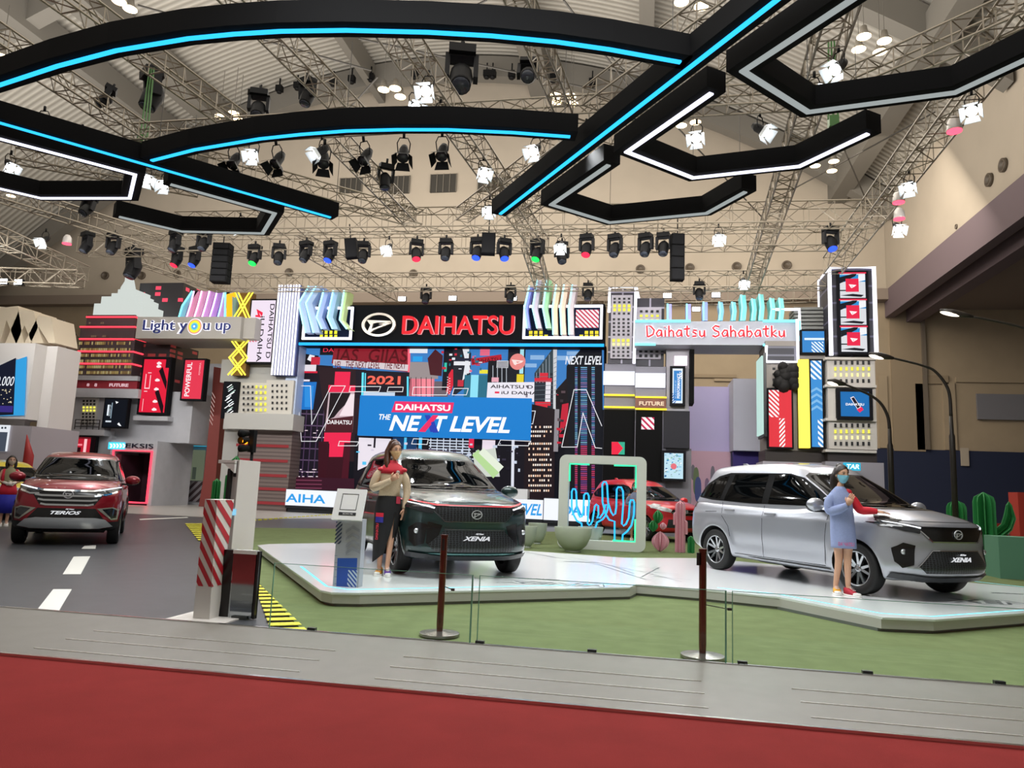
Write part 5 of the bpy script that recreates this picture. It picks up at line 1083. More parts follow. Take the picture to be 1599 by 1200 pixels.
p.part('zigzag_crown', mat('#d8cbb4', .6), nb)
p = PT(); P = [PY(u, v, YN-1) for u, v in ((41,690),(49,712),(36,712))]; 
tr_ = tbase('folded_partition', 'white folded partition panels behind the red car at far left', 'partition wall', (46, 672, 80, 715), YN+1)
p = PT()
for pts in ([(45,672),(75,672),(60,688),(48,686)], [(75,674),(77,712),(48,712),(50,690),(62,688)]):
    P = [PY(u, v, YN+.5) for u, v in pts]; p.prism([(q.x, YN+.5, q.z) for q in P][::-1], (0, .2, 0))
a = bb((40, 712, 80, 790), YN+.5); p.box(a[0], YN+.5, 0, a[2], YN+.7, a[3]); p.part('panel', mat('#c9c4c4', .6), tr_)
cn = tbase('red_cone', 'slim red cone shape behind the red car at far left', 'cone', (40, 678, 52, 712), 20)
P = PY(45, 712, 20); P2 = PY(42, 679, 20); p = PT(); p.tube([(P.x, 20, 0), (P.x, 20, P.z), (P2.x, 20, P2.z)], [.14, .14, .01], 12); p.part('cone', mat('#a02020', .5), cn)
# ------------------------------------------------------------------ stage and ground markings
ZT = .159
M_stage = mat('#f0f4f6', .14, spec=.5, coat=.2)
front = [(402,852),(500,922),(517,925.5),(560,926.5),(700,923.5),(984,917.5),(994,912.5),(1100,921),(1218,933),(1378,964.5),(1460,968),(1599,958)]
back = [(1545,913),(1400,900),(1100,872),(975,871.5),(900,866),(820,860.5),(700,851),(535,848),(420,850)]
F = [PZ(u, v, ZT) for u, v in front]; F.append(PZ(1700, 950, ZT)); Bk = [PZ(1680, 925, ZT)]+[PZ(u, v, ZT) for u, v in back]
outl = [(q.x, q.y) for q in F+Bk]
st = thing('display_stage', 'low white glossy angular display stage under the silver and dark cars', 'stage', (0, 9, 0))
p = PT(); p.prism([(x, y, ZT-.02) for x, y in outl], (0, 0, .02)); p.part('top', M_stage, st)
cx = sum(x for x, y in outl)/len(outl); cy = sum(y for x, y in outl)/len(outl)
p = PT(); inn = [(x+(cx-x)*.004, y+(cy-y)*.004) for x, y in outl]; p.prism([(x, y, .045) for x, y in inn], (0, 0, ZT-.066)); p.part('side_skirt', mat('#c6c3bf', .5), st)
p = PT(); inn = [(x+(cx-x)*.015, y+(cy-y)*.015) for x, y in outl]; p.prism([(x, y, 0) for x, y in inn], (0, 0, .046)); p.part('recessed_plinth', mat('#6d7470', .6), st)
def gpoly(mb, px, z, m=0): mb.poly([PZ(u, v, z) for u, v in px], m)
def gline(mb, px, w, z, m=0):
    P = [PZ(u, v, z) for u, v in px]
    for a, b in zip(P, P[1:]):
        d = (b-a).normalized(); n = Vector((-d.y, d.x, 0))*w/2; mb.poly([a-n, b-n, b+n, a+n], m)
p = PT()
for L in ([(470,885),(510,916),(545,921),(700,918)], [(700,918),(980,912)], [(1120,918),(1215,928),(1375,958),(1455,963),(1599,953)], [(1500,906),(1599,917)]): gline(p, L, .035, ZT+.002)
p.part('cyan_edge_light', em('#7fe6ff', 1.4), st)
p = PT()
gline(p, [(402,856),(470,858),(560,864)], .012, ZT+.003); gline(p, [(835,865),(935,882),(1010,906)], .015, ZT+.003); gline(p, [(888,870),(1010,895),(1065,909)], .012, ZT+.003); gline(p, [(880,877),(935,879)], .05, ZT+.003)
for a, b in (((985,884),(1030,889)), ((1000,892),(1060,897)), ((1020,900),(1080,906)), ((955,884),(990,896)), ((1030,886),(1000,902)), ((820,862),(870,872))): gline(p, [a, b], .015, ZT+.003)
M = frame(PZ(850, 909, ZT+.004), _rt, _hd); vs_, fs_ = text_mesh('VELOZ', shear=.3, bold=.02, width=1.35, height=.42, depth=.001); 
def outline_text(mb, txt, u, v, wd, ht, m=0, **k):
    put_text(mb, txt, frame(PZ(u, v, ZT+.003), _rt, _hd), m, width=wd, height=ht, depth=.001, **k)
outline_text(p, 'All New', 842, 904.5, .55, .10, bold=.02); outline_text(p, 'All New', 1572, 927, .45, .09, bold=.02)
outline_text(p, 'XENIA', 860, 911.5, 1.35, .24, shear=.5, bold=.03); outline_text(p, 'XENIA', 1568, 941, 1.6, .38, shear=.5, bold=.03)
p.part('dark_line_graphics', mat('#3f4a50', .4), st)
p = PT(); 
def otw(txt, u, v, wd, ht, **k): put_text(p, txt, frame(PZ(u, v, ZT+.006), _rt, _hd), 0, width=wd, height=ht, depth=.001, **k)
otw('XENIA', 858.5, 911.8, 1.33, .235, shear=.5, bold=-.0); otw('XENIA', 1566, 941.5, 1.58, .36, shear=.5, bold=-.0); p.part('white_lettering', mat('#eef2f4', .2), st)
# road markings
wm = mat('#e2e2dc', .5)
for i, px in enumerate(([(83,921),(112,921),(88,961.5),(53,959.5)], [(115,870),(141,869.5),(126,897.5),(98,897.5)], [(132,853),(150,852),(149,857.5),(127,857.5)], [(217,811),(292,808),(294,809),(219,812.5)])):
    p = MB(); p.prism([PZ(u, v, .003) for u, v in px], (0, 0, .003)); tag(p.build('lane_marking', wm), ('nearest white lane dash at the left, cut by the grey ramp', 'second white lane dash in front of the red car', 'small white lane dash just before the red car bumper', 'thin white line on the road beyond the red car')[i], 'road marking', 'white painted lane dashes')
hz = MB()
ym = mat('#d6cf2e', .6)
k = 0; L0, L1 = PZ(398, 905, .0), PZ(487, 992, .0)
def hatch(a0, a1, b0, b1, n, label):
    """n parallel bars between the left edge a0-a1 and right edge b0-b1"""
    m = MB(); A0, A1, B0, B1 = [PZ(u, v, .016) for u, v in (a0, a1, b0, b1)]
    for i in range(n):
        t = i/n; t2 = (i+.55)/n
        m.prism([A0.lerp(A1, t), A0.lerp(A1, t2), B0.lerp(B1, t2), B0.lerp(B1, t)], (0, 0, .004))
    tag(m.build('hazard_hatching', ym), label, 'road marking')
hatch((394, 906), (425, 991), (398, 906), (484, 989), 14, 'yellow hazard bars between road and turf near the kiosk')
hatch((289, 818), (311, 846), (315, 818), (330, 846), 10, 'yellow hazard bars behind the striped bollard')
m = MB()
for k in range(26):
    t = k/26; t2 = (k+.5)/26; a, b = PZ(395, 813, .016), PZ(560, 801, .016); m.tube([a.lerp(b, t), a.lerp(b, t2)], .03, 4)
tag(m.build('hazard_dashes', ym), 'row of yellow dashes along the far edge of the green turf', 'road marking')
dk = MB(); dk.prism([PZ(u, v, .017) for u, v in ((388,930),(392,955),(430,992),(300,985),(300,975))], (0,0,.002)); 
# grille mat at the right with green light
gm = MB(); a, b = PZ(1560, 885, 0), PZ(1680, 915, 0)
for k in range(14): gm.box(a.x-.5, a.y+.9-k*.22, .0, a.x+4, a.y+1.0-k*.22, .04)
tag(gm.build('slatted_ramp', mat('#8a8c8c', .4)), 'grey slatted ramp on the floor right of the silver car', 'ramp')
# ------------------------------------------------------------------ glass fence, clips
gl = glassm((.93, .985, .955)); ge = mat('#6fa48c', .15, spec=.6)
fence = [(-3.75, -2.9, .0), (-1.44, .62, .0), (.70, 6.0, .0)]
xs = {u: PZ(u, v, .05).x for u, v in ((735, 1011), (1140, 1048))}
segs = [(PZ(395, 990, .05).x, xs[735]-.03), (xs[735]+.02, xs[1140]), (xs[1140]+.04, 5.2)]
for i, (x0, x1) in enumerate(segs):
    t = thing('glass_fence_panel', ('low clear glass fence panel left of the first brown post gap', 'low clear glass fence panel between the two brown stanchions', 'low clear glass fence panel right of the second brown stanchion')[i], 'glass fence', ((x0+x1)/2, 6.03, .03), 0, 'clear glass fence panels along the ramp edge')
    h = .56; w_ = (x1-x0)/2
    p = MB(); p.add([(-w_,0,0),(w_,0,0),(w_,0,h),(-w_,0,h)], [(0,1,2,3)]); p.build('glass_pane', gl, t)
    p = MB(); p.box(-w_, -.006, 0, -w_+.006, .006, h); p.box(w_-.012, -.006, 0, w_, .006, h); p.box(-w_, -.004, h-.004, w_, .004, h); p.build('glass_edge', ge, t)
cp_ = None
for i, u in enumerate((478, 745, 922, 1165, 1365, 1580)):
    P = PZ(u, {478: 990, 745: 1011, 922: 1028, 1165: 1049, 1365: 1063, 1580: 1081}[u], .05)
    if cp_ is None:
        m = MB(); m.box(-.035, -.02, -.02, .035, .02, .03); m.box(-.03, -.026, -.01, .03, -.02, .02); cp_ = m.build('fence_clip', mat('#1a1c1c', .4), loc=P); o = cp_
    else: o = cp_.copy(); C.objects.link(o)
    o.location = (P.x, 6.03, .05); tag(o, 'small black clip gripping the glass fence, %s' % ('leftmost by the kiosk', 'just right of the first stanchion', 'between the two stanchions', 'just right of the second stanchion', 'second from the right', 'rightmost near the picture edge')[i], 'clip', 'black clips along the glass fence')
# stanchions
M_cop = mat('#6e3f36', .22, metal=.85)
for i, (bx, by, tx, lab) in enumerate(((686, 994, 699, 'brown metal stanchion post in front of the dark car'), (1097, 1029, 1105, 'brown metal stanchion post in front of the silver car rear wheel'))):
    P = PZ(bx, by, .014); t = thing('stanchion', lab, 'stanchion', (P.x, max(P.y, 6.22) if 0 else P.y, .014))
    m = MB(); m.lathe([(.0,0),(.165,0),(.175,.012),(.172,.03),(.155,.032),(.10,.034),(.05,.045),(.0,.046)], 32); m.build('base', mat('#a9a6a0', .25, metal=.9), t, sharp=40)
    m = MB(); m.lathe([(.026,.04),(.030,.10),(.030,.84),(.034,.842),(.034,.862),(.0,.865)], 18); m.build('post', M_cop, t, sharp=40)
    m = MB(); m.box(-.05 if i else -.008, -.037, .73, -.028 if i else .012, -.0, .83); m.build('belt_slot', mat('#1c0f0e', .5), t)
    m = MB(); m.tube([(.02, 0, .42), (.20 if i else .10, -.02, .40)], .004, 5); m.box(.19 if i else .09, -.03, .39, .23 if i else .12, -.01, .41); m.build('glass_clamp', mat('#3a3436', .3, metal=.5), t)
# striped bollard kiosk
MW = mat('#d9d4ce', .5); MR = mat('#b8202e', .5)
P = PZ(326, 968, .01); bo = thing('striped_bollard', 'tall white bollard with red diagonal stripes on flat white base plate', 'bollard', (P.x, P.y, 0))
H2 = 1.09; m = MB()
m.box(-.36, -.12, 0, .22, .34, .012); m.build('base_plate', MW, bo)
m = MB(); m.add([(-.16,0,.012),(.005,0,.012),(.005,.15,.012),(-.16,.15,.012),(-.155,0,H2),(-.03,0,H2),(-.03,.29,H2),(-.155,.29,H2)], [(0,3,2,1),(4,5,6,7),(0,1,5,4),(1,2,6,5),(2,3,7,6),(3,0,4,7)]); m.build('body', MW, bo)
m = MB(); yf = -.003; mid = .055
def clipz(P, z0, z1):
    for lim, sg in ((z0, 1), (z1, -1)):
        Q = []
        for i in range(len(P)):
            a, b = P[i], P[(i+1) % len(P)]; ia = (a[1]-lim)*sg >= 0; ib = (b[1]-lim)*sg >= 0
            if ia: Q.append(a)
            if ia != ib: t = (lim-a[1])/(b[1]-a[1]); Q.append((a[0]+(b[0]-a[0])*t, lim))
        P = Q
        if len(P) < 3: return []
    return P
xr_ = lambda z: .005-.035*(z-.012)/(H2-.012); dr_ = lambda z: .15+.14*(z-.012)/(H2-.012)
for k in range(-1, 9):
    z = 1.34-k*.155
    P_ = clipz([(0, z), (0, z-.075), (1, z-.305), (1, z-.23)], .30, H2-.005)
    if P_: m.add([(-.158+(xr_(q)+.158)*x, yf, q) for x, q in P_], [tuple(range(len(P_)))])
    P_ = clipz([(0, z-.23), (0, z-.305), (1, z-.52), (1, z-.445)], .30, H2-.005)
    if P_: m.add([(xr_(q)+.003, dr_(q)*x, q) for x, q in P_], [tuple(range(len(P_)))])
m.build('red_stripes', MR, bo)
# white temperature gate behind
P = PZ(385, 950, .0); gate = thing('scanner_pillar', 'white scanner pillar with short arm behind the striped bollard', 'kiosk', (PZ(388, 955, 0).x-.02, 7.05, 0))
gx = gate.location.x
def gl_(us, Y): a = bb(us, Y); return a[0]-gx, a[1], a[2]-gx, a[3]
Yg = 7.05
a = gl_((357, 718, 367.5, 862), Yg); dp = PX(401, 790, a[2]+gx).y-Yg; m = MB(); m.box(a[0]+.012, .002, 0, a[2], dp, a[3]); m.build('body', mat('#d8d2cd', .5), gate)
m = MB(); m.box(a[0], 0, .02, a[2]-.004, .03, a[3]-.01); m.build('grey_front', mat('#b9b2b0', .5), gate)
b = gl_((345, 719, 368, 729), Yg); m = MB(); m.box(b[0], -.05, b[3]-.035, b[2]+.02, .14, b[3]); m.prism([(b[0]+.06, -.05, b[3]-.03), (b[2]+.02, -.05, b[3]-.03), (b[2]+.02, -.05, b[3]-.13)], (0, .19, 0)); m.build('arm', mat('#e0dcda', .4), gate)
m = MB(); q = gl_((351.5, 732, 356, 824), Yg-.05); m.box(q[0], -.05, q[1], q[2], .01, q[3]); m.build('black_side_strip', mat('#151517', .4), gate)
m = MB(); q = gl_((366, 720, 370, 745), Yg); m.box(q[0], -.012, q[1], q[2], 0, q[3]); m.build('black_scanner', mat('#1b1214', .3), gate)
m = MB(); q = gl_((356, 795, 369, 805), Yg); m.box(q[0], -.015, q[1], q[2], 0, q[3]); m.build('blue_lit_slot', em('#8fd0f0', 1), gate)
# black mirror-sided bin stands
Yk = 6.55; a = bb((345, 860, 401, 968), Yk)
bk = thing('black_box_stand', 'black box stand with mirror-like front panel right of the striped bollard', 'stand', ((a[0]+a[2])/2, Yk, 0))
ox = bk.location.x; a = (a[0]-ox, 0, a[2]-ox, a[3])
m = MB(); m.box(a[0]-.03, .0, .01, a[0]+.10, .10, a[3]); m.box(a[2]-.022, -.0, .01, a[2], .05, a[3]); m.box(a[0]+.10, .03, .01, a[2], .05, a[3]-.02); m.build('black_body', mat('#120c0c', .3), bk)
m = MB(); m.box(a[0]+.10, .0, .01, a[2]-.03, .02, a[3]-.03); m.build('mirror_panel', mat('#9aa0a4', .06, metal=1), bk)
m = MB(); m.box(a[0]+.10, -.01, a[3]-.03, a[2]-.03, .05, a[3]+.005); m.build('clear_top', mat('#e8ecec', .15, spec=.8), bk)
m = MB(); m.box(a[0]+.15, -.03, .0, a[2]-.07, .05, .03); m.build('foot', mat('#3a3c3a', .4), bk)
# QR board stand on the stage (code itself left blank)
P = PZ(541, 917, ZT); qx = P.x; Yq = P.y
qs = thing('info_stand', 'white slanted information board stand with chevron print on the stage corner', 'info stand', (qx, Yq, ZT))
def ql(us): a = bb(us, Yq); return a[0]-qx, a[1]-ZT, a[2]-qx, a[3]-ZT
a = ql((523, 812, 563, 918)); m = MB(); m.box(a[0], 0, .0, a[2], .12, a[3]+.01); m.build('column', mat('#a9aeb8', .5), qs)
h = ql((522, 764, 568, 812)); m = MB(); m.add([(h[0],-.06,h[1]),(h[2],-.06,h[1]),(h[2],.06,h[3]),(h[0],.06,h[3]),(h[0],-.02,h[1]-.01),(h[2],-.02,h[1]-.01),(h[2],.09,h[3]-.01),(h[0],.09,h[3]-.01)], [(0,1,2,3),(7,6,5,4),(0,4,5,1),(1,5,6,2),(2,6,7,3),(3,7,4,0)]); m.build('head_board', mat('#eef0f0', .4), qs)
c = CV(Yq-.002, None, 1.0); c.mb = PT()
def prn(px, col): c.px(px, col, False)
g = bb((522, 862, 561, 918), Yq)
c.b = g; c.stripes(0, 0, .95, .0001, '#1f4fa8', 1, 1, .5, False)
prn([(527,872),(558,872),(556,918),(525,918)], '#1f4fa8'); c.b = bb((543, 891, 558, 917), Yq); c.stripes(0, 0, 1, 1, '#c9d6ea', 6, 1.0, .5, False)
c.b = bb((524, 815, 534, 850), Yq); c.stripes(0, 0, 1, 1, '#2a3a58', 7, -1.0, .5, False)
for k in range(4): v = 826+k*11; prn([(540,v+3),(551,v-5),(562,v+1),(562,v+6),(551,v),(540,v+8)], '#8f94a0')
for k in range(5): c.line([(523, 868+k*11), (527, 868+k*11)], .004, '#5a6478')
o = c.part('printed_graphics', qs)
m = MB(); n_ = (Vector((0, .12, h[3]-h[1]))).normalized()
Mh = frame(Vector(((h[0]+h[2])/2, 0, (h[1]+h[3])/2)), (1, 0, 0), n_)
W_, H_ = (h[2]-h[0]), (h[3]-h[1]); mm = MB()
for q in ((-.28, .34, .28, .36), (-.28, -.20, .28, -.18), (-.28, -.20, -.26, .36), (.26, -.20, .28, .36)): mm.add([(q[0]*W_, q[1]*H_, .002), (q[2]*W_, q[1]*H_, .002), (q[2]*W_, q[3]*H_, .002), (q[0]*W_, q[3]*H_, .002)], [(0, 1, 2, 3)], 0, Mh)
mm.box(-.28*W_, -.38*H_, .001, .30*W_, -.28*H_, .003, 0, Mh); mm.build('black_frame_mark', mat('#2a2c30', .4), qs)
mm = MB(); put_text(mm, 'SCAN ME', Mh @ Matrix.Translation((.03*W_, -.33*H_, .006)), width=.34*W_, height=.05*H_, depth=.001); mm.build('lettering', mat('#f4f4f4', .4), qs)

# ------------------------------------------------------------------ neon cactus frame, planters, cacti
Pf = PZ(870, 852, .014); Pg = PZ(1002, 859, .014)
YFm = 17.2
a = bb((872, 712, 1009, 858), YFm)
nf = thing('photo_frame', 'large rounded white photo frame with green corner neon and blue cactus outlines', 'photo frame', ((a[0]+a[2])/2, YFm, 0)); fx = nf.location.x
W_, H_ = a[2]-a[0], a[3]
def rrect(x0, z0, x1, z1, r, n=5):
    out = []
    for cx_, cz_, a0 in ((x1-r, z1-r, 0), (x0+r, z1-r, 90), (x0+r, z0+r, 180), (x1-r, z0+r, 270)):
        for k in range(n+1): t = math.radians(a0+90*k/n); out.append((cx_+r*math.cos(t), cz_+r*math.sin(t)))
    return out
o_ = rrect(-W_/2, .014, W_/2, H_, .16); i_ = rrect(-W_/2+.22, .22, W_/2-.22, H_-.19, .015)
m = MB(); n = len(o_)
for y, fl in ((0, 0), (.30, 1)):
    m.add([(x, y, z) for x, z in o_+i_], [((k, n+k, n+(k+1) % n, (k+1) % n) if not fl else ((k+1) % n, n+(k+1) % n, n+k, k)) for k in range(n)])
for L, fl in ((o_, 0), (i_, 1)): m.add([(x, 0, z) for x, z in L]+[(x, .30, z) for x, z in L], [((k, (k+1) % n, n+(k+1) % n, n+k) if not fl else ((k+1) % n, k, n+k, n+(k+1) % n)) for k in range(n)])
m.build('white_frame', mat('#dfe3da', .5), nf)
m = MB(); x0, z0, x1, z1 = -W_/2+.24, .24, W_/2-.24, H_-.21
for P_ in ([(x0+.45, z1), (x0, z1), (x0, z1-.4)], [(x1-.5, z1), (x1, z1), (x1, z1-.5)], [(x0, z0+.25), (x0, z0)], [(x1, z0+.5), (x1, z0), (x1-.5, z0)]): m.tube([(x, .05, z) for x, z in P_], .022, 6)
m.build('green_neon', em('#3ef0a0', 1.8), nf)
def npx(L, Y=YFm+.12):
    out = []
    for u, v in L: q = PY(820+u/5.33, 680+v/5.33, Y); out.append((q.x-fx, .12, q.z))
    return out
cact = [[(472,775),(470,735),(430,712),(400,655),(388,600),(388,470),(398,448),(415,448),(425,470),(430,600),(445,660),(458,685),(470,680),(484,640),(490,500),(502,484),(520,484),(530,505),(532,560),(520,735),(532,748),(545,742),(560,715),(580,590),(594,575),(608,585),(610,660),(600,690),(620,690),(650,650),(668,580),(690,575),(685,620),(668,670),(645,700),(600,725),(585,770)],
        [(745,885),(745,718),(700,705),(672,660),(645,560),(642,410),(655,388),(672,390),(682,415),(690,560),(715,640),(735,668),(750,655),(758,600),(762,450),(775,432),(800,434),(815,465),(818,560),(805,740),(818,755),(840,740),(862,690),(872,560),(880,540),(900,540),(908,560),(905,660),(885,750),(850,800),(812,830),(808,885)]]
for i, L in enumerate(cact):
    m = MB(); m.tube(npx(L), .021, 7); m.build('blue_neon_cactus', em('#2cabff', 1.7), nf)
# bowls
def bowl(label, u, v, wpx, hpx, z=.014):
    P = PZ(u, v, z); k = (P-CAM).dot(_fw)/CF; R_ = wpx/2*k; Hh = hpx*k
    t = thing('planter_bowl', label, 'planter', (P.x, P.y+R_*.4, z), 0, 'pale green round bowls on the turf')
    m = MB(); m.lathe([(R_*.36, .0), (R_*.36, .03), (R_*.42, .035), (R_*.72, Hh*.28), (R_*.93, Hh*.62), (R_, Hh*.97), (R_*.99, Hh), (R_*.93, Hh), (R_*.9, Hh*.9), (0, Hh*.86)], 36); m.build('bowl', mat('#b7bfae', .45), t, sharp=50)
    m = MB(); m.lathe([(0, 0), (R_*.37, 0), (R_*.37, .03), (0, .03)], 24); m.build('foot', mat('#e8ece6', .4), t)
bowl('large pale round planter bowl in front of the neon cactus frame', 893, 863, 60, 38)
bowl('pale round planter bowl half hidden behind the large bowl', 921, 857, 40, 33)
bowl('pale round planter bowl nearest the dark car headlight', 822, 856, 30, 33)
bowl('pale round planter bowl second beside the dark car', 838, 850, 30, 32)
# slotted board cacti
def lobes(P, w, h, z0, n=4, name='lobe', m=None, t=None, tilt=0, top=.5, power=.75):
    """one cactus body made of crossed rounded boards"""
    mb = MB(); N = 16
    for k in range(n):
        ang = PI*k/n; cs, sn = math.cos(ang), math.sin(ang); pts = []
        for j in range(N+1):
            t_ = j/N; zz = h*t_; r = w/2*((math.sin(PI*min(1, max(0, t_)))**power) if top == 1 else (1 if t_ < 1-w/2/h else math.sqrt(max(0, 1-((t_-(1-w/2/h))/(w/2/h))**2))))
            pts.append((r, zz))
        o = pts+[(-r, z) for r, z in pts[::-1] if r > 1e-4]
        o2 = [(P[0]+r*cs, P[1]+r*sn, z0+z) for r, z in o]; mb.prism(o2, (-sn*.02, cs*.02, 0))
    return mb.build(name, m, t)
G1 = mat('#2f8a48', .55); PK = mat('#e0a4b0', .55)
P = PZ(1031, 862, .014); k = (P-CAM).dot(_fw)/CF
t = thing('pink_ball_cactus', 'pink board cactus ball topped by green lobes near the silver car rear', 'cactus', P)
lobes((0,0), 27*k, 31*k, 0, 4, 'pink_ball', PK, t, top=1); lobes((-11*k,0), 15*k, 18*k, 30*k, 4, 'green_lobe', G1, t, top=1); lobes((-4*k,0), 16*k, 21*k, 43*k, 4, 'green_lobe', G1, t, top=1); lobes((4*k,-.02), 11*k, 11*k, 34*k, 4, 'small_pink_lobe', PK, t, top=1)
P = PZ(1062, 863, .014)
t = thing('pink_column_cactus', 'tall pink board cactus column with stub arms behind the silver car rear', 'cactus', P)
lobes((0,0), 16*k, 80*k, 0, 4, 'trunk', PK, t); lobes((-7*k,0), 8*k, 20*k, 42*k, 3, 'stub_arm', PK, t); lobes((7.5*k,0), 8*k, 22*k, 28*k, 3, 'stub_arm', PK, t)
P = PZ(1079, 864, .014); t = thing('green_cactus', 'short green board cactus stump behind the silver car rear bumper', 'cactus', P); lobes((0,0), 11*k, 26*k, 0, 3, 'trunk', G1, t)
def armcactus(label, u, v, h, w, arms, z=.0, dist=None):
    P = PZ(u, v, z) if dist is None else None
    if dist: q = PY(u, v, dist); P = Vector((q.x, q.y, 0))
    kk = (P-CAM).dot(_fw)/CF; t = thing('green_cactus', label, 'cactus', P)
    lobes((0,0), w*kk, h*kk, 0, 5, 'trunk', G1, t, top=.5)
    for (dx, z0, z1, wd) in arms:
        mb = MB(); s = 1 if dx > 0 else -1
        for q in range(5):
            ang = PI*q/5; off = Vector((math.cos(ang), math.sin(ang), 0))
            path = [(0, z0), (dx*.45, z0+2), (dx*.85, z0+(z1-z0)*.3), (dx, z0+(z1-z0)*.6), (dx, z1)]
            N = len(path); Lf = []; Rt = []
            for i, (x, zz) in enumerate(path):
                a_ = path[max(0, i-1)]; b_ = path[min(N-1, i+1)]; d = Vector((b_[0]-a_[0], 0, b_[1]-a_[1])).normalized(); nn = Vector((-d.z, 0, d.x)); yv = Vector((0, 1, 0)); o = nn*math.cos(ang)+yv*math.sin(ang); ww = wd/2*(1 if i < N-1 else .45)
                Lf.append(Vector((x, 0, zz))+o*ww); Rt.append(Vector((x, 0, zz))-o*ww)
            tipz = Vector((path[-1][0], 0, path[-1][1]+wd*.35)); poly = [v_*kk for v_ in Lf+[tipz]+Rt[::-1]]
            for i in range(len(Lf)-1): mb.prism([Lf[i]*kk, Rt[i]*kk, Rt[i+1]*kk, Lf[i+1]*kk], Vector((0.0, .02*math.cos(ang), 0.0))+Vector((0, 0, .02*math.sin(ang))))
            mb.prism([Lf[-1]*kk, Rt[-1]*kk, tipz*kk], (0, .02, 0))
        mb.build('arm', G1, t)
    return t
armcactus('largest green board cactus with one raised right arm, right of the silver car', 1542, 894, 124, 32, [(36, 55, 105, 17)])
armcactus('second green board cactus half hidden behind the silver car bonnet', 1497, 870, 88, 29, [])
armcactus('green board cactus seen left of the white scanner pillar', 333, 812, 72, 13, [], dist=19)
armcactus('green board cactus directly behind the scanner pillar arm', 353, 812, 84, 14, [], dist=18.6)
armcactus('small dark green cactus above the scanner pillar arm', 361, 806, 99, 14, [], dist=22)
# green light coil and low glass-like green box at the right
t = thing('green_neon_coil', 'coiled green neon lying on the floor right of the silver car', 'neon', PZ(1562, 886, .02)); m = MB()
m.tube([(.9*math.cos(a_*.5)*(1-a_*.02), .45*math.sin(a_*.5), .02+.01*a_) for a_ in range(22)], .02, 6); m.build('green_tube', em('#2cff70', 2.2), t)
gbx = wallbox('green_counter', 'low greenish grey counter behind the large cactus at right edge', (1560, 840, 1640, 886), 15.5, .6, '#5a8a70', 'counter')
rb = wallbox('red_barrier', 'red barrier block with white band at the right picture edge', (1591, 770, 1640, 838), 21, .5, '#b03426', 'barrier')
rb2 = tbase('red_fence', 'low red fence rails behind the large cactus', 'fence', (1556, 818, 1591, 838), 22)
p = PT(); a = bb((1540, 818, 1591, 840), 22)
for k in range(6): x = a[0]+(a[2]-a[0])*k/5; p.box(x-.04, 22, 0, x+.04, 22.08, a[3])
for z in (.5, 1.0): p.box(a[0], 21.97, a[3]*z-.08, a[2], 22.02, a[3]*z)
p.part('rails', mat('#9c2c20', .5), rb2)
# ------------------------------------------------------------------ street lamps
def street_lamp(label, head, knee, top, pole, Y, side=1):
    """curved arm lamp; pixel way-points on the plane y = Y"""
    Q = PY(*pole, Y); t = thing('street_lamp', label, 'street lamp', (Q.x, Y, 0), 0, 'curved black street lamps by the right-hand facade')
    L = lambda u, v: (lambda q: Vector((q.x-Q.x, 0, q.z)))(PY(u, v, Y))
    k = (Q-CAM).dot(_fw)/CF; m = MB()
    zk = L(*pole).z; m.tube([(0,0,0), (0,0,zk-.4), (0,0,zk-.35), (0, 0, zk)], [4.2*k, 4.2*k, 3*k, 2.6*k], 12); m.build('pole', mat('#2b2620', .4, metal=.3), t)
    pts = [L(*pole)]+[L(*q) for q in knee]+[L(*top)]
    cv = []; 
    for i in range(len(pts)-1):
        p0 = pts[max(0, i-1)]; p1 = pts[i]; p2 = pts[i+1]; p3 = pts[min(len(pts)-1, i+2)]
        for j in range(6):
            s = j/6; cv.append(.5*((2*p1)+(p2-p0)*s+(2*p0-5*p1+4*p2-p3)*s*s+(3*p1-p0-3*p2+p3)*s**3))
    cv.append(pts[-1]); m = MB(); m.tube(cv, [2.6*k-(1.0*k)*i/len(cv) for i in range(len(cv))], 10); m.build('arm', mat('#2b2620', .4, metal=.3), t)
    h0 = L(*top); h1 = L(*head); d = (h1-h0); m = MB(); m.tube([h0-d*.1, h0+d*.25, h0+d*.6, h1], [2.2*k, 4.6*k, 5.2*k, 1.5*k], 12); o = m.build('lamp_head', mat('#35302a', .35, metal=.3), t)
    m = MB(); c_ = h0+d*.66+Vector((0, 0, -3.4*k)); R_ = Matrix.Translation(c_) @ Matrix.Rotation(math.atan2(-d.z, d.x) if 0 else 0, 4, 'Y'); m.ball((0, 0, 0), abs(d.x)*.36, 4.5*k, 3.4*k, M=R_ @ Matrix.Rotation(-math.atan2(d.z, abs(d.x))*0 - math.radians(-12), 4, 'Y')); m.build('lens', em('#fff2dc', 2.2), o)
street_lamp('nearest curved street lamp, only its lit head and arm in view at the right edge', (1468, 484), [(1672, 600), (1640, 540), (1600, 513)], (1515, 494), (1678, 660), 12.5)
street_lamp('middle curved street lamp with its pole right of the silver car windscreen', (1357, 552), [(1481, 610), (1462, 582), (1440, 571)], (1392, 559), (1485, 650), 15.8)
street_lamp('farthest and smallest curved street lamp in front of the blue DAIHATSU screen', (1292, 594), [(1386, 650), (1375, 630), (1358, 617), (1335, 607)], (1318, 600), (1389, 670), 19.0)
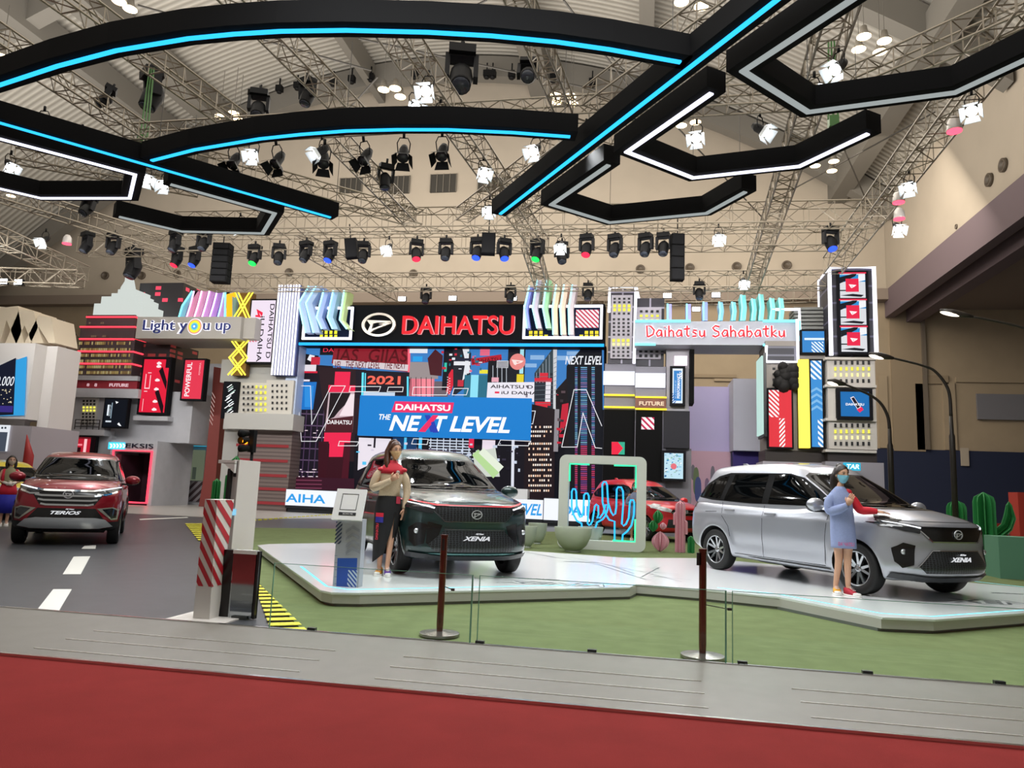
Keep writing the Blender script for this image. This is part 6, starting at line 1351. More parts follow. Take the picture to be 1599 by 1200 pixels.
# ------------------------------------------------------------------ cars
def interp(x, T):
    """smooth piecewise curve through (x, value) pairs with ascending x"""
    if x <= T[0][0]: return T[0][1]
    if x >= T[-1][0]: return T[-1][1]
    for i in range(len(T)-1):
        if x <= T[i+1][0]:
            x0, y0 = T[i]; x1, y1 = T[i+1]
            m0 = (T[i+1][1]-T[i-1][1])/(T[i+1][0]-T[i-1][0]) if i else (y1-y0)/(x1-x0)
            m1 = (T[i+2][1]-y0)/(T[i+2][0]-x0) if i+2 < len(T) else (y1-y0)/(x1-x0)
            h = x1-x0; t = (x-x0)/h
            return (2*t**3-3*t**2+1)*y0+(t**3-2*t**2+t)*h*m0+(-2*t**3+3*t**2)*y1+(t**3-t**2)*h*m1
def cube_solid(fn, na, nb, nc, pn):
    ids, vs, fs = {}, [], []
    def vid(i, j, k):
        if (i, j, k) not in ids:
            a, b, c = 2*i/na-1, 2*j/nb-1, 2*k/nc-1
            s = (abs(a)**pn+abs(b)**pn+abs(c)**pn)**(-1/pn)
            ids[(i, j, k)] = len(vs); vs.append(fn(a*s, b*s, c*s))
        return ids[(i, j, k)]
    for i in range(na):
        for j in range(nb):
            fs.append((vid(i,j,0), vid(i,j+1,0), vid(i+1,j+1,0), vid(i+1,j,0))); fs.append((vid(i,j,nc), vid(i+1,j,nc), vid(i+1,j+1,nc), vid(i,j+1,nc)))
    for i in range(na):
        for k in range(nc):
            fs.append((vid(i,0,k), vid(i+1,0,k), vid(i+1,0,k+1), vid(i,0,k+1))); fs.append((vid(i,nb,k), vid(i,nb,k+1), vid(i+1,nb,k+1), vid(i+1,nb,k)))
    for j in range(nb):
        for k in range(nc):
            fs.append((vid(0,j,k), vid(0,j,k+1), vid(0,j+1,k+1), vid(0,j+1,k))); fs.append((vid(na,j,k), vid(na,j+1,k), vid(na,j+1,k+1), vid(na,j,k+1)))
    return vs, fs
def clip_rect(P, x0, y0, x1, y1):
    for ax, lim, sg in ((0, x0, 1), (0, x1, -1), (1, y0, 1), (1, y1, -1)):
        Q = []
        for i in range(len(P)):
            a, b = P[i], P[(i+1) % len(P)]; ia = (a[ax]-lim)*sg >= 0; ib = (b[ax]-lim)*sg >= 0
            if ia: Q.append(a)
            if ia != ib: t = (lim-a[ax])/(b[ax]-a[ax]); Q.append((a[0]+(b[0]-a[0])*t, a[1]+(b[1]-a[1])*t))
        P = Q
        if len(P) < 3: return []
    return P
class Skin:
    """lays thin panels onto a body surface, drawn in front (y,z) or side (x,z) view"""
    def __init__(s, bvh): s.t = bvh
    def hit(s, p, view):
        if view == 'F': o, d = Vector((4, p[0], p[1])), Vector((-1, 0, 0))
        elif view == 'B': o, d = Vector((-8, p[0], p[1])), Vector((1, 0, 0))
        elif view == 'R': o, d = Vector((p[0], -3, p[1])), Vector((0, 1, 0))
        elif view == 'L': o, d = Vector((p[0], 3, p[1])), Vector((0, -1, 0))
        else: o, d = Vector((p[0], p[1], 4)), Vector((0, 0, -1))
        return s.t.ray_cast(o, d)
    def patch(s, polys, view, eps=.004, res=.045, seam=.0):
        bm = bmesh.new()
        for P in polys:
            xs = [p[0] for p in P]; ys = [p[1] for p in P]
            nx = max(1, int((max(xs)-min(xs))/res)); ny = max(1, int((max(ys)-min(ys))/res)); dx = (max(xs)-min(xs))/nx; dy = (max(ys)-min(ys))/ny
            for i in range(nx):
                for j in range(ny):
                    Q = clip_rect(P, min(xs)+i*dx, min(ys)+j*dy, min(xs)+(i+1)*dx, min(ys)+(j+1)*dy)
                    if len(Q) < 3: continue
                    V = []
                    for q in Q:
                        h, n, _, _ = s.hit(q, view)
                        if h is None: V = []; break
                        V.append(h+n*eps)
                    if len(V) >= 3:
                        try: bm.faces.new([bm.verts.new(v) for v in V])
                        except ValueError: pass
        bmesh.ops.remove_doubles(bm, verts=bm.verts, dist=.0008)
        bmesh.ops.recalc_face_normals(bm, faces=bm.faces)
        mb = MB(); bm.verts.index_update(); mb.add([v.co.copy() for v in bm.verts], [[v.index for v in f.verts] for f in bm.faces], 0, None, True); bm.free(); return mb
    def ribbon(s, lines, view, w, eps=.003, res=.05):
        polys = []
        for L in lines:
            for a, b in zip(L, L[1:]):
                d = Vector((b[0]-a[0], b[1]-a[1])); l = d.length; d /= l; n = Vector((-d.y, d.x))*w/2; k = max(1, int(l/res))
                for i in range(k):
                    p = Vector(a)+d*l*i/k; q = Vector(a)+d*(l*(i+1)/k+w*.1); polys.append([tuple(p-n), tuple(q-n), tuple(q+n), tuple(p+n)])
        bm = MB()
        for P in polys:
            V = []
            for q in P:
                h, n, _, _ = s.hit(q, view)
                if h is None: V = []; break
                V.append(h+n*eps)
            if V: bm.add(V, [(0, 1, 2, 3)], 0, None, True)
        return bm
def mirror2(P): return [(-x, y) for x, y in P][::-1]
M_tyre = mat('#0b0b0c', .65); M_rim = mat('#b4b8bc', .22, metal=.9); M_rimd = mat('#1a1b1d', .3, metal=.6); M_liner = mat('#070708', .8)
M_glass = mat('#040506', .03, spec=.16); M_black = mat('#08090a', .25, spec=.6); M_trim = mat('#101113', .5); M_band = mat('#070708', .6, spec=.1); M_chrome = mat('#dfe3e6', .08, metal=1)
def headlamp_mat():
    m = mat('#1e2125', .10, spec=.9, noise=.8, nscale=14); return m
M_head = headlamp_mat(); M_drl = em('#f4f8ff', 1.6)
def honey(col='#0a0b0c', hi='#50555a', sc=24):
    m = bpy.data.materials.new('mesh_grille_%d' % len(_mc)); _mc['hn%s%s' % (col, sc)] = m; m.use_nodes = True; nt = m.node_tree; b = nt.nodes['Principled BSDF']; b.inputs['Roughness'].default_value = .3
    tc = nt.nodes.new('ShaderNodeTexCoord'); v = nt.nodes.new('ShaderNodeTexVoronoi'); v.feature = 'DISTANCE_TO_EDGE'; v.inputs['Scale'].default_value = sc; v.inputs['Randomness'].default_value = .25
    mp = nt.nodes.new('ShaderNodeMapping'); mp.inputs['Scale'].default_value = (0, 1, 1.8); nt.links.new(tc.outputs['Object'], mp.inputs[0]); nt.links.new(mp.outputs[0], v.inputs['Vector'])
    r = nt.nodes.new('ShaderNodeValToRGB'); r.color_ramp.elements[0].position = .03; r.color_ramp.elements[1].position = .09; r.color_ramp.elements[0].color = lin(hi); r.color_ramp.elements[1].color = lin(col)
    nt.links.new(v.outputs[0], r.inputs[0]); nt.links.new(r.outputs[0], b.inputs['Base Color']); return m
M_honey = honey()
def wheel(t, x, side, R=.32, hw=.76, W=.19, spokes=5, rim='#b4b8bc', steer=0):
    """tyre with alloy rim; side -1 is the car's right-hand side"""
    M = Matrix.Translation((x, side*hw, R)) @ Matrix.Rotation(steer, 4, 'Z') @ Matrix.Rotation(PI/2 if side < 0 else -PI/2, 4, 'X')   # local z points outwards
    h = W/2; Rr = R*.68
    p = MB(); p.lathe([(Rr*.96, -h*.9), (R*.90, -h), (R*.985, -h*.82), (R, -h*.5), (R, h*.5), (R*.985, h*.82), (R*.90, h), (Rr*1.02, h*.92), (Rr*.98, h*.8), (Rr*.96, -h*.9)], 44, M=M); tyre = p.build('wheel', M_tyre, t); t = tyre
    p = MB(); p.lathe([(0, -h*.2), (Rr*.95, -h*.2), (Rr*.98, h*.82), (Rr*1.01, h*.88), (Rr*.96, h*.86), (Rr*.9, h*.4), (Rr*.88, -h*.05), (0, -h*.05)], 40, M=M); b = p.build('rim_barrel', M_rimd, t, sharp=40)
    p = MB(); p.lathe([(Rr*.93, h*.80), (Rr*1.01, h*.90), (Rr*.99, h*.94), (Rr*.91, h*.84), (Rr*.93, h*.80)], 40, M=M)
    for k in range(spokes):
        a = 2*PI*k/spokes
        for s in (-1, 1):
            c0, c1 = a+s*.10, a+s*.26; w0, w1 = Rr*.085, Rr*.07
            p0 = Vector((math.cos(c0), math.sin(c0), 0))*Rr*.16; p1 = Vector((math.cos(c1), math.sin(c1), 0))*Rr*.95; d = (p1-p0).normalized(); n = Vector((-d.y, d.x, 0))
            z0, z1 = h*.50, h*.80
            vs = [p0-n*w0+Vector((0,0,z0)), p0+n*w0+Vector((0,0,z0)), p1+n*w1+Vector((0,0,z1)), p1-n*w1+Vector((0,0,z1))]; lo = [v-Vector((0,0,h*.35)) for v in vs]
            p.add(vs+lo, [(0,3,2,1)[::-1], (4,5,6,7)[::-1], (0,1,5,4), (1,2,6,5), (2,3,7,6), (3,0,4,7)], 0, M)
    p.lathe([(0, h*.2), (Rr*.22, h*.2), (Rr*.22, h*.56), (Rr*.13, h*.62), (0, h*.62)], 20, M=M); p.build('alloy_spokes', mat(rim, .2, metal=.85), t)
def build_car(label, pos, yaw, z0, paint, P, front, side=True, cat='car', group=None):
    """P: body numbers (metres, x forward from front axle); front: function adding face details"""
    t = thing('car', label, cat, (pos[0], pos[1], z0), yaw, group)
    xf, xr, hw = P['xf'], P['xr'], P['hw']; wb = P['wb']
    TOP = P['top']; NOSE = P['nose']; TAIL = P['tail']
    SECT = P.get('sect', [(.2, .93), (.4, .985), (.62, 1.0), (.80, .995), (.92, .975), (1.05, .94), (1.2, .90)])
    BOT = P.get('bot', [(xr, .36), (xr+.35, .27), (xr+.9, .23), (xf-1.2, .21), (xf-.3, .21), (xf, .23)])
    def lower(a, b, c):
        xn = xr+(xf-xr)*(a+1)/2; zb, zt = interp(xn, BOT), interp(xn, TOP); z = zb+(zt-zb)*(c+1)/2
        F = xf+interp(z, NOSE)-P.get('fplan', .20)*abs(b)**3.2-.06*b*b; B = xr+interp(z, TAIL)+.14*abs(b)**3.4
        x = B+(F-B)*(a+1)/2
        wd = hw*interp(z, SECT)
        u = (x-(xf-.55))/.55
        if u > 0: wd *= 1-.07*u**2
        u = ((xr+.6)-x)/.6
        if u > 0: wd *= 1-.05*u**2
        cr = .045*(1-b*b)*max(0, c) if c > .6 else 0
        # raised bonnet edges and a crease along the flank
        y = b*wd
        z += cr
        y += math.copysign(1, b)*(.010*math.exp(-((z-P.get('crease', .86))/.035)**2) - .012*math.exp(-((z-.45)/.10)**2)*(1 if -wb+.45 < x < -.45 else 0))*(abs(b) > .9)
        for ax in (0, -wb):
            d = math.hypot(x-ax, z-.33)
            if abs(b) > .9 and d < .50: y += math.copysign(1, b)*.016*math.exp(-((d-.40)/.06)**2)
        return Vector((x, y, z))
    vs, fs = cube_solid(lower, 96, 30, 26, 16)
    cab = P['cab']
    def upper(a, b, c):
        z0c, z1c = cab['z0'], cab['z1']; q = (c+1)/2; z = z0c+(z1c-z0c)*q
        F = interp(z, cab['F'])-.11*b*b; B = interp(z, cab['B'])+.06*b*b; x = B+(F-B)*(a+1)/2
        wd = interp(z, cab['W']); u = (x-(interp(z, cab['F'])-.5))/.5
        if u > 0: wd *= 1-.03*u*u
        u = (interp(z, cab['B'])+.9-x)/.9
        if u > 0: wd *= 1-.07*u*u
        if c > .5: z += interp(x, cab['R'])*(c-.5)/.5 + .035*(1-b*b)*(c-.5)/.5
        return Vector((x, b*wd, z))
    vs2, fs2 = cube_solid(upper, 60, 26, 20, 13)
    def mesh_obj(nm, V, F, m):
        mb = MB(); mb.add(V, F, 0, None, True); return mb.build(nm, m, t)
    body = mesh_obj('body', vs, fs, [paint, M_liner])
    # wheel arches cut out of the flanks
    mb = MB(); R = P.get('R', .32)
    for ax in (0, -wb):
        for s in (-1, 1): mb.tube([(ax, s*(hw-.30), R+.0), (ax, s*(hw+.3), R+.0)], R*1.17, 36, 0)
    cut = mb.build('cutter', M_liner, t); dg = bpy.context.evaluated_depsgraph_get()
    md = body.modifiers.new('b', 'BOOLEAN'); md.operation = 'DIFFERENCE'; md.object = cut; md.solver = 'EXACT'
    try: md.material_mode = 'TRANSFER'
    except Exception: pass
    bpy.context.view_layer.update(); dg = bpy.context.evaluated_depsgraph_get()
    me = bpy.data.meshes.new_from_object(body.evaluated_get(dg)); body.modifiers.clear(); body.data = me; bpy.data.objects.remove(cut)
    me.polygons.foreach_set('use_smooth', [True]*len(me.polygons)); me.set_sharp_from_angle(angle=math.radians(38))
    mesh_obj('cabin', vs2, fs2, paint)
    sk = Skin(BVHTree.FromPolygons([v for v in vs]+[v for v in vs2], [tuple(f) for f in fs]+[tuple(i+len(vs) for i in f) for f in fs2]))
    def put(nm, polys, view, m, eps=.004, res=.045): return sk.patch(polys, view, eps, res).build(nm, m, t)
    # windscreen and side glass
    G = P['glass']
    put('windshield_surround', [G['ws_out']], 'F', M_black, .003, .035); put('windshield', [G['ws']], 'F', M_glass, .006, .035)
    for vw in (('R', 'L') if side else ('R', 'L')):
        put('pillar_band', [G['band']], vw, M_band, .003); put('side_window', G['wins'][:1], vw, M_glass, .006)
        for q in G['wins'][1:]: put('side_window', [q], vw, M_glass, .006)
        sk.ribbon(P['seams'], vw, .009, .002).build('door_gap', M_liner, t)
        if P.get('sill'): put('sill_trim', [P['sill']], vw, P.get('sillm', M_trim), .012)
        for hx, hz in P['handles']:
            h, n, _, _ = sk.hit((hx, hz), vw)
            m = MB(); s = -1 if vw == 'R' else 1; m.box(hx-.10, min(h.y, h.y+s*.035), hz-.014, hx+.10, max(h.y, h.y+s*.035), hz+.014); m.build('door_handle', P.get('handlem', paint), t)
        # tail lamp
        if P.get('tail_lamp'): put('tail_lamp', [P['tail_lamp']], vw, mat('#5a0a10', .15, spec=.8), .006)
        # arch lips
        if P.get('clad'):
            for ax in (0, -wb):
                polys = []; n = 22
                for k in range(n):
                    a0, a1 = PI*k/n, PI*(k+1)/n; r0, r1 = R*1.17, R*1.17+.07
                    polys.append([(ax+r0*math.cos(a0), R+r0*math.sin(a0)), (ax+r1*math.cos(a0), R+r1*math.sin(a0)), (ax+r1*math.cos(a1), R+r1*math.sin(a1)), (ax+r0*math.cos(a1), R+r0*math.sin(a1))])
                put('arch_trim', polys, vw, M_trim, .012, .08)
    # mirrors
    for s in (-1, 1):
        mx, mz = P['mirror']; base = .78; m = MB(); y0 = s*(hw+.11)
        m.ball((mx, y0, mz), .085, .135, .088, n=18, k=12); mo = m.build('mirror', P.get('mirrorm', paint), t)
        m = MB(); m.box(mx-.05, min(s*(hw-.10), y0), mz-.10, mx+.03, max(s*(hw-.10), y0), mz-.065); m.ball((mx-.03, y0, mz-.03), .07, .125, .07, n=14, k=8); m.build('mirror_base', M_black, mo)
    # wheels
    for x in (0, -wb):
        for s in (-1, 1): wheel(t, x, s, R, hw-.105, .20, P.get('spokes', 5), P.get('rim', '#b4b8bc'))
    m = MB(); m.box(-wb-.5, -hw+.25, .22, .4, hw-.25, .5); m.build('underbody', M_liner, t)
    # wipers
    m = MB()
    for y0, y1 in ((.55, -.05), (-.05, -.62)):
        pts = []
        for k in range(6):
            y = y0+(y1-y0)*k/5; z = G['wiper'][0]+(G['wiper'][1])*(k/5); h, n, _, _ = sk.hit((y, z), 'F')
            if h is not None: pts.append(h+n*.02)
        if len(pts) > 1: m.tube(pts, .009, 5)
    if m.v: m.build('wiper', M_black, t)
    # roof antenna
    m = MB(); ax_ = P['ant']; hz = sk.hit((ax_, 0), 'T')[0].z; m.prism([(ax_+.12, -.02, hz-.01), (ax_-.08, -.02, hz-.01), (ax_-.10, -.02, hz+.06), (ax_-.04, -.02, hz+.06)], (0, .04, 0)); m.build('shark_fin_antenna', paint, t)
    front(t, sk, put)
    return t
def badge(t, sk, y, z, r, rz=.8, m=None):
    h, n, _, _ = sk.hit((y, z), 'F'); n = Vector((1, 0, .1)).normalized(); M = frame(h+n*.012, (0, 1, 0), (0, 0, 1))
    mb = MB(); k = 30; rr = []
    for i in range(k):
        a0, a1 = 2*PI*i/k, 2*PI*(i+1)/k
        q = [(r*s*math.cos(a), r*rz*s*math.sin(a), 0) for a, s in ((a0, 1), (a1, 1), (a1, .84), (a0, .84))]; mb.prism(q, (0, 0, .012), 0, M)
    for tri in ([(-.72,.38),(-.30,.10),(-.42,-.66),(-.62,-.62),(-.46,-.05)], [(-.72,.38),(.70,.30),(.76,.12),(.0,.16),(-.30,.10)], [(.76,.22),(.76,.10),(-.18,-.42),(-.42,-.66),(-.36,-.38),(.30,.0),(.0,.02)]):
        mb.prism([(x*r*.95, yy*r*rz*.95, 0) for x, yy in tri], (0, 0, .012), 0, M)
    mb.build('emblem', m or mat('#e4e8ec', .25, metal=.55), t)
def plate_text(t, sk, txt, z, wd, ht, sub='All New', shear=.4, y=0, off=.02):
    h, n, _, _ = sk.hit((y, z), 'F'); M = frame(h+Vector((off, 0, 0)), (0, 1, 0), (0, 0, 1)); mb = MB()
    put_text(mb, txt, M, 0, width=wd, height=ht, depth=.004, shear=shear, bold=.03); put_text(mb, sub, M @ Matrix.Translation((wd*.12, ht*1.05, 0)), 0, width=wd*.3, height=ht*.38, depth=.004, shear=.2, bold=.02)
    mb.build('model_lettering', em('#e8eaee', .85), t)
XEN = dict(xf=.80, xr=-3.595, hw=.865, wb=2.75, R=.32,
    top=[(-3.6, 1.06), (-3.2, 1.08), (-2.0, 1.05), (-1.0, 1.04), (-.35, 1.10), (0, 1.09), (.35, 1.04), (.62, .975), (.80, .93)],
    nose=[(.2, -.10), (.30, -.03), (.40, .0), (.60, -.035), (.74, -.03), (.86, -.05), (.95, -.12), (1.05, -.2)],
    tail=[(.3, .10), (.45, .02), (.75, .0), (1.0, .04), (1.15, .08)],
    cab=dict(z0=.95, z1=1.60, F=[(.95, .03), (1.1, -.22), (1.3, -.55), (1.5, -.92), (1.6, -1.10)], B=[(.95, -3.57), (1.1, -3.50), (1.3, -3.38), (1.5, -3.26), (1.6, -3.20)], W=[(.95, .815), (1.1, .795), (1.3, .725), (1.5, .645), (1.6, .60)],
        R=[(-3.4, .0), (-2.8, .05), (-2.0, .075), (-1.4, .06), (-1.0, .0), (-.6, -.03)]),
    glass=dict(ws_out=[(-.74,1.075),(.74,1.075),(.60,1.50),(.52,1.545),(-.52,1.545),(-.60,1.50)], ws=[(-.69,1.10),(.69,1.10),(.565,1.49),(.49,1.52),(-.49,1.52),(-.565,1.49)], wiper=(1.13, -.02),
        band=[(-.34,1.075),(-.72,1.30),(-1.05,1.47),(-1.30,1.53),(-2.62,1.545),(-2.9,1.49),(-3.18,1.36),(-3.38,1.19),(-3.30,1.14),(-2.9,1.10),(-2.0,1.07)],
        wins=[[(-.46,1.095),(-.78,1.29),(-1.08,1.45),(-1.30,1.505),(-1.60,1.51),(-1.60,1.08)], [(-1.74,1.085),(-1.74,1.515),(-2.50,1.515),(-2.60,1.105)], [(-2.70,1.12),(-2.64,1.50),(-2.86,1.46),(-3.12,1.34),(-3.30,1.19),(-3.26,1.16)]]),
    seams=[[(-.42,1.06),(-.47,.75),(-.50,.32)], [(-1.67,1.05),(-1.67,.30)], [(-2.62,1.08),(-2.58,.86),(-2.42,.70),(-2.37,.55)], [(-.50,.30),(-2.30,.30)], [(-2.72,.92),(-3.0,.91)]],
    sill=[(-.42,.28),(-2.33,.28),(-2.33,.22),(-.42,.22)], handles=[(-1.50,.93),(-2.40,.95)], mirror=(-.52,1.10), ant=-2.95, tail_lamp=[(-3.58,1.08),(-3.3,1.06),(-3.3,.98),(-3.58,.90)], crease=.88)
def xenia_front(paint, silver=True):
    def f(t, sk, put):
        lampm = M_head
        ug = [(-.50,.885),(.50,.885),(.54,.84),(.40,.715),(-.40,.715),(-.54,.84)]
        put('upper_grille', [ug], 'F', M_black if silver else M_honey, .006, .03)
        for s in (1, -1):
            hl = [(.50,.885),(.66,.915),(.80,.945),(.845,.93),(.84,.875),(.70,.825),(.55,.80)]
            hl = hl if s > 0 else mirror2(hl); ho = put('headlight', [hl], 'F', lampm, .009, .025)
            d = [(.52,.872),(.66,.90),(.80,.93),(.80,.918),(.66,.885),(.53,.857)]; put('headlight_strip', [d if s > 0 else mirror2(d)], 'F', M_drl, .014, .03).parent = ho
            sd = [(.50,.955),(.32,.99),(.20,1.0),(.30,.93),(.50,.865)]; put('headlight_side', [sd], 'L' if s > 0 else 'R', lampm, .009, .03)
            fg = [(.60,.66),(.72,.69),(.80,.62),(.79,.46),(.74,.39),(.64,.43)]; fo = put('fog_recess', [fg if s > 0 else mirror2(fg)], 'F', M_black, .006, .03)
            h, n, _, _ = sk.hit((s*.725, .58), 'F'); m = MB(); m.tube([h, h+Vector((.02, 0, 0))], .032, 14); m.build('fog_lamp', mat('#d8dce0', .15, metal=.6), fo)
            if not silver:
                q = [(.43,.66),(.60,.70),(.62,.44),(.52,.36)]; put('side_intake', [q if s > 0 else mirror2(q)], 'F', M_black, .004, .03)
        lg = [(-.40,.60),(.40,.60),(.60,.42),(.50,.335),(-.50,.335),(-.60,.42)]
        put('lower_grille', [lg], 'F', M_honey, .006, .03)
        mm = mat('#3f4348', .3, metal=.5) if silver else mat('#24403f', .2, metal=.6, coat=1)
        sk.ribbon([[(-.80,.305),(-.45,.275),(.45,.275),(.80,.305)]], 'F', .055, .028, .05).build('chin_skirt', mat('#2c2f33', .4), t)
        lip = sk.ribbon([[(-.54,.835),(-.40,.708),(.40,.708),(.54,.835)]], 'F', .014, .012, .05); lip.build('grille_chrome_line', M_chrome if silver else mat('#6d7478', .2, metal=.9), t)
        sk.ribbon([[(-.40,.61),(.40,.61)]] if not silver else [[(-.60,.41),(-.40,.605),(.40,.605),(.60,.41)]], 'F', .010, .012, .05).build('lower_grille_line', M_chrome if silver else mat('#8d9498', .2, metal=.9), t)
        if not silver:
            sk.ribbon([[(-.83,.955),(-.66,.925),(-.50,.90),(.50,.90),(.66,.925),(.83,.955)]], 'F', .016, .016, .04).build('red_accent_line', mat('#c8202e', .3), t)
            sk.ribbon([[(-.70,.29),(-.56,.31),(.56,.31),(.70,.29)]], 'F', .03, .016, .05).build('lower_lip_line', mat('#4d7472', .2, metal=.7), t)
        badge(t, sk, 0, .80, .072)
        plate_text(t, sk, 'XENIA', .505, .36, .055)
        sk.ribbon([[(-.75,.97),(-.60,.945),(.60,.945),(.75,.97)]], 'F', .007, .002, .05).build('bonnet_gap', M_liner, t)
    return f
def carpaint(col, metal=.6, rough=.28):
    m = mat(col, rough, metal=metal, coat=.8); return m
C_silver = carpaint('#adb0b8', .6, .30); C_green = carpaint('#1c3635', .35, .28); C_red = carpaint('#8c1022', .45, .28); C_red2 = carpaint('#d8222e', .2, .3); C_yel = carpaint('#d8c418', .1, .35)
XS = dict(XEN); 
car_s = build_car('silver grey people carrier on the white stage, woman in blue dress at its bonnet', (3.376, 10.648), -.990, ZT, C_silver, XS, xenia_front(C_silver, True))
XG = dict(XEN); XG['rim'] = '#8d9296'; XG['handlem'] = M_chrome
car_g = build_car('dark green people carrier with red bonnet line, in front of the video wall', (-2.486, 9.898), -.9986, ZT, C_green, XG, xenia_front(C_green, False))
TER = dict(xf=.78, xr=-3.60, hw=.848, wb=2.685, R=.335, spokes=6, clad=True,
    top=[(-3.6, 1.14), (-3.2, 1.14), (-2.0, 1.10), (-1.0, 1.10), (-.35, 1.17), (0, 1.17), (.35, 1.14), (.60, 1.08), (.78, 1.0)],
    nose=[(.22, -.16), (.34, -.05), (.45, .0), (.65, -.01), (.80, -.02), (.92, -.06), (1.02, -.14), (1.15, -.22)],
    tail=[(.3, .10), (.45, .02), (.75, .0), (1.0, .04), (1.15, .08)], bot=[(-3.6, .36), (-3.2, .29), (-2.7, .26), (-.4, .25), (.5, .25), (.78, .28)],
    cab=dict(z0=1.0, z1=1.62, F=[(1.0, .02), (1.15, -.22), (1.35, -.50), (1.5, -.74), (1.62, -.95)], B=[(1.0, -3.57), (1.3, -3.46), (1.5, -3.36), (1.62, -3.28)], W=[(1.0, .79), (1.15, .765), (1.35, .70), (1.5, .645), (1.62, .60)], R=[(-3.4, 0), (-2.6, .04), (-1.6, .055), (-1.0, .0), (-.6, -.03)]),
    glass=dict(ws_out=[(-.72,1.15),(.72,1.15),(.60,1.545),(.54,1.575),(-.54,1.575),(-.60,1.545)], ws=[(-.67,1.165),(.67,1.165),(.565,1.53),(.52,1.55),(-.52,1.55),(-.565,1.53)], wiper=(1.185, -.01),
        band=[(-.30,1.15),(-.66,1.36),(-.98,1.53),(-1.3,1.57),(-2.7,1.57),(-3.05,1.47),(-3.3,1.28),(-3.2,1.20),(-2.0,1.15)], wins=[[(-.42,1.17),(-.72,1.36),(-1.0,1.50),(-1.3,1.54),(-1.58,1.54),(-1.58,1.16)], [(-1.70,1.165),(-1.70,1.54),(-2.5,1.54),(-2.56,1.18)], [(-2.66,1.19),(-2.62,1.53),(-2.95,1.46),(-3.2,1.28),(-3.14,1.22)]]),
    seams=[[(-.40,1.12),(-.46,.8),(-.50,.35)], [(-1.62,1.12),(-1.62,.33)], [(-2.56,1.15),(-2.5,.9),(-2.35,.7)]], sill=[(-.42,.34),(-2.28,.34),(-2.28,.25),(-.42,.25)], handles=[(-1.45,1.0),(-2.35,1.02)], mirror=(-.48,1.18), ant=-3.0, crease=.93)
def terios_front(t, sk, put):
    put('grille', [[(-.46,.985),(.46,.985),(.56,.93),(.42,.72),(-.42,.72),(-.56,.93)]], 'F', M_black, .006, .03)
    for z, w_ in ((.965, .48), (.88, .50), (.80, .45), (.725, .40)): sk.ribbon([[(-w_, z+.01), (-w_*.8, z-.006), (w_*.8, z-.006), (w_, z+.01)]], 'F', .030, .022, .05).build('chrome_grille_bar', M_chrome, t)
    for s in (1, -1):
        hl = [(.44,.99),(.60,1.02),(.80,1.06),(.82,1.02),(.72,.955),(.56,.90),(.46,.90)]; ho = put('headlight', [hl if s > 0 else mirror2(hl)], 'F', M_head, .010, .025)
        d = [(.46,.98),(.62,1.01),(.79,1.045),(.79,1.03),(.62,.99),(.47,.962)]; put('headlight_strip', [d if s > 0 else mirror2(d)], 'F', M_drl, .016, .03).parent = ho
        sk.ribbon([[(s*.44, .905), (s*.58, .90), (s*.74, .955)]], 'F', .025, .018, .04).build('headlight_chrome', M_chrome, ho)
        fb = [(.46,.66),(.70,.69),(.80,.65),(.79,.47),(.70,.46)]; fo = put('fog_bezel', [fb if s > 0 else mirror2(fb)], 'F', mat('#a8a89c', .25, metal=.6), .010, .03)
        fb = [(.54,.65),(.70,.67),(.77,.63),(.765,.50),(.70,.49)]; put('fog_recess', [fb if s > 0 else mirror2(fb)], 'F', M_head, .014, .03).parent = fo
    put('lower_intake', [[(-.44,.66),(.44,.66),(.58,.48),(.60,.42),(-.60,.42),(-.58,.48)]], 'F', M_black, .006, .03)
    put('skid_plate', [[(-.60,.47),(-.44,.50),(.44,.50),(.60,.47),(.72,.36),(.52,.33),(-.52,.33),(-.72,.36)]], 'F', mat('#b9bcbe', .3, metal=.5), .030, .03)
    put('bumper_cladding', [[(-.82,.43),(-.62,.43),(-.72,.34),(-.55,.30),(.55,.30),(.72,.34),(.62,.43),(.82,.43),(.80,.27),(-.80,.27)]], 'F', M_trim, .012, .03)
    badge(t, sk, 0, .90, .085)
    plate_text(t, sk, 'TERIOS', .585, .46, .06, off=.03)
car_t = build_car('dark red SUV with chrome grille facing the aisle at the left', (-10.40, 12.18), -.946, 0, C_red, TER, terios_front)
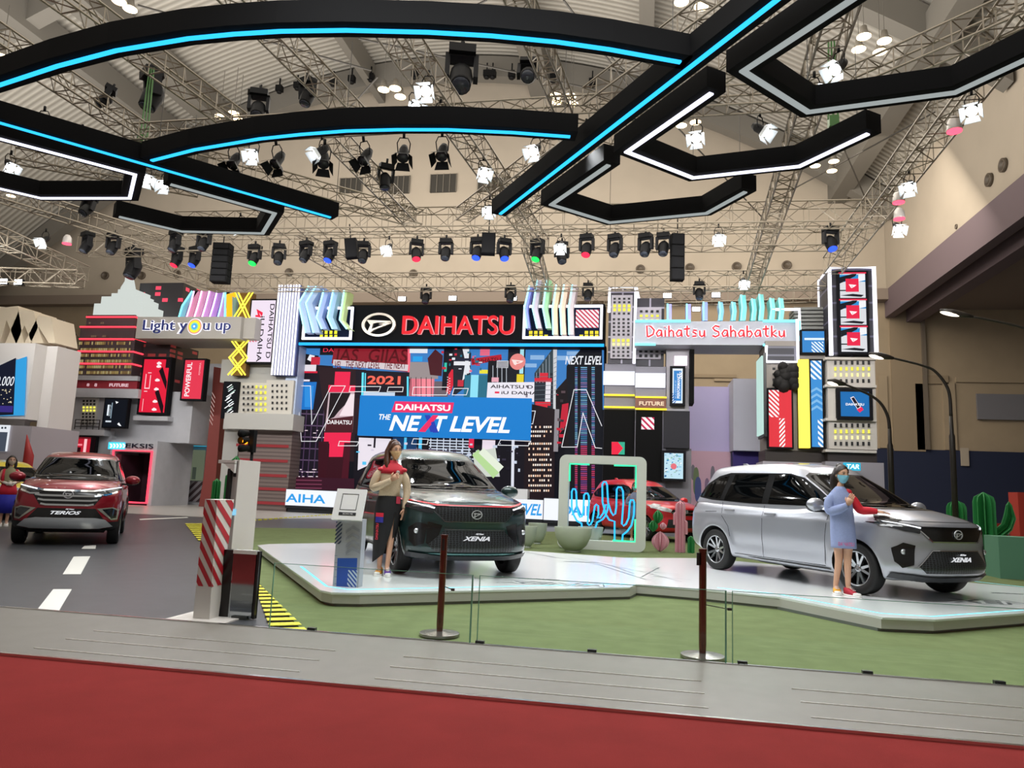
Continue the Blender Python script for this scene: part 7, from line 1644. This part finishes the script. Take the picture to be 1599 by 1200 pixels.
HAT = dict(xf=.72, xr=-3.05, hw=.82, wb=2.45, R=.30, spokes=5,
    top=[(-3.05, 1.02), (-2.0, .98), (-1.0, .97), (-.35, 1.02), (0, 1.0), (.35, .95), (.72, .84)], nose=XEN['nose'], tail=XEN['tail'],
    cab=dict(z0=.90, z1=1.46, F=[(.90, .05), (1.05, -.22), (1.25, -.58), (1.46, -1.02)], B=[(.9, -3.02), (1.2, -2.90), (1.46, -2.70)], W=[(.9, .77), (1.05, .745), (1.25, .67), (1.46, .57)], R=[(-3.0, 0), (-2.2, .05), (-1.5, .06), (-1.0, 0), (-.6, -.03)]),
    glass=dict(ws_out=[(-.70,1.0),(.70,1.0),(.56,1.37),(-.56,1.37)], ws=[(-.66,1.02),(.66,1.02),(.52,1.35),(-.52,1.35)], wiper=(1.04, -.01), band=[(-.36,1.0),(-.72,1.20),(-1.05,1.35),(-1.3,1.39),(-2.2,1.38),(-2.6,1.25),(-2.75,1.12),(-2.6,1.05),(-1.5,1.0)],
        wins=[[(-.48,1.02),(-.78,1.20),(-1.08,1.33),(-1.45,1.36),(-1.45,1.01)], [(-1.56,1.015),(-1.56,1.36),(-2.12,1.35),(-2.2,1.04)], [(-2.28,1.05),(-2.24,1.33),(-2.52,1.24),(-2.64,1.12)]]),
    seams=[[(-.42,.98),(-.50,.32)], [(-1.50,.98),(-1.50,.30)], [(-2.2,1.02),(-2.1,.7)]], sill=[(-.42,.28),(-2.05,.28),(-2.05,.22),(-.42,.22)], handles=[(-1.35,.88),(-2.0,.9)], mirror=(-.50,1.02), ant=-2.5, crease=.82,
    sect=[(.2,.93),(.4,.985),(.6,1.0),(.75,.99),(.9,.955),(1.05,.92)], bot=[(-3.05,.34),(-2.6,.25),(-.4,.22),(.4,.22),(.72,.24)])
def hatch_front(t, sk, put):
    for s in (1, -1):
        hl = [(.42,.80),(.62,.86),(.78,.90),(.80,.82),(.66,.76),(.46,.73)]; put('headlight', [hl if s > 0 else mirror2(hl)], 'F', mat('#cfd4d8', .12, spec=.9, noise=.4, nscale=12), .01, .025)
        sd = [(.40,.90),(.20,.93),(.16,.88),(.40,.80)]; put('headlight_side', [sd], 'L' if s > 0 else 'R', mat('#cfd4d8', .12, spec=.9, noise=.4, nscale=12), .009, .03)
    put('grille', [[(-.40,.80),(.40,.80),(.46,.73),(.36,.66),(-.36,.66),(-.46,.73)]], 'F', M_black, .006, .03); put('lower_grille', [[(-.52,.56),(.52,.56),(.58,.36),(-.58,.36)]], 'F', M_honey, .006, .03)
    sk.ribbon([[(-.44,.73),(.44,.73)]], 'F', .02, .014).build('grille_chrome_line', M_chrome, t); badge(t, sk, 0, .76, .06)
q = PZ(1013, 845, .014); th = -.93
pos = Vector((q.x, q.y)) - Vector((math.cos(th)*0-math.sin(th)*(-.72), math.sin(th)*0+math.cos(th)*(-.72)))
car_r = build_car('bright red hatchback behind the neon cactus frame', pos, th, .014, C_red2, HAT, hatch_front); car_r.scale = (1.06, 1.05, 1.13)
q = PY(20, 790, 17.3); car_y = build_car('yellow car mostly hidden behind the dark red SUV and woman at left edge', (q.x+.3, 17.4), -.35, 0, C_yel, HAT, hatch_front)
# ------------------------------------------------------------------ people
SKIN = mat('#b98a6c', .5, spec=.4); SKIN2 = mat('#c89c80', .5, spec=.4); HAIR = mat('#1c110c', .45, spec=.5, noise=.3, nscale=40); HAIRB = mat('#4a2a18', .4, spec=.5, noise=.35, nscale=40)
GLOVE = mat('#e6dcd0', .6)
def skin_body(t, J, B, name='body', m=None, extra=None):
    """J: joint -> (x, y, z, radius); B: bones. One continuous skinned surface."""
    names = list(J); ix = {n: i for i, n in enumerate(names)}
    me = bpy.data.meshes.new(name); me.from_pydata([J[n][:3] for n in names], [(ix[a], ix[b]) for a, b in B], [])
    o = bpy.data.objects.new(name, me); C.objects.link(o)
    s = o.modifiers.new('s', 'SKIN'); s.use_smooth_shade = True; d = o.modifiers.new('d', 'SUBSURF'); d.levels = 2; d.render_levels = 2
    for n in names:
        r = J[n][3]; r = (r, r) if not isinstance(r, tuple) else r; me.skin_vertices[0].data[ix[n]].radius = r; me.skin_vertices[0].data[ix[n]].use_root = (n == 'pelvis')
    bpy.context.view_layer.update(); dg = bpy.context.evaluated_depsgraph_get(); m2 = bpy.data.meshes.new_from_object(o.evaluated_get(dg)); bpy.data.objects.remove(o)
    mb = MB(); mb.add([v.co.copy() for v in m2.vertices], [tuple(p.vertices) for p in m2.polygons], 0, None, True)
    if extra: extra(mb)
    return mb.build(name, m or SKIN, t)
def hand(mb, wrist, d, n, s=1, curl=.5, sc=1.0, m=0):
    """palm and five fingers; d points along the hand, n out of the back of the hand, s = thumb side"""
    w = Vector(wrist); d = Vector(d).normalized(); n = Vector(n); n = (n-d*n.dot(d)).normalized(); x = d.cross(n).normalized()*s
    P = lambda a, b, c: w+(x*a+d*b+n*c)*sc
    vs = [P(-.022, -.01, .014), P(.022, -.01, .014), P(.022, -.01, -.014), P(-.022, -.01, -.014), P(-.038, .075, .011), P(.038, .078, .011), P(.038, .078, -.012), P(-.038, .075, -.012), P(-.037, .04, .015), P(.037, .04, .015), P(.037, .04, -.016), P(-.037, .04, -.016)]
    mb.add(vs, [(0,1,2,3), (0,8,9,1), (1,9,10,2), (2,10,11,3), (3,11,8,0), (8,4,5,9), (9,5,6,10), (10,6,7,11), (11,7,4,8), (4,7,6,5)], m, None, True)
    for k, (a, L) in enumerate(((.029, .068), (.010, .078), (-.010, .072), (-.029, .056))):
        ang = 0; p = P(a, .07, 0); pts = [p]; f = d
        for seg in range(3):
            ang += curl*(.35+.25*seg)*(1+.12*k); f = d*math.cos(ang)-n*math.sin(ang); p = p+f*L*(.44, .32, .24)[seg]*sc; pts.append(p)
        mb.tube(pts, [.0088*sc, .0084*sc, .0076*sc, .005*sc], 8, m)
    p = P(.030, .018, -.004); q = p+(x*.8+d*.6-n*.25*(.4+curl)).normalized()*.036*sc; r = q+(x*.25+d*.9-n*.5*curl).normalized()*.030*sc; mb.tube([p, q, r], [.011*sc, .0095*sc, .006*sc], 8, m)
def rings(R_, n=28, caps=True, wob=0, ph=0):
    mb = MB(); vs = []
    for (x, y, z, rx, ry) in R_:
        for k in range(n):
            a = 2*PI*k/n; w_ = 1+wob*math.sin(a*7+ph)*(1.2-z); vs.append((x+rx*w_*math.cos(a), y+ry*w_*math.sin(a), z))
    fs = [(i*n+k, i*n+(k+1) % n, (i+1)*n+(k+1) % n, (i+1)*n+k) for i in range(len(R_)-1) for k in range(n)]
    if caps: fs += [tuple(range(n))[::-1], tuple(range((len(R_)-1)*n, len(R_)*n))]
    mb.add(vs, fs, 0, None, True); return mb
def head(t, pos, yaw, tilt, hair, skin, mask=None, style='pony', sc=1.0, hairlen=.25):
    M = Matrix.Translation(pos) @ Matrix.Rotation(yaw, 4, 'Z') @ Matrix.Rotation(tilt, 4, 'X') @ Matrix.Scale(sc, 4)   # face looks to -y
    nl, nt = 28, 36
    def surf(u, v, off=0):
        th = PI*u; ph = 2*PI*v; z = .112*math.cos(th); s = math.sin(th)
        x = .073*s*math.cos(ph); y = -.092*s*math.sin(ph)
        f = max(0, math.sin(ph))
        if z < 0: k = -z/.112; x *= 1-.30*k; y = y*(1-.18*k)-.018*k*f
        cx = math.cos(ph)
        y -= .022*f*math.exp(-((x/.011)**2)-((z+.018)/.020)**2)+.006*f*math.exp(-((x/.012)**2)-((z-.01)/.03)**2)
        y += .009*f*(math.exp(-(((abs(x)-.030)/.014)**2)-((z-.012)/.012)**2))
        y -= .006*f*math.exp(-((x/.022)**2)-((z+.055)/.012)**2)+.008*f*math.exp(-((x/.02)**2)-((z+.098)/.014)**2)
        if y > 0: y *= 1.06
        v_ = Vector((x, y, z)); return v_+(v_.normalized()*off)
    mb = MB(); mb.grid(lambda u, v: M @ surf(u, v), nl, nt, flip=True)
    for s in (-1, 1):
        mb.ball((0, 0, 0), .010, .018, .030, n=10, k=8, M=M @ Matrix.Translation((s*.072, .010, -.005)))
    hd_ = mb.build('head', skin, t)
    for s in (-1, 1):
        e = MB(); e.ball((0, 0, 0), .0125, .006, .0062, n=12, k=8, M=M @ Matrix.Translation((s*.030, -.079, .012))); e.build('eye', mat('#e9e4de', .3), hd_)
        e = MB(); e.ball((0, 0, 0), .0062, .004, .0062, n=10, k=6, M=M @ Matrix.Translation((s*.030, -.0835, .012))); e.tube([M @ Vector((s*.016, -.084, .016)), M @ Vector((s*.030, -.087, .021)), M @ Vector((s*.045, -.078, .016))], .0018, 5); e.build('iris_and_lashes', mat('#140c08', .3), hd_)
        e = MB(); e.tube([M @ Vector((s*.014, -.090, .030)), M @ Vector((s*.030, -.092, .036)), M @ Vector((s*.048, -.080, .031))], .0028, 5); e.build('eyebrow', mat('#2a1a12', .6), hd_)
    if mask:
        mb = MB(); mb.grid(lambda u, v: M @ (surf(.52+.42*u, .03+.44*v, .009)+Vector((0, -.010*math.sin(PI*u)*math.sin(PI*v), 0))), 12, 18, flip=True)
        for s in (-1, 1): mb.tube([M @ Vector((s*.064, -.03, -.012)), M @ Vector((s*.078, .006, .006)), M @ Vector((s*.078, .016, -.01)), M @ Vector((s*.062, -.02, -.055))], .002, 5)
        mb.build('face_mask', mask, hd_)
    else:
        e = MB(); e.tube([M @ Vector((-.024, -.093, -.056)), M @ Vector((0, -.103, -.053)), M @ Vector((.024, -.093, -.056))], [.003, .005, .003], 8); e.build('lips', mat('#a04848', .4), hd_)
    # hair: cap over crown and back, hairline above the forehead
    def hs(u, v):
        p = surf(u, v, .012); ph = 2*PI*v; f = max(0, math.sin(ph))
        return M @ (p+Vector((0, .004, .004)))
    mb = MB(); vs, fs = [], []
    for i in range(nl+1):
        for j in range(nt):
            v = j/nt; lim = .28+.42*(1-max(0, math.sin(2*PI*v))**.5) if math.sin(2*PI*v) > 0 else .72
            vs.append(hs(max(.001, lim*i/nl), v))
    fs = [(i*nt+j, (i+1)*nt+j, (i+1)*nt+(j+1) % nt, i*nt+(j+1) % nt) for i in range(nl) for j in range(nt)]
    mb.add(vs, fs, 0, None, True)
    if style == 'pony':
        mb.ball((0, 0, 0), .034, .036, .034, n=12, k=8, M=M @ Matrix.Translation((0, .05, .115)))
        mb.tube([M @ Vector(q) for q in ((0, .05, .13), (-.03, .10, .10), (-.075, .10, -.02), (-.10, .04, -.14), (-.105, -.02, -.24), (-.09, -.03, -.24-hairlen*.3))], [.02, .035, .045, .045, .035, .008], 12)
    elif style == 'back':
        mb.ball((0, 0, 0), .045, .05, .04, n=12, k=8, M=M @ Matrix.Translation((-.0, .05, .10)))
        mb.tube([M @ Vector(q) for q in ((0, .06, .06), (-.02, .095, -.04), (-.03, .10, -.14), (-.03, .085, -.14-hairlen*.5), (-.02, .075, -.14-hairlen))], [.06, .065, .06, .045, .01], 14)
    else:
        for s in (-1, 1): mb.tube([M @ Vector(q) for q in ((s*.045, .02, .07), (s*.080, .02, .0), (s*.085, .02, -.10), (s*.078, -.0, -.18), (s*.065, -.01, -.22))], [.03, .035, .035, .028, .008], 12)
        mb.tube([M @ Vector(q) for q in ((0, .06, .05), (0, .10, -.05), (0, .09, -.2))], [.06, .07, .02], 14)
    mb.build('hair', hair, t)
def shoe(t, x, y, yaw, col, toe='#eceae6', z=0):
    M = Matrix.Translation((x, y, z)) @ Matrix.Rotation(yaw, 4, 'Z')   # toe towards -y
    mb = MB(); pr = [(-.13, .0, .040), (-.08, .0, .046), (0, .0, .038), (.06, .0, .034), (.10, .0, .030)]
    def lo(h0, h1, g, a0=-.15, a1=.11):
        vs = []; n = 14
        for i in range(9):
            q = a0+(a1-a0)*i/8; w_ = .044*(1-abs((q+.02)/.14)**3.2*.75)+g
            hh = h1(q)
            for (sx, zz) in ((-1, h0), (-1, hh*.7+h0*.3), (-.55, hh), (.55, hh), (1, hh*.7+h0*.3), (1, h0)): vs.append(M @ Vector((sx*w_, q, zz)))
        fs = [tuple(range(6))[::-1], tuple(range(48, 54))]+[(i*6+k, i*6+(k+1) % 6, i*6+6+(k+1) % 6, i*6+6+k) for i in range(8) for k in range(6)]
        return vs, fs
    mb.add(*lo(0, lambda q: .026, .004), 0, None, True); so = mb.build('shoe', mat(toe, .5), t)
    mb = MB(); mb.add(*lo(.02, lambda q: .045 if q < -.09 else .045+.05*min(1, (q+.09)/.12), -.002, -.11, .105), 0, None, True); mb.build('shoe_upper', mat(col, .6), so)
    mb = MB(); mb.add(*lo(.02, lambda q: .050, -.001, -.148, -.075), 0, None, True); mb.build('shoe_toe_cap', mat(toe, .5), so)
    mb = MB()
    for k in range(4): a = M @ Vector((-.022, -.055+.022*k, .075+.012*k)); b = M @ Vector((.022, -.055+.022*k, .075+.012*k)); mb.tube([a, b], .003, 5)
    mb.build('laces', mat('#f0ece8', .6), so)
def sleeve(t, pts, rs, m, nm='sleeve'):
    mb = MB(); cv = []; rr = []
    for i in range(len(pts)-1):
        p0 = Vector(pts[max(0, i-1)]); p1 = Vector(pts[i]); p2 = Vector(pts[i+1]); p3 = Vector(pts[min(len(pts)-1, i+2)])
        for j in range(5):
            s = j/5; cv.append(.5*((2*p1)+(p2-p0)*s+(2*p0-5*p1+4*p2-p3)*s*s+(3*p1-p0-3*p2+p3)*s**3)); rr.append(rs[i]+(rs[i+1]-rs[i])*s)
    cv.append(Vector(pts[-1])); rr.append(rs[-1]); mb.tube(cv, rr, 14, smooth=True); mb.build(nm, m, t)
def limbs(J): pass
def person(label, u, v, z, zrot=0, cat='person'):
    P = PZ(u, v, z); d = P-CAM; yaw = math.atan2(-d.x, d.y)   # local -y looks at the camera
    return thing('person', label, cat, P, yaw+zrot)
BONES = [('pelvis','waist'),('waist','chest'),('chest','neck'),('neck','skull'),('chest','shL'),('shL','elL'),('elL','wrL'),('chest','shR'),('shR','elR'),('elR','wrR'),('pelvis','hipL'),('hipL','knL'),('knL','anL'),('anL','toL'),('pelvis','hipR'),('hipR','knR'),('knR','anR'),('anR','toR')]
def joints(**k):
    J = dict(pelvis=(0,0,.90,(.13,.10)), waist=(0,0,1.05,(.105,.08)), chest=(.0,0,1.24,(.125,.09)), neck=(0,0,1.40,.045), skull=(0,0,1.47,.045))
    J.update(k); return J
# woman in beige top, red yoke and long black skirt beside the dark car
t = person('woman with long ponytail, beige and red top and slit black skirt, beside the dark car', 600, 899, ZT)
J = joints(pelvis=(.0,0,.90,(.13,.095)), waist=(.01,0,1.07,(.10,.075)), chest=(.02,0,1.25,(.12,.085)), neck=(.03,0,1.40,.042), skull=(.045,-.005,1.48,.042),
    shL=(-.125,0,1.345,.048), elL=(-.225,-.01,1.10,.036), wrL=(.02,-.175,1.20,.025), shR=(.165,0,1.335,.048), elR=(.235,.01,1.08,.036), wrR=(.215,-.05,.83,.025),
    hipL=(-.08,0,.84,.085), knL=(-.075,-.02,.48,.052), anL=(-.075,.02,.10,.033), toL=(-.075,-.06,.05,.025), hipR=(.08,0,.84,.085), knR=(.06,-.05,.48,.052), anR=(.03,-.06,.10,.033), toR=(.04,-.14,.05,.025))
def ex(mb): hand(mb, (.215,-.05,.83), (-.10,-.03,-1), (.9,-.5,0), 1, .35); hand(mb, (.02,-.175,1.20), (.8,-.1,.55), (0,-1,0), -1, 1.1)
skin_body(t, J, BONES, m=SKIN2, extra=ex)
BEI = mat('#c9b598', .8, noise=.08, nscale=60); REDY = mat('#c01c30', .7); BLKS = mat('#101012', .8)
rings([(.0,0,.98,.150,.115),(.0,0,1.06,.142,.108),(.01,0,1.16,.150,.115),(.02,-.005,1.25,.165,.125),(.02,0,1.33,.165,.105),(.025,0,1.38,.10,.075),(.03,0,1.41,.052,.052)]).build('top', BEI, t)
rings([(.02,-.003,1.275,.170,.130),(.02,0,1.33,.170,.112),(.022,0,1.385,.125,.085),(.03,0,1.42,.058,.058),(.032,0,1.445,.056,.056)]).build('red_yoke', REDY, t)
sleeve(t, [(-.10,0,1.325),(-.180,.0,1.24),(-.228,-.01,1.10),(-.12,-.10,1.125),(.015,-.172,1.195)], [.050,.062,.054,.048,.034], BEI); sleeve(t, [(.13,0,1.325),(.205,.01,1.21),(.240,.01,1.08),(.232,-.02,.95),(.216,-.05,.84)], [.050,.060,.052,.045,.034], BEI)
for s, x0 in ((-1, -.120), (1, .160)): m_ = MB(); m_.ball((x0, 0, 1.325), .066, .074, .034, n=14, k=10); m_.build('red_shoulder_cap', REDY, t)
t.scale = (.92, .95, 1)
def skirt(mb):
    n = 36; L = [(.0,1.00,.145,.112,0),(.0,.92,.175,.135,0),(-.005,.80,.185,.14,0),(-.015,.65,.175,.14,.04),(-.025,.50,.160,.135,.16),(-.04,.36,.142,.12,.34),(-.05,.26,.125,.105,.46)]
    vs = []
    for (cx, z, rx, ry, sl) in L:
        for k in range(n):
            a = -PI/2+.55+sl*.9+(2*PI-sl*1.8)*k/(n-1)   # the slit opens at the front right
            dz = -.10*(1 if z < .3 else 0)*max(0, math.cos(a-PI*1.0))
            vs.append((cx+rx*math.cos(a), ry*math.sin(a), z+dz))
    mb.add(vs, [(i*n+k, (i+1)*n+k, (i+1)*n+k+1, i*n+k+1) for i in range(len(L)-1) for k in range(n-1)], 0, None, True)
mb = MB(); skirt(mb); mb.build('skirt', BLKS, t)
def onskirt(x0, z0, x1, z1, col, nm, rx=.185, ry=.145, cx=-.01):
    mb = MB()
    f = lambda x, z: (x, -ry*math.sqrt(max(.02, 1-((x-cx)/rx)**2))-.006, z)
    mb.grid(lambda u, v: f(x0+(x1-x0)*u, z0+(z1-z0)*v), 5, 5); mb.build(nm, mat(col, .7), t)
onskirt(-.165, .73, -.06, .78, '#d02038', 'red_patch'); onskirt(-.165, .66, -.06, .73, '#28288c', 'blue_patch'); onskirt(.10, .90, .155, .99, '#b8324a', 'pocket_patch', .185)
mb = MB(); put_text(mb, 'DAIHATSU', FR(-.135, -.150, .55) @ Matrix.Rotation(PI/2, 4, 'Z'), width=.20, height=.035, depth=.003, bold=.03); mb.build('red_lettering', mat('#c8283c', .6), t)
mb = MB(); n_ = 16; mb.tube([(.10,-.128,1.29),(.10,-.140,1.29)], .028, 16); mb.build('chest_badge', mat('#9a9088', .4), t)
head(t, (.05,-.012,1.575), .38, .04, HAIRB, SKIN2, mat('#e2bd8c', .7), 'pony', 1.0, .3)
shoe(t, .04, -.10, .1, '#5a3a9a'); shoe(t, -.075, .0, -.3, '#d8941c')
# woman in pale blue dress leaning on the silver car
t = person('woman in pale blue shirt dress with red sleeve, blue mask, hand on silver car bonnet', 1322, 930, ZT)
J = joints(pelvis=(-.03,0,.84,(.11,.09)), waist=(-.03,0,.99,(.09,.07)), chest=(-.04,0,1.17,(.095,.07)), neck=(-.045,0,1.33,.042), skull=(-.03,0,1.41,.042),
    shL=(-.135,-.03,1.235,.040), elL=(-.165,-.07,1.03,.034), wrL=(.045,-.19,1.12,.024), shR=(.05,.05,1.245,.040), elR=(.175,.06,1.06,.034), wrR=(.375,.07,1.045,.024),
    hipL=(-.095,0,.79,.080), knL=(-.075,-.02,.44,.050), anL=(-.125,.03,.09,.031), toL=(-.10,-.04,.04,.025), hipR=(.04,0,.79,.080), knR=(.02,-.03,.44,.050), anR=(.02,-.02,.09,.031), toR=(.07,-.08,.04,.025))
def ex(mb): hand(mb, (.045,-.19,1.12), (.35,-.1,.9), (-.4,-.9,.1), -1, .25); hand(mb, (.375,.07,1.045), (1,.1,-.12), (0,0,1), 1, .15)
skin_body(t, J, BONES, m=SKIN2, extra=ex)
BLU = mat('#8794bb', .8, noise=.06, nscale=80)
rings([(-.02,-.01,.575,.148,.13),(-.02,-.005,.60,.150,.132),(-.025,0,.75,.148,.13),(-.03,0,.90,.142,.125),(-.035,0,1.05,.135,.12),(-.045,-.005,1.18,.135,.115),(-.05,0,1.245,.125,.095),(-.05,0,1.295,.085,.070),(-.045,0,1.34,.050,.050)], wob=.05).build('dress', BLU, t)
sleeve(t, [(-.105,-.015,1.235),(-.170,-.05,1.15),(-.168,-.08,1.035),(-.06,-.14,1.055),(.035,-.185,1.11)], [.048,.062,.060,.056,.034], BLU, 'blue_sleeve')
sleeve(t, [(.03,.04,1.25),(.105,.055,1.17),(.18,.06,1.06),(.28,.065,1.05),(.375,.07,1.045)], [.048,.056,.052,.046,.032], mat('#c4152a', .7), 'red_sleeve')
mb = MB(); mb.ball((.035, .03, 1.265), .060, .065, .050, n=14, k=10); mb.build('red_shoulder', mat('#c4152a', .7), t)
mb = MB(); put_text(mb, 'DAIHATSU', FR(.01, -.136, .63), width=.18, height=.045, depth=.004, bold=.02); mb.build('pink_hem_lettering', mat('#c0608c', .6), t)
head(t, (-.022,-.012,1.495), .62, .08, HAIR, SKIN2, mat('#7fc4dc', .7), 'back', .98, .20)
shoe(t, -.11, .0, .15, '#d89a1c'); shoe(t, .05, -.07, .75, '#b01c34')
# woman in grey-blue dress behind the photo frame
t = person('woman in grey blue dress and mask standing by the red hatchback, seen through photo frame', 990, 845, .014)
J = joints(pelvis=(0,0,.86,(.12,.10)), waist=(0,0,1.0,(.10,.08)), chest=(0,0,1.18,(.115,.085)), neck=(0,0,1.34,.042), skull=(0,0,1.42,.042), shL=(-.15,0,1.28,.046), elL=(-.20,-.02,1.03,.034), wrL=(-.0,-.19,1.07,.024), shR=(.15,0,1.28,.046), elR=(.20,-.02,1.03,.034), wrR=(.03,-.19,1.09,.024),
    hipL=(-.08,0,.8,.080), knL=(-.07,-.02,.45,.050), anL=(-.07,0,.09,.031), toL=(-.07,-.08,.04,.025), hipR=(.08,0,.8,.080), knR=(.06,-.03,.45,.050), anR=(.05,-.02,.09,.031), toR=(.05,-.10,.04,.025))
def ex(mb): hand(mb, (0,-.19,1.07), (.8,-.1,.4), (0,-1,0), -1, .8); hand(mb, (.03,-.19,1.09), (-.8,-.1,.4), (0,-1,0), 1, .8)
skin_body(t, J, BONES, m=SKIN, extra=ex)
GB = mat('#8a93b0', .8)
rings([(0,0,.60,.175,.145),(0,0,.80,.17,.14),(0,0,1.0,.155,.13),(0,0,1.18,.155,.125),(0,0,1.27,.14,.10),(0,0,1.33,.07,.065),(0,0,1.35,.05,.05)], wob=.04).build('dress', GB, t)
sleeve(t, [(-.10,0,1.26),(-.18,-.01,1.15),(-.205,-.03,1.03),(-.10,-.12,1.045),(-.0,-.185,1.065)], [.046,.058,.054,.048,.034], GB); sleeve(t, [(.10,0,1.26),(.18,-.01,1.15),(.205,-.03,1.03),(.10,-.12,1.045),(.03,-.185,1.085)], [.046,.058,.054,.048,.034], GB)
head(t, (0,-.012,1.505), .1, .03, HAIR, SKIN, mat('#9fd0d8', .7), 'back', .98, .15)
shoe(t, -.07, -.02, 0, '#e8e4de'); shoe(t, .05, -.04, 0, '#e8e4de')
# woman at the left picture edge
t = person('woman with long dark hair in red and blue dress at the left picture edge', 5, 822, 0)
J = dict(J)
for k_ in ('wrL', 'wrR'): J[k_] = (J[k_][0], -.17, .97, .024)
J['wrL'] = (-.02,-.17,.97,.024); J['wrR'] = (.06,-.17,.98,.024); J['elR'] = (.21,-.0,1.03,.034)
def ex(mb): pass
skin_body(t, J, BONES, m=mat('#c79a80', .5), extra=ex)
mb = MB(); hand(mb, (-.02,-.17,.97), (.8,-.1,-.1), (0,-1,0), -1, .7); hand(mb, (.06,-.17,.98), (-.8,-.1,-.1), (0,-1,0), 1, .7)
mb.tube([(.12,-.10,1.0),(.06,-.17,.98)], [.032,.030], 12); mb.tube([(-.10,-.10,1.0),(-.02,-.17,.97)], [.032,.030], 12); mb.build('white_gloves', GLOVE, t)
rings([(0,0,.96,.140,.115),(0,0,1.05,.135,.11),(0,0,1.18,.150,.12),(0,0,1.27,.14,.10),(0,0,1.33,.07,.065),(0,0,1.36,.05,.05)]).build('olive_bodice', mat('#8f8a68', .7), t)
for x in (-.13, .13): m_ = MB(); m_.tube([(x,-.06,.97),(x*1.02,-.07,1.15),(x*.9,-.03,1.30)], [.03,.034,.03], 10); m_.build('red_side_panel', mat('#c01c34', .7), t)
rings([(0,0,.72,.20,.165),(0,0,.85,.17,.14),(0,0,.97,.140,.117)], wob=.05).build('red_skirt_part', mat('#c2182e', .7), t)
rings([(0,0,.30,.19,.16),(0,0,.5,.21,.17),(0,0,.722,.202,.166)], wob=.05).build('blue_skirt_part', mat('#1c1f96', .7), t)
head(t, (0,-.012,1.505), .1, .0, HAIR, mat('#c79a80', .5), mat('#c8b49c', .7), 'long', 1.0)
shoe(t, -.07, -.02, 0, '#e8e4de'); shoe(t, .05, -.04, 0, '#e8e4de')
